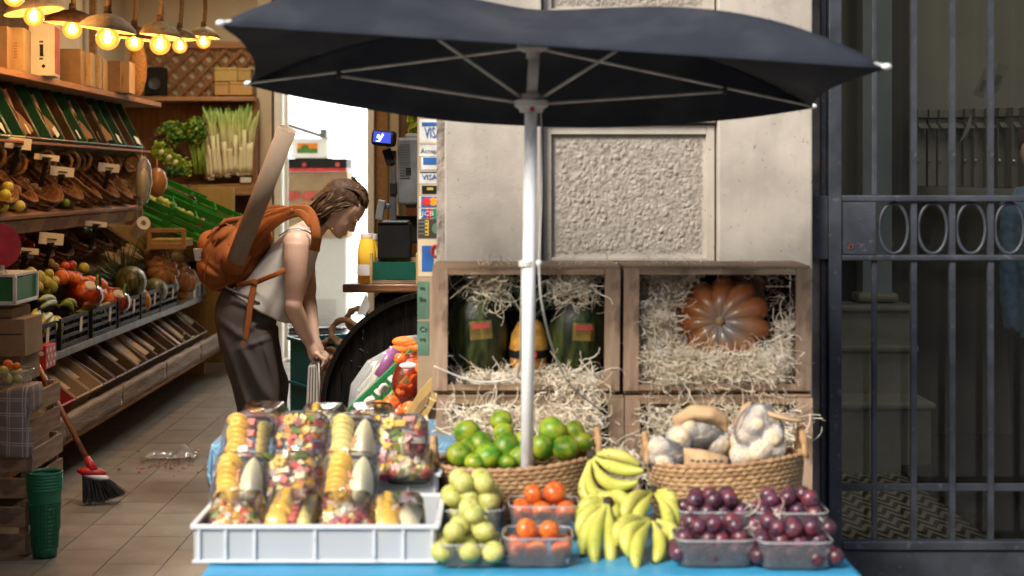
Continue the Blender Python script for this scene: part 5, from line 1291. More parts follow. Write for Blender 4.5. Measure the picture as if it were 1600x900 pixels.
# broom
b0 = P(153, 742, 6.95); b0.z = .05; b1_ = P(42, 540, 7.15)
t = thing('broom', 'wooden handled broom with red socket and black bristles leaning at the shelving', 'broom', (b0.x, b0.y, 0)); hd = P(143, 730, 6.95)
mb = MB(); mb.tube([hd, b1_], .0125, 12); obj('handle', mb, M['counter'], t, smooth=True)
ax_ = (b1_-hd).normalized()
mb = MB(); mb.tube([hd-ax_*.02, hd+ax_*.05], [.022,.015], 12); mb.ball(hd-V(0,0,.022), (.065,.03,.022), rot(0,8,10), 16, 8); obj('socket', mb, M['redp'], t, smooth=True)
mb = MB(); mb.ball(hd+V(.018,0,-.040), (.06,.028,.018), rot(0,12,10), 16, 8); obj('white_band', mb, M['white'], t, smooth=True)
mb = MB(); rr = random.Random(4)
for i in range(420):
    u = rr.uniform(-1,1); v = rr.uniform(-1,1); p = hd+V(.022,0,-.048)+rot(0,12,10) @ V(u*.062, v*.026, 0); q = p+V(.035+u*.03+rr.gauss(0,.006), v*.02+rr.gauss(0,.005), 0); q.z = max(.012, .014+.035*max(0,u)+rr.uniform(0,.01)); mb.tube([p, q], .0012, 3, cap=False)
obj('bristles', mb, M['black_m'], t, kind='stuff')
# litter on the floor
rr = random.Random(8)
def floorp(px, py): d = F*(CAMZ-.012)/(py-CY); return P(px, py, d)
cl_ = floorp(268, 716)
mb = MB(); mb.grid(lambda u, v: cl_+V((u-.5)*.26, (v-.5)*.16, .012+.02*abs(noise.noise(Vector((u*6, v*6, 1))))+.05*max(0, 1-((u-.75)**2+(v-.5)**2)*18)), 26, 18)
tag(obj('plastic_scrap', mb, M['bagclear'], loc=cl_), 'crumpled clear plastic scrap lying on the shop floor tiles', 'litter')
mb = MB()
for i in range(60):
    x, y = rr.gauss(262, 26), rr.gauss(722, 9); q = floorp(x, y); s = rr.uniform(.003,.010); mb.box(q+V(0,0,.003), (s*1.6, s, .003), rot(rr.uniform(-20,20), rr.uniform(-20,20), rr.uniform(0,180)))
tag(obj('crumbs', mb, mat('orange crumbs', (.22,.09,.03), .8, col2=(.35,.16,.06), scale=40), loc=cl_), 'scattered orange brown crumbs around the plastic scrap on the tiles', 'crumbs', kind='stuff')
for k, (x, y) in enumerate(((308,705),(222,734),(186,735),(280,722))):
    q = floorp(x, y); mb = MB(); mb.ball(q+V(0,0,.006), (.016,.007,.004), rot(0,0,k*40), 8, 5); tag(obj('peel_scrap', mb, M['redink'] if k else M['orange'], smooth=True, loc=q), ['orange peel scrap right of the plastic scrap', 'red brown peel scrap left of the plastic scrap', 'dark peel scrap nearest the broom', 'peel scrap in front of the plastic scrap'][k], 'litter')

# ================================================================ boxes on the top shelf
def carton(px0, px1, q0, q1, x, label, m='cardboard', depth=.26, marks='print', wy=None):
    """carton on the shelf: px0..px1 of its front face, top q0, bottom q1"""
    a, b_ = PX(px0, q1, x), PX(px1, q1, x); z0 = 1.98; h = (q1-q0)/F*a.y*.98
    c = V(x-depth/2, (a.y+b_.y)/2, z0); t = thing('carton', label, 'carton', c, 'cartons on the high shelf'); w = abs(b_.y-a.y)
    mb = MB(); mb.box(c+V(0,0,h/2), (depth, w, h), rot(0,0,random.uniform(-2,2))); obj('box', mb, M[m], t, bevel=.003)
    mb = MB(); mb.box(c+V(depth/2+.0012, 0, h*.5), (.0015, .012, h*.35)); mb.box(c+V(depth/2+.0012, w*.2, h*.5), (.0015, .008, h*.25)); obj('print', mb, M['ink'], t)
    mb = MB(); mb.box(c+V(0, -w/2-.001, h*.55), (depth*.14, .002, h*.22)); obj('hand_hole', mb, M['black'], t)
    return t
def carton_f(px0, px1, q0, q1, d, label, m='card_lt', dep=.22, yaw=20, extra=None, side=None):
    p0, p1 = P(px0, q1, d), P(px1, q0, d); w = p1.x-p0.x; h = (q1-q0)/F*d; c = V((p0.x+p1.x)/2, d+dep/2, 1.98)
    t = thing('carton', label, 'carton', c, 'cartons on the high shelf'); T = rot(0,0,yaw)
    mb = MB(); mb.box(c+V(0,0,h/2), (w, dep, h), T); obj('box', mb, M[m], t, bevel=.003)
    mb = MB()
    for k in range(6): mb.box(c+V(0,0,h*(.32+.065*k))+T @ V(random.uniform(-.002,.002),-dep/2-.001,0), (random.uniform(.012,.02), .0015, h*.035), T)
    obj('print', mb, M['earthy'] if m != 'paper' else M['ink'], t)
    return t, c, w, h, T
for i, (a, b_, q0, q1, d, m_, l_) in enumerate(((-30, 5, 48, 115, 7.5, 'cardboard', 'brown carton cut by the left edge on the high shelf'), (6, 32, 50, 119, 7.7, 'card_lt', 'tan carton with faint print, second on the high shelf'),
    (90, 122, 78, 133, 8.7, 'cardboard', 'brown carton to the right of the white one on the high shelf'), (122, 138, 84, 137, 8.9, 'card_lt', 'tan wine carton with dark upright print'), (138, 150, 89, 140, 9.1, 'card_lt', 'narrow tan carton behind the wine carton'),
    (151, 158, 93, 142, 9.3, 'card_lt', 'thin tan carton sliver before the wide brown carton'), (160, 182, 95, 144, 9.5, 'cardboard', 'shaded side of the carton pair under the bulbs, drawn in dark brown'), (180, 200, 95, 144, 9.6, 'card_lt', 'tan carton at the end of the row beside the straw fan'))):
    carton_f(a, b_, q0, q1, d, l_, m_, yaw=random.uniform(4,14))  # darker cardboard on some stands for carton sides in shade
t, c, w, h, T = carton_f(41, 80, 45, 127, 8.0, 'tall white carton with dark hand slot on the high shelf', 'paper', dep=.2, yaw=8)
mb = MB(); mb.box(c+V(0,0,h*.48)+T @ V(0,-.101,0), (.018,.002,.055)); mb.box(c+V(-.03,0,h*.42)+T @ V(0,-.101,0), (.012,.002,.008)); mb.box(c+V(0,0,h*.18)+T @ V(.01,-.101,0), (.016,.002,.016), T @ rot(0,45)); obj('slot', mb, M['black'], t)
mb = MB(); mb.box(c+V(0,0,h/2)+T @ V(w/2+.001,0,0), (.002,.17,h*.9), T); obj('red_side', mb, M['redink'], t)
c = P(215, 143, 9.9); c.z = 1.98; t = thing('straw_fan', 'long pale oval straw fan standing at the end of the carton row', 'fan', c); mb = MB(); mb.ball(c+V(0,0,.17), (.055,.018,.17), nu=20, nv=14); obj('blade', mb, M['wicker'], t, smooth=True); mb = MB(); mb.tube([c+V(0,0,.17)+V(.056*math.cos(w), -.004, .171*math.sin(w)) for w in [2*math.pi*k/24 for k in range(24)]], .004, 5, closed=True); obj('rim', mb, M['rope'], t, smooth=True)
# back shelf with speaker, wooden boxes and lattice
BSZ = CAMZ-(152-CY)/F*12.1
t = thing('back_shelf', 'plank shelf with wooden nook below on the back wall of the shop', 'shelf', (-2.4, 12.2, BSZ)); xr = P(402, 150, 12.1).x
mb = MB(); mb.box(((-3+xr)/2, 12.17, BSZ-.018), (xr+3, .40, .034)); obj('board', mb, M['shelf_x'], t, bevel=.004)
mb = MB(); mb.box((xr-.01, 12.2, BSZ/2+.2), (.03, .34, BSZ-.45)); obj('side_board', mb, M['panel'], t, bevel=.003)
mb = MB(); c = P(342, 290, 12.05); mb.box((c.x+.02, 12.13, CAMZ-(290-CY)/F*12.05-.0), (.54, .36, .022), rot(10)); mb.box((c.x+.02, 11.95, c.z-.035), (.54, .02, .09), rot(0,-2)); obj('leek_board', mb, M['shelf_x'], t, bevel=.003)
mb = MB(); mb.box(P(384, 281, 11.93), (.085, .004, .04)); obj('price_strip', mb, M['paper'], t)
c = P(245, 127, 12.1); t = thing('speaker', 'black speaker box on the back shelf before the lattice', 'speaker', c); mb = MB(); mb.box(c, (.14, .14, .21)); obj('cabinet', mb, M['black'], t, bevel=.004); mb = MB(); mb.lathe([(0,0),(.04,.0),(.048,.006)], c+V(0,-.071,-.02), 20, rot(90)); obj('cone', mb, M['dgrey'], t, smooth=True)
c = P(233, 132, 12.15); t = thing('bottle', 'dark green bottle beside the black speaker on the back shelf', 'bottle', c); mb = MB(); mb.lathe([(0,-.09),(.035,-.09),(.035,.04),(.012,.08),(.012,.11),(0,.11)], c, 16); obj('glass', mb, M['leaf'], t, smooth=True); mb = MB(); mb.lathe([(.036,-.06),(.036,.01)], c, 16); obj('label', mb, M['dgreen_pl'], t)
k = 0
for (a, b_, q0, q1) in ((335, 358, 128, 149), (358, 394, 127, 149), (335, 371, 105, 127.3), (371, 392, 106, 126.5)):
    p0, p1 = P(a, q1, 12.05), P(b_, q0, 12.05); c = (p0+p1)/2; t = thing('wooden_box', ['lower left light wooden box on the back shelf', 'lower right light wooden box on the back shelf', 'upper left light wooden box on the back shelf', 'upper right light wooden box on the back shelf'][k], 'box', c, 'wooden boxes on the back shelf'); k += 1
    mb = MB(); mb.box(c+V(0,.08,0), (p1.x-p0.x-.004, .16, p1.z-p0.z-.004)); obj('body', mb, M['yellowwood'], t, bevel=.003)
    mb = MB(); mb.box(c+V(0,.078,(p1.z-p0.z)*.3), (p1.x-p0.x-.001, .161, .002)); obj('lid_gap', mb, M['ink'], t)
t = thing('lattice', 'brown wooden diamond lattice on the cream wall above the back shelf', 'lattice', P(315, 110, 12.35)); x0, x1 = P(224, 0, 12.33).x, P(397, 0, 12.33).x; z0, z1 = BSZ, CAMZ-(74-CY)/F*12.33
def clipseg(p, d):
    ts = []
    t0, t1 = -9, 9
    for lo, hi, pp, dd in ((x0, x1, p[0], d[0]), (z0, z1, p[1], d[1])):
        a, b_ = (lo-pp)/dd, (hi-pp)/dd; t0 = max(t0, min(a, b_)); t1 = min(t1, max(a, b_))
    return (t0, t1) if t1 > t0+.02 else None
pit = 25.6/F*12.33
for s in (1, -1):
    for i in range(-14, 24):
        r_ = clipseg((x0+i*pit*1.0, z0), (1, s*1.0))
        if r_:
            mb = MB(); a = V(x0+i*pit+r_[0], 12.345-.006*s, z0+s*r_[0]); b_ = V(x0+i*pit+r_[1], 12.345-.006*s, z0+s*r_[1]); mb.beam(a, b_, .030, .009, up=(0,1,0)); obj('slat', mb, M['panel'], t)
for z in (z1+.02,): mb = MB(); mb.box(((x0+x1)/2, 12.33, z), (x1-x0, .03, .05)); obj('frame', mb, M['shelf_x'], t)
# ---- leeks, celery, parsley, lettuce
def leek(px, q0, q1, w, lean, label, seed):
    rr = random.Random(seed); d = 12.02+rr.uniform(-.02,.03); a = P(px, q1, d); b_ = P(px+lean, q0, d); t = thing('leek', label, 'leek', a, 'leeks standing on the back shelf')
    m1 = a.lerp(b_, rr.uniform(.36,.62)); r = w/F*d/2; mb = MB(); mb.tube([a, a.lerp(b_, .1), a.lerp(b_, .35), m1], [r*1.1, r*.95, r*.9, r*.95], 10); obj('shaft', mb, M['leek'], t, smooth=True)
    mb = MB(); 
    for k in range(12): p = a+V(rr.uniform(-r,r), rr.uniform(-r,0), 0); mb.tube([p, p+V(rr.uniform(-.01,.01), -.005, -.018)], .001, 3)
    obj('roots', mb, M['straw'], t)
    for k in range(5):
        e = b_+V((k-2)*r*rr.uniform(.8,1.6), rr.uniform(-.02,.02), rr.uniform(-.05,.02)); pth = [a.lerp(m1, .72)+V((k-2)*r*.35,-r*.3,0), m1.lerp(e, .35), m1.lerp(e, .7), e]
        mb = MB(); mb.tube(pth, [r*.55, r*.8, r*.8, r*.2], 6, flat=.4, up=(0,1,0)); obj('leaf', mb, M['leek'], t, smooth=True)
lk = [(326,172,276,9,-4),(337,170,272,9,-8),(345,168,274,10,-10),(353,172,272,9,-6),(362,174,270,11,-8),(367,165,268,10,2),(372,176,270,8,-10),(376,170,271,9,4),(382,160,270,9,0),(387,172,269,8,6),(391,170,270,8,4),(331,176,278,8,-8),(357,168,274,9,-12)]
for i, (px, q0, q1, w, ln_) in enumerate(lk): leek(px, q0, q1, w, ln_, 'leek standing on the back shelf, %s from the left' % (['first']+ORD[1:])[sorted(z[0] for z in lk).index(px)], i)
def leafy(name, label, cat, blobf, n_, size, mats, seed, loc, stems=None):
    rr = random.Random(seed); t = thing(name, label, cat, loc); per = [MB() for _ in mats]
    for i in range(n_):
        p = blobf(rr); k = rr.randrange(len(mats)); mb = per[k]; nrm = Vector((rr.gauss(0,1), rr.gauss(-.8,1), rr.gauss(.3,1))).normalized(); a = nrm.orthogonal().normalized(); b_ = nrm.cross(a); s = size*rr.uniform(.6,1.3)
        mb.add([p-a*s, p-a*s*.3+b_*s*.6+nrm*s*.2, p+a*s, p-a*s*.2-b_*s*.6+nrm*s*.2, p+nrm*s*.1], [(0,1,4),(1,2,4),(2,3,4),(3,0,4)])
    for mb, m_ in zip(per, mats):
        if mb.v: obj('leaves', mb, M[m_], t, kind='stuff')
    if stems:
        for a, b_, r in stems: mb = MB(); mb.tube([a, a.lerp(b_, .5)+V(.004,0,0), b_], [r, r*.9, r*.5], 6); obj('stem', mb, M['stem'], t, smooth=True)
    return t
def ellb(px, py, rx, ry, d, rd):
    def f(r):
        while True:
            u, v, w = r.uniform(-1,1), r.uniform(-1,1), r.uniform(-1,1)
            if u*u+v*v+w*w < 1: return P(px+rx*u, py+ry*v, d+rd*w)
    return f
rr = random.Random(31)
for k, (px, py, rx, ry, nm, l_) in enumerate(((270, 207, 26, 19, 'parsley', 'bushy dark parsley at the left of the back shelf'), (305, 205, 18, 22, 'celery', 'celery bunch with leafy top standing left of the leeks'))):
    st_ = [(P(px+2+rr.uniform(-9,9)+(6 if k else 0), 272, 12.0), P(px+rr.uniform(-14,14), 205, 12.0), .011) for _ in range(9)] if k else [(P(px+rr.uniform(-8,20), 250, 12.0), P(px+rr.uniform(-14,14), 210, 12.0), .005) for _ in range(6)]
    leafy(nm, l_, 'herbs' if not k else 'celery', ellb(px, py, rx, ry, 12.0, .1), 900, .016, ['leaf','leaf','leaf_l'], k, P(px, 270, 12.0), st_)
leafy('lettuce', 'light green frilly lettuce on the left of the back shelf', 'lettuce', ellb(255, 235, 17, 17, 11.8, .1), 500, .018, ['leaf_l'], 5, P(255, 262, 11.8))
leafy('lettuce', 'purple lettuce heads in a diagonal row on the back shelf', 'lettuce', lambda r: P(246+46*(q := r.random())+r.gauss(0,4), 213+42*q+r.gauss(0,5), 11.75), 420, .015, ['leaf_p'], 6, P(270, 262, 11.8))
leafy('lettuce', 'yellow green lettuce below the purple heads on the back shelf', 'lettuce', lambda r: P(243+52*(q := r.random())+r.gauss(0,4), 232+30*q+r.gauss(0,5), 11.7), 520, .017, ['leaf_l'], 7, P(265, 265, 11.8))
leafy('spinach', 'dark leafy greens over the small crate on the back shelf', 'greens', ellb(272, 268, 22, 8, 11.7, .06), 320, .02, ['leaf'], 8, P(272, 275, 11.8))
t, T = tilt_box('small_crate', P(272, 288, 11.75)+V(0,0,.0), .2, .2, .11, 0, M['crate_x'], 'small pale wooden crate under the greens on the back shelf', None)
for k, (x, y) in enumerate(((252, 238), (264, 246), (274, 254), (288, 296))): 
    q = P(x, y, 11.6); mb = MB(); mb.ball(q, (.018,.012,.024), rot(0,40), 10, 7); tag(obj('turnip', mb, M['leek_w'], smooth=True, loc=q), ['uppermost', 'second', 'third', 'lowest'][k]+' small white turnip among the lettuce heads', 'turnip', 'turnips among the lettuce')
# bright green crates on a slope under the leeks
def green_crate(c, label, yaw, tilt, w=.40, dp=.34, h=.16):
    t = thing('green_crate', label, 'crate', c, 'bright green crates below the leeks'); T = rot(0,0,yaw) @ rot(tilt[0], tilt[1], 0)
    def bx(nm, cc, s): mb = MB(); mb.box(c+T @ Vector(cc), s, T); return obj(nm, mb, M['lgreen_pl'], t, bevel=.003)
    bx('base', (0,0,-h/2), (w, dp, .008))
    for s in (-1, 1):
        for k in range(3): bx('rail', (0, s*dp/2, -h/2+.03+k*.055), (w, .01, .04)); bx('rail', (s*w/2, 0, -h/2+.03+k*.055), (.01, dp, .04))
        for q_ in (-1, 1): bx('corner', (s*(w/2-.006), q_*(dp/2-.006), 0), (.022, .022, h+.01))
    return t
green_crate(P(258, 332, 10.9), 'near left bright green crate of chopped vegetables under the lettuce', 20, (14, 24))
green_crate(P(306, 350, 10.9), 'lower bright green crate with red radishes beside the backpack', 20, (14, 24))
green_crate(P(290, 318, 11.4), 'upper bright green crate holding an aubergine', 20, (14, 24)); green_crate(P(334, 342, 11.4), 'farthest bright green crate half hidden by the tube', 20, (14, 24))
rr = random.Random(44)
for k in range(26):
    x = rr.uniform(-1,1); m_i = k % 3; q = P(262+34*x, 322+14*x+rr.uniform(-4,4), 10.85); fruit('cabbage_piece', [me_ap, me_li, me_pear][m_i], q, rr.uniform(.02,.035), 'green vegetable piece in the near left bright green crate', 'vegetable', 'vegetables in the bright green crates', k, stalk=False)
for k in range(12): q = P(312+rr.uniform(-12,14), 348+rr.uniform(-6,6), 10.82); fruit('radish', me_ra, q, .016, 'small red radish in the lower bright green crate', 'radish', 'radishes in the lower green crate', k, stalk=False)
q = P(297, 318, 11.3); mb = MB(); mb.ball(q, (.05,.05,.08), rot(50,30), 14, 10); tag(obj('aubergine', mb, mat('aubergine skin', (.012,.005,.014), .15, coat=.5), smooth=True, loc=q), 'shiny dark aubergine in the upper bright green crate', 'aubergine')
for k in range(10):
    q = PX(262+rr.uniform(-28,46), 398+rr.uniform(-9,9), -2.36); fruit('yam', me_po, q, .06, 'brown yam heaped on the middle level behind the pumpkins', 'yam', 'yams behind the pumpkins', k+200, stalk=False)
# wooden crate with yellow handle behind, roll of bags and hanging clear bag
t = thing('handle_crate', 'yellowish wooden crate with cut out handle above the yams', 'crate', P(260, 375, 10.4)); c = P(260, 373, 10.4); mb = MB()
for cc, s in (((0,0,.055),(.26,.012,.03)), ((0,0,-.05),(.26,.012,.04)), ((-.115,0,0),(.03,.012,.08)), ((.115,0,0),(.03,.012,.08))): mb.box(c+Vector(cc), s)
obj('end_board', mb, M['yellowwood'], t, bevel=.004); mb = MB(); mb.box(c+V(0,.16,-.03), (.24, .26, .05)); obj('body', mb, M['yellowwood'], t, bevel=.003)
t = thing('bag_roll', 'roll of white plastic bags hanging from a cord below the clear bag', 'roll', PX(216, 352, -2.2)); c = PX(215, 350, -2.2); Rm = rot(70, 0, 30); mb = MB(); mb.lathe([(.016,-.08),(.042,-.08),(.042,.08),(.016,.08),(.016,-.08)], c+V(0,.06,-.02), 24, Rm); obj('roll', mb, M['paper'], t, smooth=False); mb = MB(); mb.tube([c, PX(214, 305, -2.2)], .0012, 4); mb.tube([c+V(.03,0,0), PX(222, 225, -2.2)], .0012, 4); obj('cord', mb, M['paper'], t)
c = PX(224, 282, -2.16); t = thing('clear_bag', 'clear plastic bag of pale rolls hanging from the end of the upper shelf', 'bag', c); mb = MB(); mb.ball(c, (.05,.06,.145), nu=20, nv=14, fn=lambda d: 1+.15*noise.noise(d*4)); obj('film', mb, M['bagclear'], t, smooth=True)
mb = MB(); mb.ball(c+V(0,0,-.02), (.03,.04,.09), nu=12, nv=10, fn=lambda d: 1+.3*noise.noise(d*5)); obj('contents', mb, M['leek_w'], t, smooth=True)
c = PX(245, 285, -2.3); t = thing('squash', 'hanging brown gourd behind the clear bag', 'gourd', c); mb = MB(); mb.ball(c, (.07,.07,.10), nu=16, nv=12); obj('flesh', mb, M['squash'], t, smooth=True); mb = MB(); mb.tube([c+V(0,0,.09), c+V(0,0,.16)], .008, 6); obj('stalk', mb, M['rope'], t)

# ================================================================ pendant lamps
M['filament'] = mat('hot filament', (1,.55,.17), .5, bump=0, emit=160)
M['bulbglass'] = clearm('amber bulb glass', (1,.80,.50), .05, .02, body=(.8,.5,.2))
_bn = M['bulbglass'].node_tree.nodes; _bl = M['bulbglass'].node_tree.links; _em = _bn.new('ShaderNodeEmission'); _em.inputs[0].default_value = (1,.34,.06,1); _em.inputs[1].default_value = .30
_ad = _bn.new('ShaderNodeAddShader'); _src = _bn['Material Output'].inputs[0].links[0].from_socket; _bl.new(_src, _ad.inputs[0]); _bl.new(_em.outputs[0], _ad.inputs[1]); _bl.new(_ad.outputs[0], _bn['Material Output'].inputs[0])
M['shade_in'] = mat('shade inside', (.55,.26,.10), .7, col2=(.66,.34,.14), scale=30, bump=.3)
def pend(px, py, d, rpx, m_, label, sw=2.5, sy=-18, tilt=0, power=5, on=True):
    c = P(px, py, d); r = rpx/F*d; t = thing('pendant_lamp', label, 'lamp', c+V(0,0,.5), 'pendant lamps with glowing bulbs'); T = rot(0, tilt, 0)
    mb = MB(); mb.ball(c, (r,r,r), nu=22, nv=14); mb.lathe([(r*.45, r*.85),(r*.35,r*1.35)], c, 16); obj('bulb', mb, M['bulbglass'], t, smooth=True)
    mb = MB()
    for k in range(6):
        a = k*1.047; mb.tube([c+V(.006*math.cos(a), .006*math.sin(a), r*.6), c+V(.011*math.cos(a), .011*math.sin(a), -r*.35)], .0022, 4)
    obj('filament', mb, M['filament'], t)
    R_ = r*sw; top = c+V(0,0,-sy/F*d)
    mb = MB(); mb.lathe([(R_,0),(R_*.93,.018),(R_*.72,.042),(R_*.4,.06),(R_*.16,.068)], top-V(0,0,.03), 30, T, fn=lambda a, z: 1+.012*math.sin(a*15)); obj('shade', mb, M[m_], t, smooth=True, solid=.003)
    mb = MB(); mb.lathe([(R_*.97,.0),(R_*.9,.013),(R_*.7,.036),(R_*.38,.054),(.0,.058)], top-V(0,0,.031), 30, T); obj('shade_lining', mb, M['shade_in'], t, smooth=True)
    mb = MB(); mb.tube([top+V(0,0,.03), top+V(0,0,.07)], [.02,.016], 10); mb.tube([c+V(0,0,r*.8), top+V(0,0,.03)], .014, 10); obj('socket', mb, M['ricewicker'], t, smooth=True)
    zc = 3.1; pth = [top+V(.012*math.sin(i*.5), .012*math.cos(i*.5), .05+(zc-top.z-.05)*i/14) for i in range(15)]; mb = MB(); mb.tube(pth, [.012*(1+.15*(i % 2)) for i in range(15)], 8); obj('rope_cable', mb, M['rope'], t, smooth=True)
    if on:
        ld = bpy.data.lights.new('bulb_light', 'POINT'); ld.energy = power; ld.color = (1,.66,.34); ld.shadow_soft_size = .02; lo = bpy.data.objects.new('bulb_light', ld); COL.objects.link(lo); lo.parent = t; lo.location = c-(c+V(0,0,.5))
M['shade_dark'] = mat('dark brown shade', (.07,.03,.015), .6, col2=(.16,.07,.03), scale=30, bump=.5)
M['shade_pale'] = mat('pale straw shade', (.55,.42,.28), .7, col2=(.72,.60,.44), scale=40, bump=.5)
M['shade_khaki'] = mat('khaki shade', (.22,.16,.08), .7, col2=(.36,.28,.15), scale=40, bump=.5)
pend(22, -6, 6.4, 17, 'shade_dark', 'nearest pendant lamp cut by the top left corner', 2.6)
pend(53, 26, 7.1, 16, 'shade_pale', 'second pendant lamp with tilted pale orange shade at the top left', 2.9, tilt=-9)
pend(113, 46, 7.6, 15, 'shade_dark', 'third pendant lamp under a dark slatted shade', 2.9, tilt=4)
pend(168, 60, 6.6, 18.5, 'shade_pale', 'brightest pendant lamp with pale woven shade in the middle of the row', 2.4, sy=-24, tilt=8)
pend(210, 66, 8.6, 14, 'shade_dark', 'pendant lamp with dark shade just right of the brightest one', 2.4, sy=-14, tilt=6)
pend(250, 70, 7.5, 16, 'shade_khaki', 'pendant lamp with khaki domed shade right of centre', 2.0, sy=-24, tilt=6)
pend(281, 72, 9.6, 11.5, 'shade_khaki', 'small far pendant lamp with khaki shade', 2.3, sy=-18)
pend(318, 65, 10.2, 11, 'shade_khaki', 'farthest pendant lamp with pointed khaki shade at the right end', 2.3, sy=-14, tilt=4)

# ================================================================ back room stock
d = 14.6; p0, p1 = P(428, 513, d), P(541, 372, d)
t = thing('cooler_cabinet', 'white cooler cabinet with grille at the bottom in the back room', 'cabinet', ((p0.x+p1.x)/2, d, 0)); c = V((p0.x+p1.x)/2, d+.3, (p1.z)/2+.03)
M['cabwhite'] = mat('cabinet white', (.42,.42,.41), .5, var=.02, bump=.03)
mb = MB(); mb.box(c+V(0,0,.01), (p1.x-p0.x, .6, p1.z-.06)); obj('body', mb, M['cabwhite'], t, bevel=.01)
gm = MB(); gm.box((0,0,0), ((p1.x-p0.x)*.55, .006, .012)); gme = mesh_of('grille_slat', gm, M['cabwhite'])
for i in range(11): put('grille_slat', gme, (c.x+.06, d-.004, .08+i*.024), rot(30), parent=t)
mb = MB(); mb.box(V(c.x, d+.04, .02), (p1.x-p0.x-.04, .5, .04)); obj('plinth', mb, M['black'], t)
p0, p1 = P(424, 372, d-.05), P(543, 268, d-.05); t = thing('large_carton', 'large brown carton printed INF in red on top of the cooler', 'carton', ((p0.x+p1.x)/2, d, p0.z)); c = (p0+p1)/2
mb = MB(); mb.box(c+V(0,.28,0), (p1.x-p0.x, .55, p1.z-p0.z-.004)); obj('box', mb, M['cardboard'], t, bevel=.004)
mb = MB(); [text_mb(mb, 'INF', P(470, 307, d-.05)+V(.015+k*.006,-.002-k*.0004,0), .125, stretch=1.5) for k in range(4)]; obj('lettering', mb, M['redink'], t)
p0, p1 = P(420, 268, d-.1), P(541, 247, d-.1); t = thing('fruit_carton', 'low black and red fruit carton on the large brown carton', 'carton', ((p0.x+p1.x)/2, d, p0.z)); c = (p0+p1)/2
mb = MB(); mb.box(c+V(0,.28,.01), (p1.x-p0.x, .5, p1.z-p0.z-.03)); obj('box', mb, M['black'], t, bevel=.003); mb = MB(); mb.box(c+V(0,.278,-(p1.z-p0.z)/2+.016), (p1.x-p0.x+.003, .51, .03)); obj('red_band', mb, M['redp'], t)
mb = MB(); 
for x in (475, 527): mb.lathe([(0,0),(.022,0)], P(x, 257, d-.1)+V(0,.022,0), 14, rot(90))
obj('logo_dot', mb, M['redink'], t)
p0, p1 = P(455, 247, d-.05), P(512, 216, d-.05); c = (p0+p1)/2; t = thing('white_carton', 'white carton with orange and green picture label', 'carton', c); mb = MB(); mb.box(c+V(0,.2,0), (p1.x-p0.x, .4, p1.z-p0.z)); obj('box', mb, M['white'], t, bevel=.004)
mb = MB(); mb.box(c+V(-.02,-.002,.02), (.19,.003,.05)); obj('orange_print', mb, M['orange'], t); mb = MB(); mb.box(c+V(-.02,-.0025,-.025), (.19,.003,.045)); mb.ball(c+V(-.04,-.003,.005), (.04,.002,.03)); obj('green_print', mb, M['leaf'], t)
a, b_ = P(440, 192, d-.1), P(508, 214, d-.1); t = thing('grey_tray', 'grey tray lying askew on the very top of the carton stack', 'tray', a); mb = MB(); mb.beam(a, b_, .3, .035); mb.box(a+V(.01,0,.02), (.06,.3,.06)); mb.box(b_+V(0,0,.03), (.06,.3,.08)); obj('shell', mb, M['mgrey'], t, bevel=.006)

# ================================================================ counter, barrel and till
CYD = 7.05
t = thing('counter', 'brown wooden counter board over the black barrel', 'counter', P(640, 450, CYD))
p0 = P(535, 457, CYD); p1 = P(780, 444, CYD)
mb = MB(); mb.box(((p0.x+p1.x)/2, CYD+.22, (p0.z+p1.z)/2), (p1.x-p0.x, .44, p1.z-p0.z+.002)); obj('board', mb, M['counter'], t, bevel=.008)
mb = MB(); mb.box(P(684, 560, CYD+.2), (.56, .34, .6)); obj('dark_base', mb, M['darkwood'], t, bevel=.01)
bc = P(684, 636, 6.75); Rb = 182/F*6.75
t = thing('barrel', 'big black wooden barrel end with curved rim beside the counter', 'barrel', (bc.x, bc.y, 0))
nst = 11
for i in range(nst):
    xa = -Rb+2*Rb*i/nst; xb = -Rb+2*Rb*(i+1)/nst-.004; pts = []
    for k in range(7):
        x = xa+(xb-xa)*k/6; pts.append(V(bc.x+x, 6.74+random.uniform(0,.002), bc.z+math.sqrt(max(0, Rb*Rb*.94-x*x))))
    lo = max(.02-bc.z, -.45)
    for k in range(6, -1, -1):
        x = xa+(xb-xa)*k/6; pts.append(V(bc.x+x, 6.74, bc.z+max(lo, -math.sqrt(max(0, Rb*Rb*.94-x*x)))))
    mb = MB(); mb.prism(pts, (0, .022, 0)); obj('head_plank', mb, M['darkwood'], t)
N = 60
for w0, yy in ((Rb, 6.715),):
    mb = MB(); P0 = []; 
    for k in range(N):
        a = 2*math.pi*k/N; 
        for r_, y_ in ((Rb-.022, 6.71), (Rb, 6.71), (Rb-.01, 6.95), (Rb-.04, 6.95)):
            P0.append(V(bc.x+r_*math.cos(a), y_, max(.015, bc.z+r_*math.sin(a))))
    mb.add(P0, [(k*4+j, k*4+(j+1) % 4, ((k+1) % N)*4+(j+1) % 4, ((k+1) % N)*4+j) for k in range(N) for j in range(4)]); obj('stave_ring', mb, M['darkwood'], t, smooth=False)
mb = MB(); rr = random.Random(2)
for k in range(40): mb.box(V(bc.x+rr.uniform(-.42,.1), 6.737, bc.z+rr.uniform(-.2,.3)), (rr.uniform(.003,.02), .002, rr.uniform(.002,.004)), rot(0, rr.uniform(-40,40)))
obj('scratches', mb, M['dgrey'], t, kind='stuff')
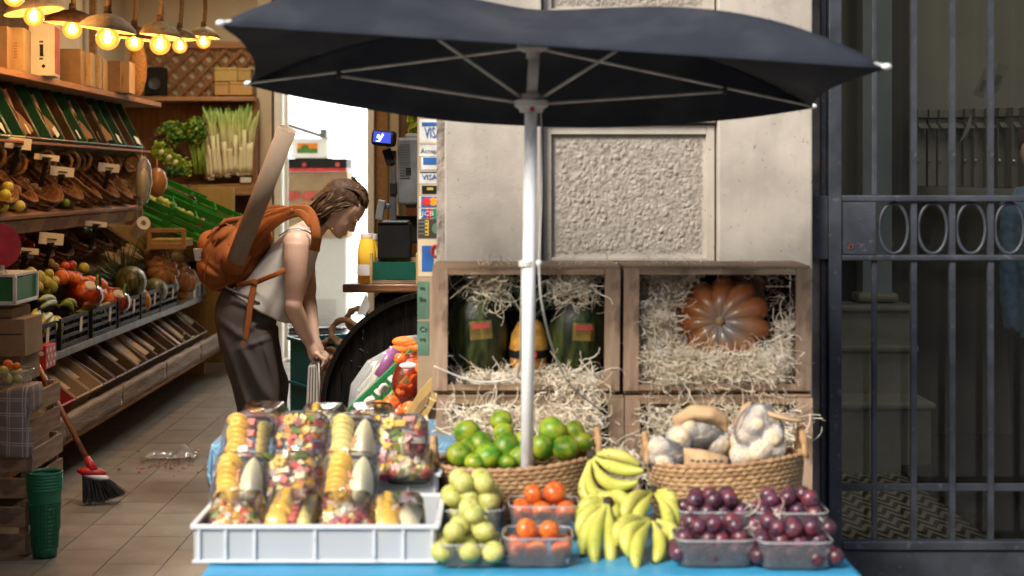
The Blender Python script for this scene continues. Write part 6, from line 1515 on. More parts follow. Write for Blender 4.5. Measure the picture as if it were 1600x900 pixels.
# teal shopping baskets
def teal(z0, k):
    c = P(528, 500, 7.75); c.z = z0; t = thing('shopping_basket', ['lower teal shopping basket of the stack by the barrel', 'middle teal shopping basket of the stack by the barrel', 'upper teal shopping basket with small label, open top'][k], 'basket', c, 'teal shopping baskets'); T = rot(0,0,28)
    h = .21; w, dp = .20, .13
    for s in (-1, 1):
        mb = MB(); mb.box(c+T @ V(0, s*dp, h/2), (w*2, .006, h), T, taper=1); obj('long_wall', mb, M['teal_pl'], t)
        mb = MB(); mb.box(c+T @ V(s*w, 0, h/2), (.006, dp*2-.006, h), T); obj('short_wall', mb, M['teal_pl'], t)
    mb = MB(); mb.box(c+V(0,0,.006), (w*2-.01, dp*2-.01, .006), T); obj('base', mb, M['teal_pl'], t)
    mb = MB()
    for s in (-1, 1): mb.box(c+T @ V(0, s*(dp+.004), h), (w*2+.03, .02, .016), T); mb.box(c+T @ V(s*(w+.004), 0, h), (.02, dp*2-.012, .015), T)
    obj('rim', mb, M['teal_pl'], t, bevel=.003)
    mb = MB(); mb.box(c+T @ V(-.09,-dp-.004,h*.55), (.035,.002,.07), T); obj('sticker', mb, M['redink'], t)
    return c
teal(.02, 0); teal(.235, 1); ct = teal(.45, 2); 
t = thing('handle_ring_basket', 'wicker rope handles sticking out beside the barrel rim', 'basket', P(525, 540, 7.05)); c = P(522, 545, 7.05)
for k, (x, y, r_, tl_) in enumerate(((538, 520, .058, 20), (520, 545, .045, -30), (560, 500, .05, 50), (515, 560, .04, 60))):
    q = P(x, y, 7.0+k*.02); mb = MB(); mb.tube([q+rot(0,tl_,0) @ V(r_*math.cos(w), .01*math.sin(3*w), r_*math.sin(w)) for w in [2*math.pi*i/20 for i in range(20)]], [.014*(1+.25*math.sin(i*2.7)) for i in range(20)], 8, closed=True); obj('rope_handle', mb, M['rope'], t, smooth=True)
mb = MB(); mb.lathe([(.09,-.1),(.12,0)], P(528, 575, 7.1), 24); obj('bowl', mb, M['wicker'], t, smooth=True)
q = [P(612*1-32, 459, 7.0), P(582, 500, 6.98), P(560, 500, 6.98), P(572, 459, 7.0)]
mb = MB(); mb.prism([P(572,458,6.99), P(578,478,6.985), P(571,492,6.98), P(557,492,6.98), P(566,472,6.985)], (0,.003,0)); tag(obj('paper_label', mb, M['paper'], loc=P(570,475,6.98)), 'white paper leaflet hanging from the counter edge by the teal baskets', 'paper')
# juice bottle, boxes on the counter
ctz = p1.z
def vase(c, prof, m_, n_=28): mb = MB(); mb.lathe(prof, c, n_); return mb
c = P(573, 443, 7.12); c.z = ctz+.002; r = .041; t = thing('juice_bottle', 'large glass bottle of orange juice on the counter', 'bottle', c)
M['juice'] = mat('orange juice', (.90,.55,.05), .25, col2=(.95,.62,.08), scale=4, bump=0, coat=.6)
mb = vase(c, [(0,0),(r,.001),(r,.15),(r*.78,.19),(r*.62,.205),(r*.62,.212),(0,.212)], None); obj('juice', mb, M['juice'], t, smooth=True)
mb = vase(c, [(r*.64,.206),(r*.64,.222)], None); obj('glass', mb, M['clear'], t, smooth=True)
mb = vase(c, [(r*.68,.205),(r*.68,.223),(0,.224)], None); obj('lid', mb, M['paper'], t); mb = vase(c, [(r+.0025,.035),(r+.0025,.085)], None); obj('label', mb, M['paper'], t, smooth=True)
c = P(582, 443, 7.3); c.z = ctz+.002; t = thing('juice_bottle', 'second juice bottle mostly hidden behind the first', 'bottle', c); mb = vase(c, [(0,0),(.038,.001),(.038,.14),(.024,.19),(.024,.2),(0,.2)], None); obj('juice', mb, M['juice'], t, smooth=True); mb = vase(c, [(.027,.19),(.027,.215),(0,.216)], None); obj('lid', mb, M['paper'], t)
p0, p1_ = P(580, 441, 7.08), P(652, 405, 7.08); c = (p0+p1_)/2; t = thing('counter_crate', 'small wooden crate with dark green side on the counter', 'crate', V(c.x, c.y, ctz)); z0 = ctz+.002
w = p1_.x-p0.x; h = p1_.z-z0
mb = MB(); mb.box(V(c.x, 7.08, z0+h/2+.003), (w-.016, .006, h-.03)); obj('green_side', mb, M['dgreen_pl'], t)
for z in (z0+.008,): mb = MB(); mb.box(V(c.x, 7.078, z), (w, .012, .014)); obj('rail', mb, M['crate_x'], t)
for x in (c.x-w/2, c.x+w/2): mb = MB(); mb.box(V(x, 7.17, z0+h/2+.012), (.012, .2, h+.03)); obj('end_board', mb, M['yellowwood'], t)
mb = MB(); mb.box(V(c.x, 7.26, z0+h/2), (w, .01, h)); obj('back_board', mb, M['crate_x'], t); mb = MB(); mb.box(V(c.x, 7.17, z0+h*.7), (w-.02, .17, .01)); obj('contents', mb, M['leaf'], t)
# till
t = thing('cash_till', 'black and grey cash till with small blue customer display on a pole', 'till', P(615, 400, 7.25)); 
def tp(nm, px0, px1, q0, q1, d, dep, m_, T=I3, bv=.006, root=None):
    a, b_ = P(px0, q1, d), P(px1, q0, d); mb = MB(); mb.box((a+b_)/2+V(0,dep/2,0), (b_.x-a.x, dep, b_.z-a.z), T); return obj(nm, mb, M[m_], t if root is None else root, bevel=bv)
tp('printer', 590, 641, 348, 404, 7.2, .17, 'black'); tp('printer_lid', 592, 638, 345, 349, 7.19, .15, 'dgrey')
tp('column', 609, 619, 235, 350, 7.34, .03, 'dgrey'); tp('column_joint', 609, 620, 285, 305, 7.33, .04, 'black')
tp('monitor', 621, 656, 215, 320, 7.36, .05, 'mgrey', rot(0,0,-12), .012); tp('monitor_back', 632, 662, 208, 325, 7.42, .04, 'mgrey', rot(0,0,-12), .014)
vm = MB(); vm.box((0,0,0), (.05,.003,.0035)); vme = mesh_of('vent_slat', vm, M['dgrey'])
for i in range(14): put('vent_slat', vme, P(632, 222+i*4, 7.35), rot(0,0,-12), parent=t)
tp('port', 634, 642, 262, 272, 7.352, .004, 'black', bv=0)
tp('lower_box', 617, 655, 337, 380, 7.45, .1, 'black')
dd_ = tp('display_arm', 600, 614, 232, 258, 7.33, .03, 'black', rot(0,-18))
mb = MB(); c = P(600, 216, 7.3); mb.box(c, (.115,.06,.075), rot(0,6,-14)); ds = obj('display_housing', mb, M['black'], t, bevel=.018)
m_b = mat('lit blue display', (.03,.05,.35), .3, bump=0, emit=.8); mb = MB(); mb.box(c+V(-.006,-.033,.003), (.085,.004,.05), rot(0,6,-14)); obj('display_screen', mb, m_b, t)
mb = MB(); mb.box(c+V(-.010,-.037,.004), (.010,.002,.036), rot(0,32,-14)); mb.box(c+V(-.026,-.034,-.014), (.020,.002,.004), rot(0,6,-14)); mb.box(c+V(-.024,-.034,.008), (.012,.002,.018), rot(0,20,-14)); obj('display_glow', mb, mat('display digits', (.6,.7,1), .5, bump=0, emit=1.2), t)
tp('card_reader', 588, 600, 312, 344, 7.18, .04, 'mgrey', rot(0,10), .006); tp('reader_arm', 598, 610, 318, 326, 7.2, .02, 'dgrey')
# little plant and wood behind the till
leafy('potted_plant', 'green leafy plant behind the till near the card stickers', 'plant', ellb(645, 190, 6, 26, 8.2, .05), 90, .03, ['leaf_l'], 21, P(645, 230, 8.2), [(P(645, 225, 8.2), P(645, 170, 8.2), .006)])

# ---- produce on the tilted rack beside the barrel
gc = P(588, 600, 6.0)
t = thing('rack_crate', 'green plastic crate of garlic tilted up beside the barrel', 'crate', P(588, 640, 6.0))
a, b_ = P(534, 652, 5.95), P(644, 548, 5.95); dvec = (b_-a); L = dvec.length; dn = dvec.normalized(); up_ = V(0,-1,0).cross(dn); up_ = -up_ if up_.z < 0 else up_
Mx = Matrix((dn, V(0,1,0), up_)).transposed(); cc = (a+b_)/2
mb = MB()
for o_, s in (((0,0,0),(L,.012,.022)), ((0,0,-.075),(L,.012,.018))): mb.box(cc+Mx @ Vector(o_), s, Mx)
for k in range(6): mb.box(cc+Mx @ V(-L/2+.01+k*(L-.02)/5, 0, -.038), (.014,.012,.07), Mx)
obj('side_grid', mb, M['green_pl'], t, bevel=.003); mb = MB(); mb.box(cc+Mx @ V(0,.15,-.085), (L,.3,.008), Mx); mb.box(cc+Mx @ V(0,.3,-.038), (L,.01,.09), Mx); obj('tub', mb, M['green_pl'], t)
me_ga = fruit_mesh('garlic', mat('garlic skin', (.62,.50,.42), .6, col2=(.75,.65,.58)), lambda d: 1+.06*math.sin(6*math.atan2(d.y,d.x))+.35*max(0,d.z)**12, (1,1,.9))
for k in range(9): q = cc+Mx @ V(-L/2+.03+k*(L-.06)/8, .05+.02*(k % 2), -.035); fruit('garlic', me_ga, q, .024, 'garlic bulb seen through the side of the tilted green crate', 'garlic', 'garlic bulbs in the tilted crate', k, stalk=False)
mb = MB(); mb.beam(P(575, 655, 5.85), P(662, 560, 5.85), .02, .012, up=(0,0,1)); tag(obj('rack_rail', mb, M['yellowwood'], bevel=.003, loc=P(600,640,5.85)), 'thin yellow wooden rail beneath the tilted green crate', 'rail')
def bagob(nm, label, path, rad, m_, flat=.5, extra=None, cat='bag'):
    c = path[0]; t = thing(nm, label, cat, c); mb = MB(); mb.tube(path, rad, 14, flat=flat, up=(0,1,0))
    mb.v = [tuple(Vector(p)+V(0,.01,.01)*noise.noise(Vector(p)*45)) for p in mb.v]
    obj('film', mb, M[m_], t, smooth=True); 
    if extra: extra(t)
    return t
def ex1(t):
    for k in range(18):
        rr = random.Random(k); a = P(560+rr.uniform(-6,16), 628+rr.uniform(-20,4), 6.05); b2_ = P(600+rr.uniform(-16,10), 575+rr.uniform(-10,14), 6.05); mb = MB(); mb.tube([a, b2_], .005, 5); obj('vegetable_stick', mb, M['leek_w'], t, smooth=True)
    mb = MB(); mb.tube([P(590, 588, 6.0), P(618, 545, 6.0)], [.016,.024], 8, flat=.4, up=(0,1,0)); obj('purple_end', mb, mat('purple film', (.30,.10,.24), .3, coat=.4), t, smooth=True)
bagob('vegetable_bag', 'clear bag of pale vegetables with purple print beside the barrel', [P(550,640,6.05), P(565,612,6.05), P(590,580,6.05), P(618,550,6.05)], [.02,.05,.055,.03], 'bagclear', extra=ex1)
def ex2(t):
    for k in range(5): rr = random.Random(k+5); q = P(640+rr.uniform(-18,14), 538+rr.uniform(-6,8), 6.1); put('sweet_potato', me_or, q, None, (.05,.025,.022), parent=t)
bagob('orange_bag', 'orange printed snack bag lying at the top of the tilted rack', [P(618,552,6.1), P(632,540,6.1), P(655,530,6.1)], [.02,.04,.02], 'bagclear', extra=ex2)
rr = random.Random(77)
c = P(640, 590, 5.75); t = thing('tomato_net', 'red net bag of tomatoes beside the upper left crate', 'net bag', c); mb = MB(); mb.ball(c, (.062,.06,.095), rot(0,18), 20, 14, fn=lambda d: 1+.1*noise.noise(d*3)); obj('net', mb, M['rednet'], t, smooth=True)
for k in range(14): put('tomato', per_me, c+V(rr.uniform(-.04,.04), rr.uniform(-.03,.03), rr.uniform(-.07,.07)), None, .026, parent=t)
mb = MB(); mb.ball(c+V(-.0,-.05,.05), (.035,.01,.012), nu=12, nv=6); obj('label', mb, M['paper'], t, smooth=True)
me_redapp = me_ra
scat_ = [(592,640,15),(612,632,15),(625,645,15),(600,652,14),(640,640,14),(660,575,12),(667,560,11),(615,650,14),(580,650,12)]
for i, (x, y, r) in enumerate(scat_): fruit('tomato', per_me if i % 3 else me_or, P(x, y, 5.6), r/F*5.6, 'orange red tomato in the tilted display by the lower left crate', 'tomato', 'tomatoes in the tilted display', i)
bq = [(682,585),(676,610),(655,640),(630,658),(622,652),(640,625),(660,598),(672,580)]
t = thing('wooden_end_board', 'curved pale wooden board leaning against the left side of the crates', 'board', P(655, 640, 5.3)); mb = MB(); mb.prism([P(x, y, 5.3) for x, y in ((683,590),(686,618),(668,650),(648,662),(628,662),(632,648),(655,612),(676,588))], (0,.014,0)); obj('board', mb, M['yellowwood'], t, bevel=.002)
mb = MB(); mb.prism([P(x, y, 5.297) for x, y in ((672,612),(668,632),(652,650),(641,655),(655,630))], (0,.003,0)); obj('worn_patch', mb, M['earthy'], t)
mb = MB(); mb.box(P(655, 640, 5.5), (.12,.3,.12)); 

# ================================================================ card stickers beside the pillar
SD = 5.32
sp0, sp1 = P(652, 700, SD), P(694, 150, SD)
t = thing('sticker_panel', 'narrow glass side panel covered in card payment stickers beside the pillar', 'panel', V((sp0.x+sp1.x)/2, SD, 0))
mb = MB(); mb.box(((sp0.x+sp1.x)/2, SD+.012, 1.5), (sp1.x-sp0.x, .012, 3.0)); obj('panel', mb, M['card_lt'], t)
M['stk_white'] = mat('sticker white', (.62,.62,.60), .4, bump=0); M['stk_cream'] = mat('sticker cream', (.55,.45,.30), .4, bump=0); M['stk_green'] = mat('sage green print', (.10,.19,.13), .5, bump=0); M['gold_p'] = mat('gold print', (.5,.35,.06), .4, bump=0)
M['cardred'] = mat('print red', (.55,.03,.04), .4, bump=0); M['cardorange'] = mat('print orange', (.65,.27,.02), .4, bump=0); M['cardgreen'] = mat('print green', (.02,.25,.10), .4, bump=0)
def stick(px0, px1, q0, q1, m_, yo=.0, nm='sticker', par=None):
    a, b_ = P(px0, q1, SD), P(px1, q0, SD); mb = MB(); mb.box(V((a.x+b_.x)/2, SD+.005-yo, (a.z+b_.z)/2), (b_.x-a.x, .0015, b_.z-a.z)); return obj(nm, mb, M[m_], t if par is None else par)
s1 = stick(655, 693, 186, 244, 'stk_white'); stick(659, 693, 191, 197, 'blueink', .002, 'band', s1); stick(655, 693, 222, 225, 'stk_cream', .002, 'band', s1)
def words(s, px, py, h, m_, par, align='LEFT', st=1.0): mb = MB(); p = P(px, py, SD); p.y = SD+.002; text_mb(mb, s, p, h, align=align, stretch=st, depth=.0004); return obj('lettering', mb, M[m_], par)
words('VISA', 663, 208, .052, 'blueink', s1, st=.55); words('Accepted', 657, 236, .022, 'mgrey', s1)
s2 = stick(658, 693, 245, 265, 'stk_white'); stick(661, 693, 246, 257, 'blueink', .002, 'band', s2)
s3 = stick(655, 688, 267, 287, 'stk_white'); stick(656, 687, 268, 270, 'ink', .002, 'band', s3); words('VISA', 659, 277, .026, 'blueink', s3)
s4 = stick(656, 687, 288, 305, 'stk_cream'); stick(659, 685, 290, 303, 'black', .002, 'card', s4); stick(667, 677, 293, 297, 'gold_p', .004, 'emblem', s4)
s5 = stick(655, 693, 306, 324, 'stk_white'); stick(658, 684, 307, 323, 'blueink', .002, 'card', s5)
for x, m_ in ((666, 'cardred'), (677, 'cardorange')): mb = MB(); p = P(x, 315, SD); p.y = SD+.001-(.0005 if m_ == 'cardred' else 0); mb.lathe([(0,0),(.0145,0)], p, 20, rot(90)); obj('circle', mb, M[m_], s5)
s6 = stick(655, 688, 325, 342, 'stk_white')
for x, m_, ch in ((662, 'blueink', 'J'), (671, 'cardred', 'C'), (680, 'cardgreen', 'B')): stick(x-4, x+4, 326, 341, m_, .002, 'bar', s6); 
words('JCB', 659, 334, .022, 'stk_white', s6, st=1.25).location.y -= .003
s7 = stick(653, 692, 343, 372, 'ink')
for k in range(4): stick(654, 668, 346+k*6, 348+k*6, 'mgrey', .002, 'stripe', s7)
stick(664, 670, 344, 368, 'gold_p', .002, 'stripe', s7); mb = MB(); p = P(684, 357, SD); p.y = SD+.001; mb.lathe([(0,0),(.02,0)], p, 20, rot(90)); obj('circle', mb, M['stk_green'], s7)
s8 = stick(653, 693, 374, 432, 'stk_cream'); stick(659, 677, 384, 424, 'blueink', .002, 'blue_area', s8)
for x, y in ((680, 392),): mb = MB(); p = P(x, y, SD); p.y = SD; mb.tube([p+V(.012*math.cos(w), 0, .018*math.sin(w)) for w in [2*math.pi*k/16 for k in range(16)]], .004, 5, closed=True); obj('red_ring', mb, M['redp'], s8)
s9 = stick(652, 670, 440, 498, 'stk_green'); words('ve', 655, 450, .022, 'ink', s9); words('Be', 655, 468, .022, 'ink', s9); s10 = stick(652, 670, 502, 555, 'stk_green'); words('Cr', 655, 515, .026, 'ink', s10); words('ve', 655, 530, .024, 'ink', s10)
# ================================================================ the shopper
WY = 6.80
def Q(px, py, y=0.0): return P(px, py, WY+y)
M['skin'] = mat('skin', (.59,.365,.26), .5, var=.07, scale=14, bump=.08, bscale=300, sss=.12)
M['lip'] = mat('lip skin', (.40,.13,.10), .4, var=.05, bump=0)
M['hair'] = mat('dark brown hair', (.030,.015,.008), .6, col2=(.075,.040,.02), scale=60, bump=0, spec=.2)
M['hair_m'] = mat('mid brown hair', (.055,.030,.014), .5, col2=(.125,.066,.03), scale=60, bump=0, spec=.25)
M['hair_l'] = mat('golden brown hair', (.20,.12,.06), .5, col2=(.36,.22,.11), scale=60, bump=0, spec=.3)
M['top'] = mat('off white linen', (.50,.45,.39), .85, var=.06, scale=10, bump=.25, bscale=500)
M['trouser'] = mat('brown grey trouser cloth', (.060,.045,.038), .85, var=.12, scale=6, bump=.25, bscale=500)
M['pack'] = mat('rust orange canvas', (.26,.068,.008), .85, var=.14, scale=8, bump=.35, bscale=420)
M['tube'] = mat('brown kraft tube', (.225,.16,.108), .85, var=.05, scale=30, stretch=(1,1,8), bump=.08)
wp = thing('person', 'woman bending forward in sleeveless white top and brown grey trousers, hair tied half back', 'person', V(Q(405, 700).x, WY, 0))
U = V(.7071, 0, .7071); Fd = V(.7071, 0, -.7071)   # head axes: up along the face, forward out of it
S = WY/F
ch = Q(528, 373)
def H(t, f, y=0.0): return ch+U*(t*S)+Fd*(f*S)+V(0, y, 0)
mb = MB()
# head: cross sections from the chin to the crown
secs = [(0,-1,-15,.016),(3,1.5,-24,.028),(8,2.2,-34,.040),(14,1.8,-45,.049),(20,2.2,-52,.056),(28,2.0,-59,.062),(36,.8,-64,.067),(44,2.6,-67,.071),(53,2.2,-68,.074),(62,-1,-66,.073),(71,-9,-59,.065),(78,-19,-49,.050),(83,-32,-38,.018)]
N = 24; vs = []; 
for t_, fr_, bk, hw in secs:
    cx_ = (fr_+bk)/2; a_ = (fr_-bk)/2
    for k in range(N):
        w = 2*math.pi*k/N; cw, sw = math.cos(w), math.sin(w)
        vs.append(H(t_, cx_+a_*math.copysign(abs(cw)**.85, cw), hw*math.copysign(abs(sw)**.9, sw)))
mb.add(vs, [(j*N+k, j*N+(k+1) % N, (j+1)*N+(k+1) % N, (j+1)*N+k) for j in range(len(secs)-1) for k in range(N)]+[tuple(range(N-1,-1,-1)), tuple((len(secs)-1)*N+k for k in range(N))])
hM = Matrix((Fd, V(0,1,0), U)).transposed()
def hb(t_, f, y, r, Mr=I3): mb.ball(H(t_, f, y), tuple(x*S for x in r), hM @ Mr, 14, 10)
# nose, lips, brow ridge, eye lids, ear, chin
mb.tube([H(38, 2, 0), H(32, 4.2, 0), H(26, 7.2, 0), H(23.5, 8.6, 0)], [2.2*S, 2.7*S, 3.4*S, 3.6*S], 10); hb(23, 5.2, .012, (3.2, 2.6, 2.6)); hb(23, 5.2, -.012, (3.2, 2.6, 2.6))
hb(15.6, 2.4, 0, (2.9, 7.5, 1.7)); hb(12.0, 2.0, 0, (2.9, 6.6, 1.9)); hb(4.5, .2, 0, (3.6, 6, 3.8))
for s in (-1, 1):
    hb(42, 1.2, s*.022, (3.0, 9, 2.2)); hb(36.6, -2.2, s*.024, (3.0, 4.6, 3.0)); hb(27, -9, s*.034, (6, 6, 8)); 
    hb(31, -35, s*.069, (5.5, 2.0, 8.5)); hb(35, -36, s*.073, (5.0, 1.6, 4.5)); hb(24, -33.5, s*.069, (2.6, 1.8, 3.2)); hb(10, -28, s*.034, (12, 6, 6))
# neck, shoulders and torso
mb.stube([H(32, -44), H(10, -42), Q(492, 356), Q(480, 364), Q(470, 374)], [.052, .050, .050, .058, .075], 18)
def sect(c, ax_a, ra, ry, N=22):
    return [c+ax_a*(ra*math.cos(2*math.pi*k/N))+V(0, ry*math.sin(2*math.pi*k/N), 0) for k in range(N)]
def loft(rings, mb):
    dense = []
    for i in range(len(rings)-1):
        a, b, c, d = rings[max(i-1,0)], rings[i], rings[i+1], rings[min(i+2, len(rings)-1)]
        for j in range(5):
            t = j/5; dense.append([.5*((2*x)+(y-w)*t+(2*w-5*x+4*y-z)*t*t+(3*x-w-3*y+z)*t**3) for w, x, y, z in zip(a, b, c, d)])
    rings = dense+[rings[-1]]
    n_ = len(rings[0]); vs = [p for r in rings for p in r]
    mb.add(vs, [(j*n_+k, j*n_+(k+1) % n_, (j+1)*n_+(k+1) % n_, (j+1)*n_+k) for j in range(len(rings)-1) for k in range(n_)]+[tuple(range(n_-1,-1,-1)), tuple((len(rings)-1)*n_+k for k in range(n_))])
def tsec(p0, p1, ry, k=1.0):
    a, b_ = Q(*p0), Q(*p1); c = (a+b_)/2; d = (b_-a); return sect(c, d.normalized(), d.length/2*k, ry)
loft([tsec((352,500),(416,505),.125), tsec((354,470),(422,488),.13), tsec((385,445),(445,478),.125), tsec((408,418),(466,456),.135), tsec((428,392),(483,425),.15), tsec((446,368),(494,396),.155), tsec((462,354),(498,376),.11), tsec((474,350),(500,366),.05)], mb)
# arms: shoulder, elbow, wrist
for s, sh_, el, mid, wr in ((-1, (463,382), (459,478), (472,513), (484,537)), (1, (472,384), (480,462), (486,500), (492,530))):
    y0, y1, y2 = s*.165, s*.155, s*.045
    pts = [Q(*sh_, y0), Q((sh_[0]*.75+el[0]*.25), sh_[1]+24, y0*1.05), Q((sh_[0]+el[0])/2+1, (sh_[1]+el[1])/2+4, y0*1.04), Q(el[0]+1, el[1]-12, y1), Q(*el, y1), Q((el[0]+mid[0])/2, (el[1]+mid[1])/2, y1*.8), Q(*mid, y1*.6), Q(*wr, y2)]
    mb.stube(pts, [.058, .054, .046, .039, .038, .037, .032, .022], 18); mb.ball(Q(*sh_, y0), (.060,.054,.062), nu=16, nv=12); mb.ball(Q(*el, y1), .037, nu=14, nv=10)
# hands: palm, four knuckled fingers closing over the bag handle, thumb from the side of the palm
for s in (-1, 1):
    y2 = s*.045; wr = Q(484, 537, y2) if s < 0 else Q(492, 530, y2); off = 0 if s < 0 else 1
    pc_ = Q(491+off*4, 549-off*5, s*.034); pd = (Q(499, 560, 0)-Q(484, 537, 0)).normalized()
    mb.tube([wr, wr.lerp(pc_, .5), pc_, pc_+pd*.022], [.023, .026, .029, .026], 14, flat=1.0)
    for k in range(4):
        yy = s*(.012+.0155*k); L = (.070, .078, .074, .060)[k]; b0_ = pc_+pd*.024+V(.010,0,.010)*.6; b0_.y = WY+yy
        p1 = b0_+pd*L*.42+V(.010,0,.004); p2 = p1+V(.004,0,-1).normalized()*L*.32; p3 = p2+V(-.55,0,-.8).normalized()*L*.26
        mb.tube([b0_-pd*.012, b0_, p1, p2, p3], [.0098, .0100, .0092, .0084, .0066], 10)
        mb.ball(p1, .0096, nu=8, nv=6); mb.ball(p3, .0066, nu=8, nv=6)
    t0 = wr.lerp(pc_, .55)+V(-.012,-.008*1,-.006); t1 = t0+V(.006, -s*.012, -.035); t2 = t1+V(.016, -s*.006, -.026)
    mb.tube([t0, t1, t2], [.0125, .0110, .0078], 10); mb.ball(t2, .0078, nu=8, nv=6)
# legs and feet
for s in (-1, 1):
    x_ = 0 if s < 0 else 8
    mb.stube([Q(392+x_, 500, s*.066), Q(396+x_, 560, s*.078), Q(404+x_, 630, s*.085), Q(408+x_, 700, s*.082), Q(404+x_, 760, s*.08), Q(402+x_, 782, s*.08)], [.066, .066, .060, .054, .042, .036], 16)
    an = Q(402+x_, 788, s*.08); mb.tube([an+V(-.03,0,-.01), an+V(.04,0,-.02), an+V(.12,0,-.032), an+V(.17,0,-.036)], [.036,.036,.030,.018], 12, flat=.9)
def creases(p):
    return p
body = remesh('body', mb, M['skin'], .0042, 6, wp, creases)
# facial marks laid on the skin: brows, closed lashes, lips
for s in (-1, 1):
    mb = MB(); mb.tube([H(42.5, 3.4, s*.010), H(44.5, 3.2, s*.022), H(43.5, -1.0, s*.040)], [.0016, .0021, .0010], 6, flat=.6); obj('eyebrow', mb, M['hair'], wp, smooth=True)
    mb = MB(); mb.tube([H(35.0, .8, s*.014), H(34.0, 2.2, s*.026), H(34.6, -1.6, s*.040)], [.0008, .0016, .0010], 6); obj('eyelashes', mb, M['hair'], wp, smooth=True)
mb = MB(); mb.ball(H(15.4, 4.0, 0), (1.5*S, 6.0*S, 1.2*S), hM, 12, 8); mb.ball(H(12.2, 3.7, 0), (1.5*S, 5.2*S, 1.4*S), hM, 12, 8); obj('lips', mb, M['lip'], wp, smooth=True)
mb = MB(); e0 = H(21, -33, -.073); mb.tube([e0, e0+V(.004,0,-.022), e0+V(.006,0,-.06)], .0007, 5); mb.ball(e0+V(.006,0,-.062), .003, nu=6, nv=5); obj('earring', mb, M['gold'], wp, smooth=True)
# hair: a shaped mass under individual locks
mb = MB(); N = 26; vs = []; hs = [(24,-46,-68,.060),(33,-36,-70,.071),(42,-26,-73,.078),(52,-12,-74,.081),(61,-2,-73,.081),(70,-9,-67,.072),(78,-17,-58,.058),(84,-27,-47,.034),(87,-35,-39,.008)]
for t_, fr_, bk, hw in hs:
    for k in range(N):
        w = 2*math.pi*k/N; vs.append(H(t_-1, (fr_+bk)/2+(fr_-bk)/2*math.copysign(abs(math.cos(w))**.85, math.cos(w))*.97, hw*1.0*math.copysign(abs(math.sin(w))**.8, math.sin(w))))
mb.add(vs, [(j*N+k, j*N+(k+1) % N, (j+1)*N+(k+1) % N, (j+1)*N+k) for j in range(len(hs)-1) for k in range(N)]+[tuple(range(N-1,-1,-1)), tuple((len(hs)-1)*N+k for k in range(N))])
mb.tube([Q(520, 312), Q(503, 322), Q(497, 336), Q(500, 346)], [.064, .060, .044, .020], 18)
for y in (-.045, .045): mb.tube([Q(522, 316, y), Q(506, 326, y*1.15), Q(499, 340, y*1.0), Q(503, 349, y*.8)], [.040,.037,.027,.010], 14)
hair = remesh('hair', mb, M['hair'], .004, 3, wp)
rr = random.Random(10)
def bez(p, n_=11):
    out = []
    for i in range(n_):
        t = i/(n_-1); q = [x.copy() for x in p]
        while len(q) > 1: q = [q[j].lerp(q[j+1], t) for j in range(len(q)-1)]
        out.append(q[0])
    return out
locks = [MB(), MB(), MB()]
for i in range(620):
    s = -1 if rr.random() < .66 else 1
    f0 = rr.random()                      # along the parting, front to back
    t0 = 64+22*math.sin(math.pi*min(1, f0*1.0+.05)); fr0 = -2-56*f0
    yy0 = s*rr.uniform(.002, .020)
    e_ = rr.random()**.8
    p0 = H(t0, fr0, yy0)
    # way round the side of the head
    low = rr.random()
    pm = H(60-24*low*(1 if f0 < .5 else .8), fr0*.55-22-18*low*.6, s*(.087+.010*rr.random()))
    pm2 = Q(517-10*low, 318+12*low, s*(.078+.014*rr.random()))
    pe = Q(482+30*(1-e_)+rr.uniform(-3,3), 332+18*math.sin(math.pi*min(1, .15+.8*(1-e_)))+rr.uniform(-4,5), s*rr.uniform(.01,.075))
    path = bez([p0, H(t0+1, fr0-6, s*.055), pm, pm2, pe])
    wv = rr.uniform(0, 6.28); am = rr.uniform(.002, .009)
    path = [q+V(math.sin(wv+k*1.05), .7*math.cos(wv+k*.9), math.cos(wv+k*1.05))*am*(k/10)**1.3*1.6 for k, q in enumerate(path)]
    r_ = rr.uniform(.0014, .0030); pick = rr.random(); upw = path[5].z
    mi = 0 if pick < .60 else (1 if pick < .90 else 2)
    locks[mi].tube(path, [r_*.5, r_, r_*1.2, r_*1.3, r_*1.3, r_*1.3, r_*1.3, r_*1.3, r_*1.2, r_*.9, r_*.25], 4, cap=False)
for i in range(260):
    y = rr.uniform(-.066, .066); k_ = math.sqrt(max(0, 1-(y/.085)**2)); b0 = rr.uniform(0, .5)
    path = bez([H(64+14*b0, -1-8*b0-10*(1-k_), y*1.0), H(66+12*k_, -8, y*1.06), H(70+20*k_, -28, y*1.12), H(67+23*k_, -56, y*1.12), Q(497, 302, y*1.05), Q(484+rr.uniform(-4,8), 326+rr.uniform(-6,10), y)])
    wv = rr.uniform(0, 6.28); path = [q+V(math.sin(wv+k*1.1), .5*math.cos(wv+k), math.cos(wv+k*1.1))*.004*(k/10)**1.5 for k, q in enumerate(path)]
    pick = rr.random(); locks[0 if pick < .66 else 1 if pick < .93 else 2].tube(path, [.001]+[.0034]*9+[.0006], 4, cap=False)
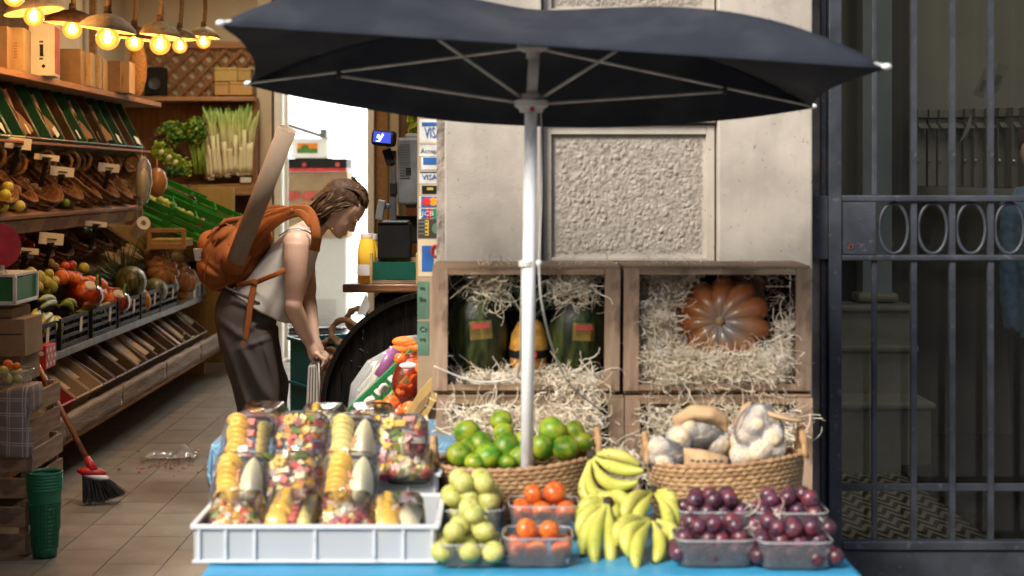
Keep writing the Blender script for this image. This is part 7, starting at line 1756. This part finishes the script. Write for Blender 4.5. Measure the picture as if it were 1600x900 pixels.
# looser upper back locks in mid and golden brown
for i in range(150):
    y = rr.uniform(-.07, .07); a = rr.random()
    path = bez([H(80-8*abs(y)/.07, -20-25*a, y*.5), H(84-4*a, -50, y*.9), Q(498-6*a, 296+8*a, y), Q(481+4*rr.random(), 322+10*a, y*.9), Q(487+rr.uniform(-3,8), 342+rr.uniform(-6,6), y*.8)])
    wv = rr.uniform(0, 6.28); path = [q+V(math.sin(wv+k), 0, math.cos(wv+k))*.003*(k/10) for k, q in enumerate(path)]
    locks[2 if rr.random() < .40 else 1].tube(path, [.001]+[.0022]*9+[.0006], 4, cap=False)
for mb, m_ in zip(locks, ('hair', 'hair_m', 'hair_l')): obj('locks', mb, M[m_], hair, smooth=True, kind='stuff')
mb = MB(); mb.box(H(84, -47, -.02), (.030,.012,.012), hM); mb.box(H(88, -48, -.02), (.006,.010,.014), hM); obj('hair_clip', mb, M['black'], wp, bevel=.002)
# sleeveless top
mb = MB()
def cloth_ring(p0, p1, ry, N=60, seed=0, fold=.006):
    a, b_ = Q(*p0), Q(*p1); c = (a+b_)/2; d = b_-a; L = d.length/2; d.normalize(); out = []
    for k in range(N):
        w = 2*math.pi*k/N; f = 1+fold*3.0*math.sin(w*7+seed)+fold*2*math.sin(w*13+seed*2.1)
        out.append(c+d*(L*f*math.cos(w))+V(0, ry*f*math.sin(w), 0))
    return out
rings = [cloth_ring((366,456),(455,506),.168, seed=.4, fold=.013), cloth_ring((378,440),(464,487),.160, seed=.7, fold=.011), cloth_ring((394,420),(474,462),.152, seed=1.0, fold=.009), cloth_ring((412,400),(483,438),.150, seed=1.3, fold=.006), cloth_ring((430,380),(491,414),.150, seed=1.6, fold=.004), cloth_ring((444,365),(497,394),.140, seed=1.8, fold=.003), cloth_ring((458,353),(501,380),.118, seed=2, fold=.002), cloth_ring((471,349),(503,371),.082, seed=2, fold=.001)]
n_ = 60; vs = [p for r in rings for p in r]; fs = []
for j in range(len(rings)-1):
    for k in range(n_):
        w = 2*math.pi*(k+.5)/n_
        # arm holes: leave the sides of the upper rings open
        if j >= 4 and abs(abs(math.sin(w))-1) < (.10 if j < 6 else .05): continue
        fs.append((j*n_+k, j*n_+(k+1) % n_, (j+1)*n_+(k+1) % n_, (j+1)*n_+k))
mb.add(vs, fs); obj('top', mb, M['top'], wp, smooth=True, solid=.003, sub=1)
for s in (-1,):
    mb = MB(); mb.tube([Q(437,368,s*.13), Q(452,358,s*.165), Q(466,356,s*.178), Q(481,362,s*.15), Q(490,368,s*.12)], .006, 8, flat=.5, up=(0,0,1)); obj('strap_edge', mb, M['top'], wp, smooth=True)
# trousers
mb = MB()
def ell_ring(c, ax_, ay, tilt=0, N=24, d=None): return [c+V(ax_*math.cos(2*math.pi*k/N), ay*math.sin(2*math.pi*k/N), tilt*math.cos(2*math.pi*k/N)) for k in range(N)]
def w2(p0, p1, ry): a, b_ = Q(*p0), Q(*p1); c = (a+b_)/2; d = b_-a; return sect(c, d.normalized(), d.length/2, ry, 28)
loft([w2((350,447),(432,490),.15), w2((340,470),(432,500),.165), w2((336,492),(430,515),.17), w2((341,520),(432,530),.172)], mb)
for s in (-1, 1):
    e = 0 if s < 0 else 6
    loft([w2((341,500),(424,508),.105) if 0 else [p+V(0,s*.065,0) for p in w2((342,500),(431,512),.10)]]+[[p+V(0,s*.078,0) for p in w2(a, b_, r_)] for a, b_, r_ in (((348,535),(433,540),.105), ((358,570),(438,572),.10), ((368,605),(441+e,604),.095), ((376,640),(438+e,640),.088), ((380,690),(436+e,690),.085), ((378,735),(432+e,735),.083), ((376,775),(428+e,775),.082))], mb)
def wrinkle(p):
    px = CX+p.x/p.y*F; py = CY-(p.z-CAMZ)/p.y*F
    h = 0
    for (x0_, y0_, ang, wdt, amp) in ((405,505,-30,5,.006),(415,530,-20,4,.005),(395,575,60,6,.008),(420,560,75,5,.007),(370,520,35,6,.005),(410,610,55,6,.007),(385,630,70,6,.006),(425,620,60,5,.006),(360,560,70,6,.004)):
        a = R(ang); dx, dy = px-x0_, py-y0_; u = dx*math.cos(a)+dy*math.sin(a); v = -dx*math.sin(a)+dy*math.cos(a)
        h += 1.9*amp*math.exp(-(v/wdt)**2-(u/34)**2)*(1 if p.y < WY else .3)
    return p+V(0, -1, 0)*(h*1.3)+V(1,0,0)*.004*noise.noise(p*14)
remesh('trousers', mb, M['trouser'], .006, 5, wp, wrinkle)
mb = MB(); mb.tube([Q(352,449,-.155), Q(380,462,-.172), Q(405,474,-.165), Q(428,489,-.10)], .006, 6); obj('waist_seam', mb, M['trouser'], wp, smooth=True)
for s in (-1, 1):
    mb = MB(); c = Q(402+(0 if s < 0 else 8), 788, s*.08); c.z = .0; prof = []
    mb.tube([V(c.x-.045, c.y, .045), V(c.x+.02, c.y, .05), V(c.x+.12, c.y, .04), V(c.x+.19, c.y, .032)], [.040,.044,.042,.022], 16, flat=.9); obj('shoe', mb, M['white'], wp, smooth=True)
# ---- backpack
bp_ = thing('backpack', 'rust orange canvas backpack worn by the bending woman', 'backpack', Q(365, 400, .05))
mb = MB()
mb.ball(Q(358, 402, 0), (.115, .145, .12), rot(0,-20), 24, 16); mb.ball(Q(345, 418, 0), (.105, .14, .105), rot(0,-25), 22, 14); mb.ball(Q(385, 385, 0), (.13, .135, .085), rot(0,-38), 22, 14); mb.ball(Q(375, 420, 0), (.11, .13, .075), rot(0,-20), 20, 12); mb.ball(Q(352, 372, 0), (.075, .13, .055), rot(0,-35), 20, 12)
mb.ball(Q(338, 400, 0), (.075, .12, .12), rot(0,-22), 20, 12)
def pf(p):
    n1 = noise.noise(p*9)*.006+noise.noise(p*30)*.003; px = CX+p.x/p.y*F; py = CY-(p.z-CAMZ)/p.y*F
    h = 0
    for (x0_, y0_, ang, wdt, ln_, amp) in ((330,420,35,4,22,.010),(345,440,10,4,24,.010),(350,375,-40,3.5,26,.012),(372,405,-60,3,30,.009),(390,400,-50,3,26,.010),(335,385,-75,3.5,20,.007),(360,430,50,3,20,.008)):
        a = R(ang); dx, dy = px-x0_, py-y0_; u = dx*math.cos(a)+dy*math.sin(a); v = -dx*math.sin(a)+dy*math.cos(a); h += amp*math.exp(-(v/wdt)**2-(u/ln_)**2)
    c = V(bp_.location.x, WY, bp_.location.z); d = (p-c).normalized(); return p+d*n1+V(0,1,0)*h*(1 if p.y < WY else 0)
remesh('sack', mb, M['pack'], .006, 4, bp_, pf)
mb = MB(); mb.tube([Q(324,372,-.12), Q(336,358,-.10), Q(350,352,-.05), Q(352,352,.05), Q(338,358,.10)], [.008,.012,.012,.012,.008], 8, flat=.6); mb.tube([Q(343,352,-.10), Q(352,345,-.06), Q(368,343,-.0), Q(380,340,.05)], [.006,.010,.012,.008], 8); obj('rolled_edge', mb, M['pack'], bp_, smooth=True)
mb = MB(); mb.box(Q(311, 398, -.085), (.003, .045, .055), rot(0,-18,74)); lb = obj('label', mb, M['paper'], bp_)
mb = MB()
for k in range(4): mb.box(Q(310.4, 392+k*3.4, -.08), (.002, .030, .004), rot(0,-18,62))
obj('label_print', mb, M['ink'], lb)
mb = MB() # side pocket for the tube
mb.tube([Q(362,425,-.135), Q(366,408,-.145), Q(373,392,-.145)], [.045,.056,.060], 16, flat=.75, up=(0,1,0)); pk = obj('side_pocket', mb, M['pack'], bp_, smooth=True)
def strap(pts, w, m_='pack', nm='strap', flat=.16, upv=(0,1,0), n=8):
    mb = MB(); out = curve([Q(*p) for p in pts], w, mbx=MB(), seg=7); mb.tube(out, w, 8, flat=flat, up=upv); return obj(nm, mb, M[m_], bp_, smooth=True)
strap([(385,362,-.10), (410,345,-.10), (438,334,-.12), (462,328,-.14), (480,329,-.155), (490,345,-.185), (494,370,-.20), (492,392,-.16)], .021, nm='shoulder_strap')
strap([(392,385,-.13), (415,362,-.145), (440,342,-.15), (462,333,-.155), (474,336,-.165), (487,352,-.19)], .017, nm='shoulder_strap')
strap([(380,350,-.02), (410,336,-.02), (440,330,-.05), (466,326,-.07), (478,322,-.09)], .016, nm='shoulder_strap')
strap([(350,372,.0), (385,340,.0), (415,327,.0), (442,326,.02), (462,335,.05)], .014, nm='top_flap_edge')
strap([(394,444,-.155), (412,436,-.19), (430,429,-.21), (447,421,-.20)], .011, nm='lower_strap', flat=.22)
strap([(370,445,-.12), (383,443,-.145), (396,441,-.165)], .012, nm='lower_strap', flat=.22)
strap([(398,440,-.168), (392,470,-.175), (388,500,-.180), (383,528,-.182), (376,548,-.184)], .0135, nm='hanging_strap', flat=.12)
mb = MB(); mb.box(Q(398, 440, -.172), (.03,.008,.024), rot(0,20)); obj('buckle', mb, M['pack'], bp_, bevel=.003)
mb = MB()
for pts in (((318,440,-.118),(322,415,-.135),(330,390,-.14),(343,368,-.125)), ((330,455,-.10),(350,448,-.125),(372,436,-.13),(392,420,-.125)), ((352,450,-.11),(350,425,-.14),(352,400,-.15),(358,380,-.145))):
    mb.tube(curve([Q(*q) for q in pts], .002, mbx=MB()), .0022, 5)
obj('seam', mb, M['pack'], bp_, smooth=True)
# canvas flap stretched between sack and strap
mb = MB()
def flap(u, v):
    a = Q(*(368+82*u, 352-22*u), -.02-.05*u) if 0 else Q(365+90*u, 350-20*u-4*math.sin(math.pi*u), .02-.12*u); b_ = Q(375+88*u, 400-68*u, -.13-.02*u); p = a.lerp(b_, v); return p+V(0,-.03*math.sin(math.pi*v),.012*math.sin(math.pi*v)+.005*math.sin(v*16+u*6))
mb.grid(flap, 24, 16); obj('gathered_flap', mb, M['pack'], bp_, smooth=True, solid=.003)
# cardboard tube
a, b_ = Q(368, 408, -.16), Q(449, 201, -.30); tb = thing('cardboard_tube', 'long brown cardboard tube sticking up out of the backpack side pocket', 'tube', a); d = (b_-a).normalized(); Tm = d.to_track_quat('Z', 'Y').to_matrix(); L = (b_-a).length
mb = MB(); mb.lathe([(.0,0),(.0405,.0),(.0405,L),(.0375,L),(.0375,L-.08),(0,L-.08)], a, 36, Tm); obj('tube_wall', mb, M['tube'], tb, smooth=False)
for p in tb.children[0].data.polygons: p.use_smooth = len(p.vertices) == 4 and abs(p.normal.dot(d)) < .5
mb = MB(); mb.lathe([(.0374,L-.004),(.0374,L+.0006),(.0408,L+.0006),(.0408,L-.0006)], a, 36, Tm); obj('paper_rim', mb, M['card_lt'], tb, smooth=True)
# tall shopping bag held by the top
t = thing('trolley_bag', 'tall pale striped shopping bag held by its top handle in both hands', 'bag', V(Q(488, 700).x, WY, 0))
mb = MB(); a, b_ = Q(489, 566), Q(485, 700)
mb.prism([Q(481,572,-.05), Q(496,568,-.05), Q(499,690,-.05), Q(499,775,-.05), Q(470,775,-.05), Q(477,650,-.05)], (0,.10,0)); obj('body', mb, M['top'], t, bevel=.006)
for k in range(3): mb = MB(); mb.tube([Q(485+k*4,574,-.052), Q(482+k*5,650,-.053), Q(478+k*6,770,-.053)], .0022, 5); obj('seam', mb, M['trouser'], t, smooth=True)
mb = MB(); mb.tube([Q(484,574,-.02), Q(489,561,-.02), Q(500,560,-.02), Q(499,580,-.02)], .006, 8); mb.tube([Q(498,566,-.054), Q(499,600,-.054), Q(499,640,-.054)], .004, 6); obj('handle', mb, M['top'], t, smooth=True)
mb = MB(); 
for k in range(5): mb.ball(Q(502, 622+k*7, -.02), (.008,.006,.008), nu=6, nv=5)
mb.box(Q(499.5,640,-.03), (.004,.05,.12)); obj('red_print', mb, M['cardred'], t)

# ================================================================ passer by behind the gate glass, cut by the frame
pb = thing('person', 'person in light blue denim sleeve at the right edge behind the gate', 'person', P(1612, 900, 6.3)-V(0,0,P(1612,900,6.3).z-.12))
mb = MB(); D = 6.3
def G(px, py, y=0): return P(px, py, D+y)
mb.tube([G(1625,258), G(1625,285)], [.05,.055], 14); mb.ball(G(1625, 232), (.075,.095,.115), nu=18, nv=14)
mb.tube([G(1625,292), G(1625,330), G(1628,400), G(1630,480), G(1630,520)], [.10,.165,.15,.14,.15], 22, flat=.75)
for s, x in ((-1, 1585), (1, 1668)): mb.tube([G(x+6*(-s), 312), G(x-2*(-s), 370), G(x-2*(-s), 430), G(x, 490), G(x+1, 520)], [.05,.045,.040,.034,.028], 14)
for s, x in ((-1, 1612), (1, 1650)): mb.tube([G(x,520), G(x,600), G(x,680), G(x,770), G(x,815)], [.085,.078,.058,.05,.038], 14); mb.tube([G(x,818), G(x,822,-.08), G(x,826,-.16)], [.036,.034,.02], 10)
for k in range(5): mb.tube([G(1584+k*2.2,518), G(1583+k*2.2,535,-.01), G(1585+k*2,548,.0)], [.009,.008,.006], 8)
mb.ball(G(1586,522), (.02,.03,.03))
remesh('body', mb, M['skin'], .008, 2, pb)
M['denim'] = mat('light denim', (.17,.27,.40), .85, var=.2, scale=30, bump=.4, bscale=70)
mb = MB(); mb.tube([G(1588,308), G(1584,370), G(1582,430), G(1583,480), G(1584,512)], [.062,.056,.052,.046,.042], 16); mb.tube([G(1582,470), G(1583,474)], [.051,.051], 12); mb.tube([G(1625,292), G(1625,330), G(1628,400), G(1630,480), G(1630,525)], [.115,.178,.165,.155,.168], 24, flat=.78); mb.tube([G(1662,308), G(1668,400), G(1667,512)], [.062,.055,.042], 14)
remesh('denim_shirt', mb, M['denim'], .007, 2, pb, lambda p: p+V(1,0,0)*.006*noise.noise(p*38))
mb = MB()
for s, x in ((-1, 1611), (1, 1651)): mb.tube([G(x,515), G(x,600), G(x,680), G(x,770), G(x,812)], [.10,.09,.074,.066,.06], 16)
remesh('dark_trousers', mb, M['darkmarble'], .01, 2, pb)
mb = MB(); mb.ball(G(1625, 222, .02), (.085,.10,.10), nu=16, nv=12); obj('hair', mb, M['hair'], pb, smooth=True)
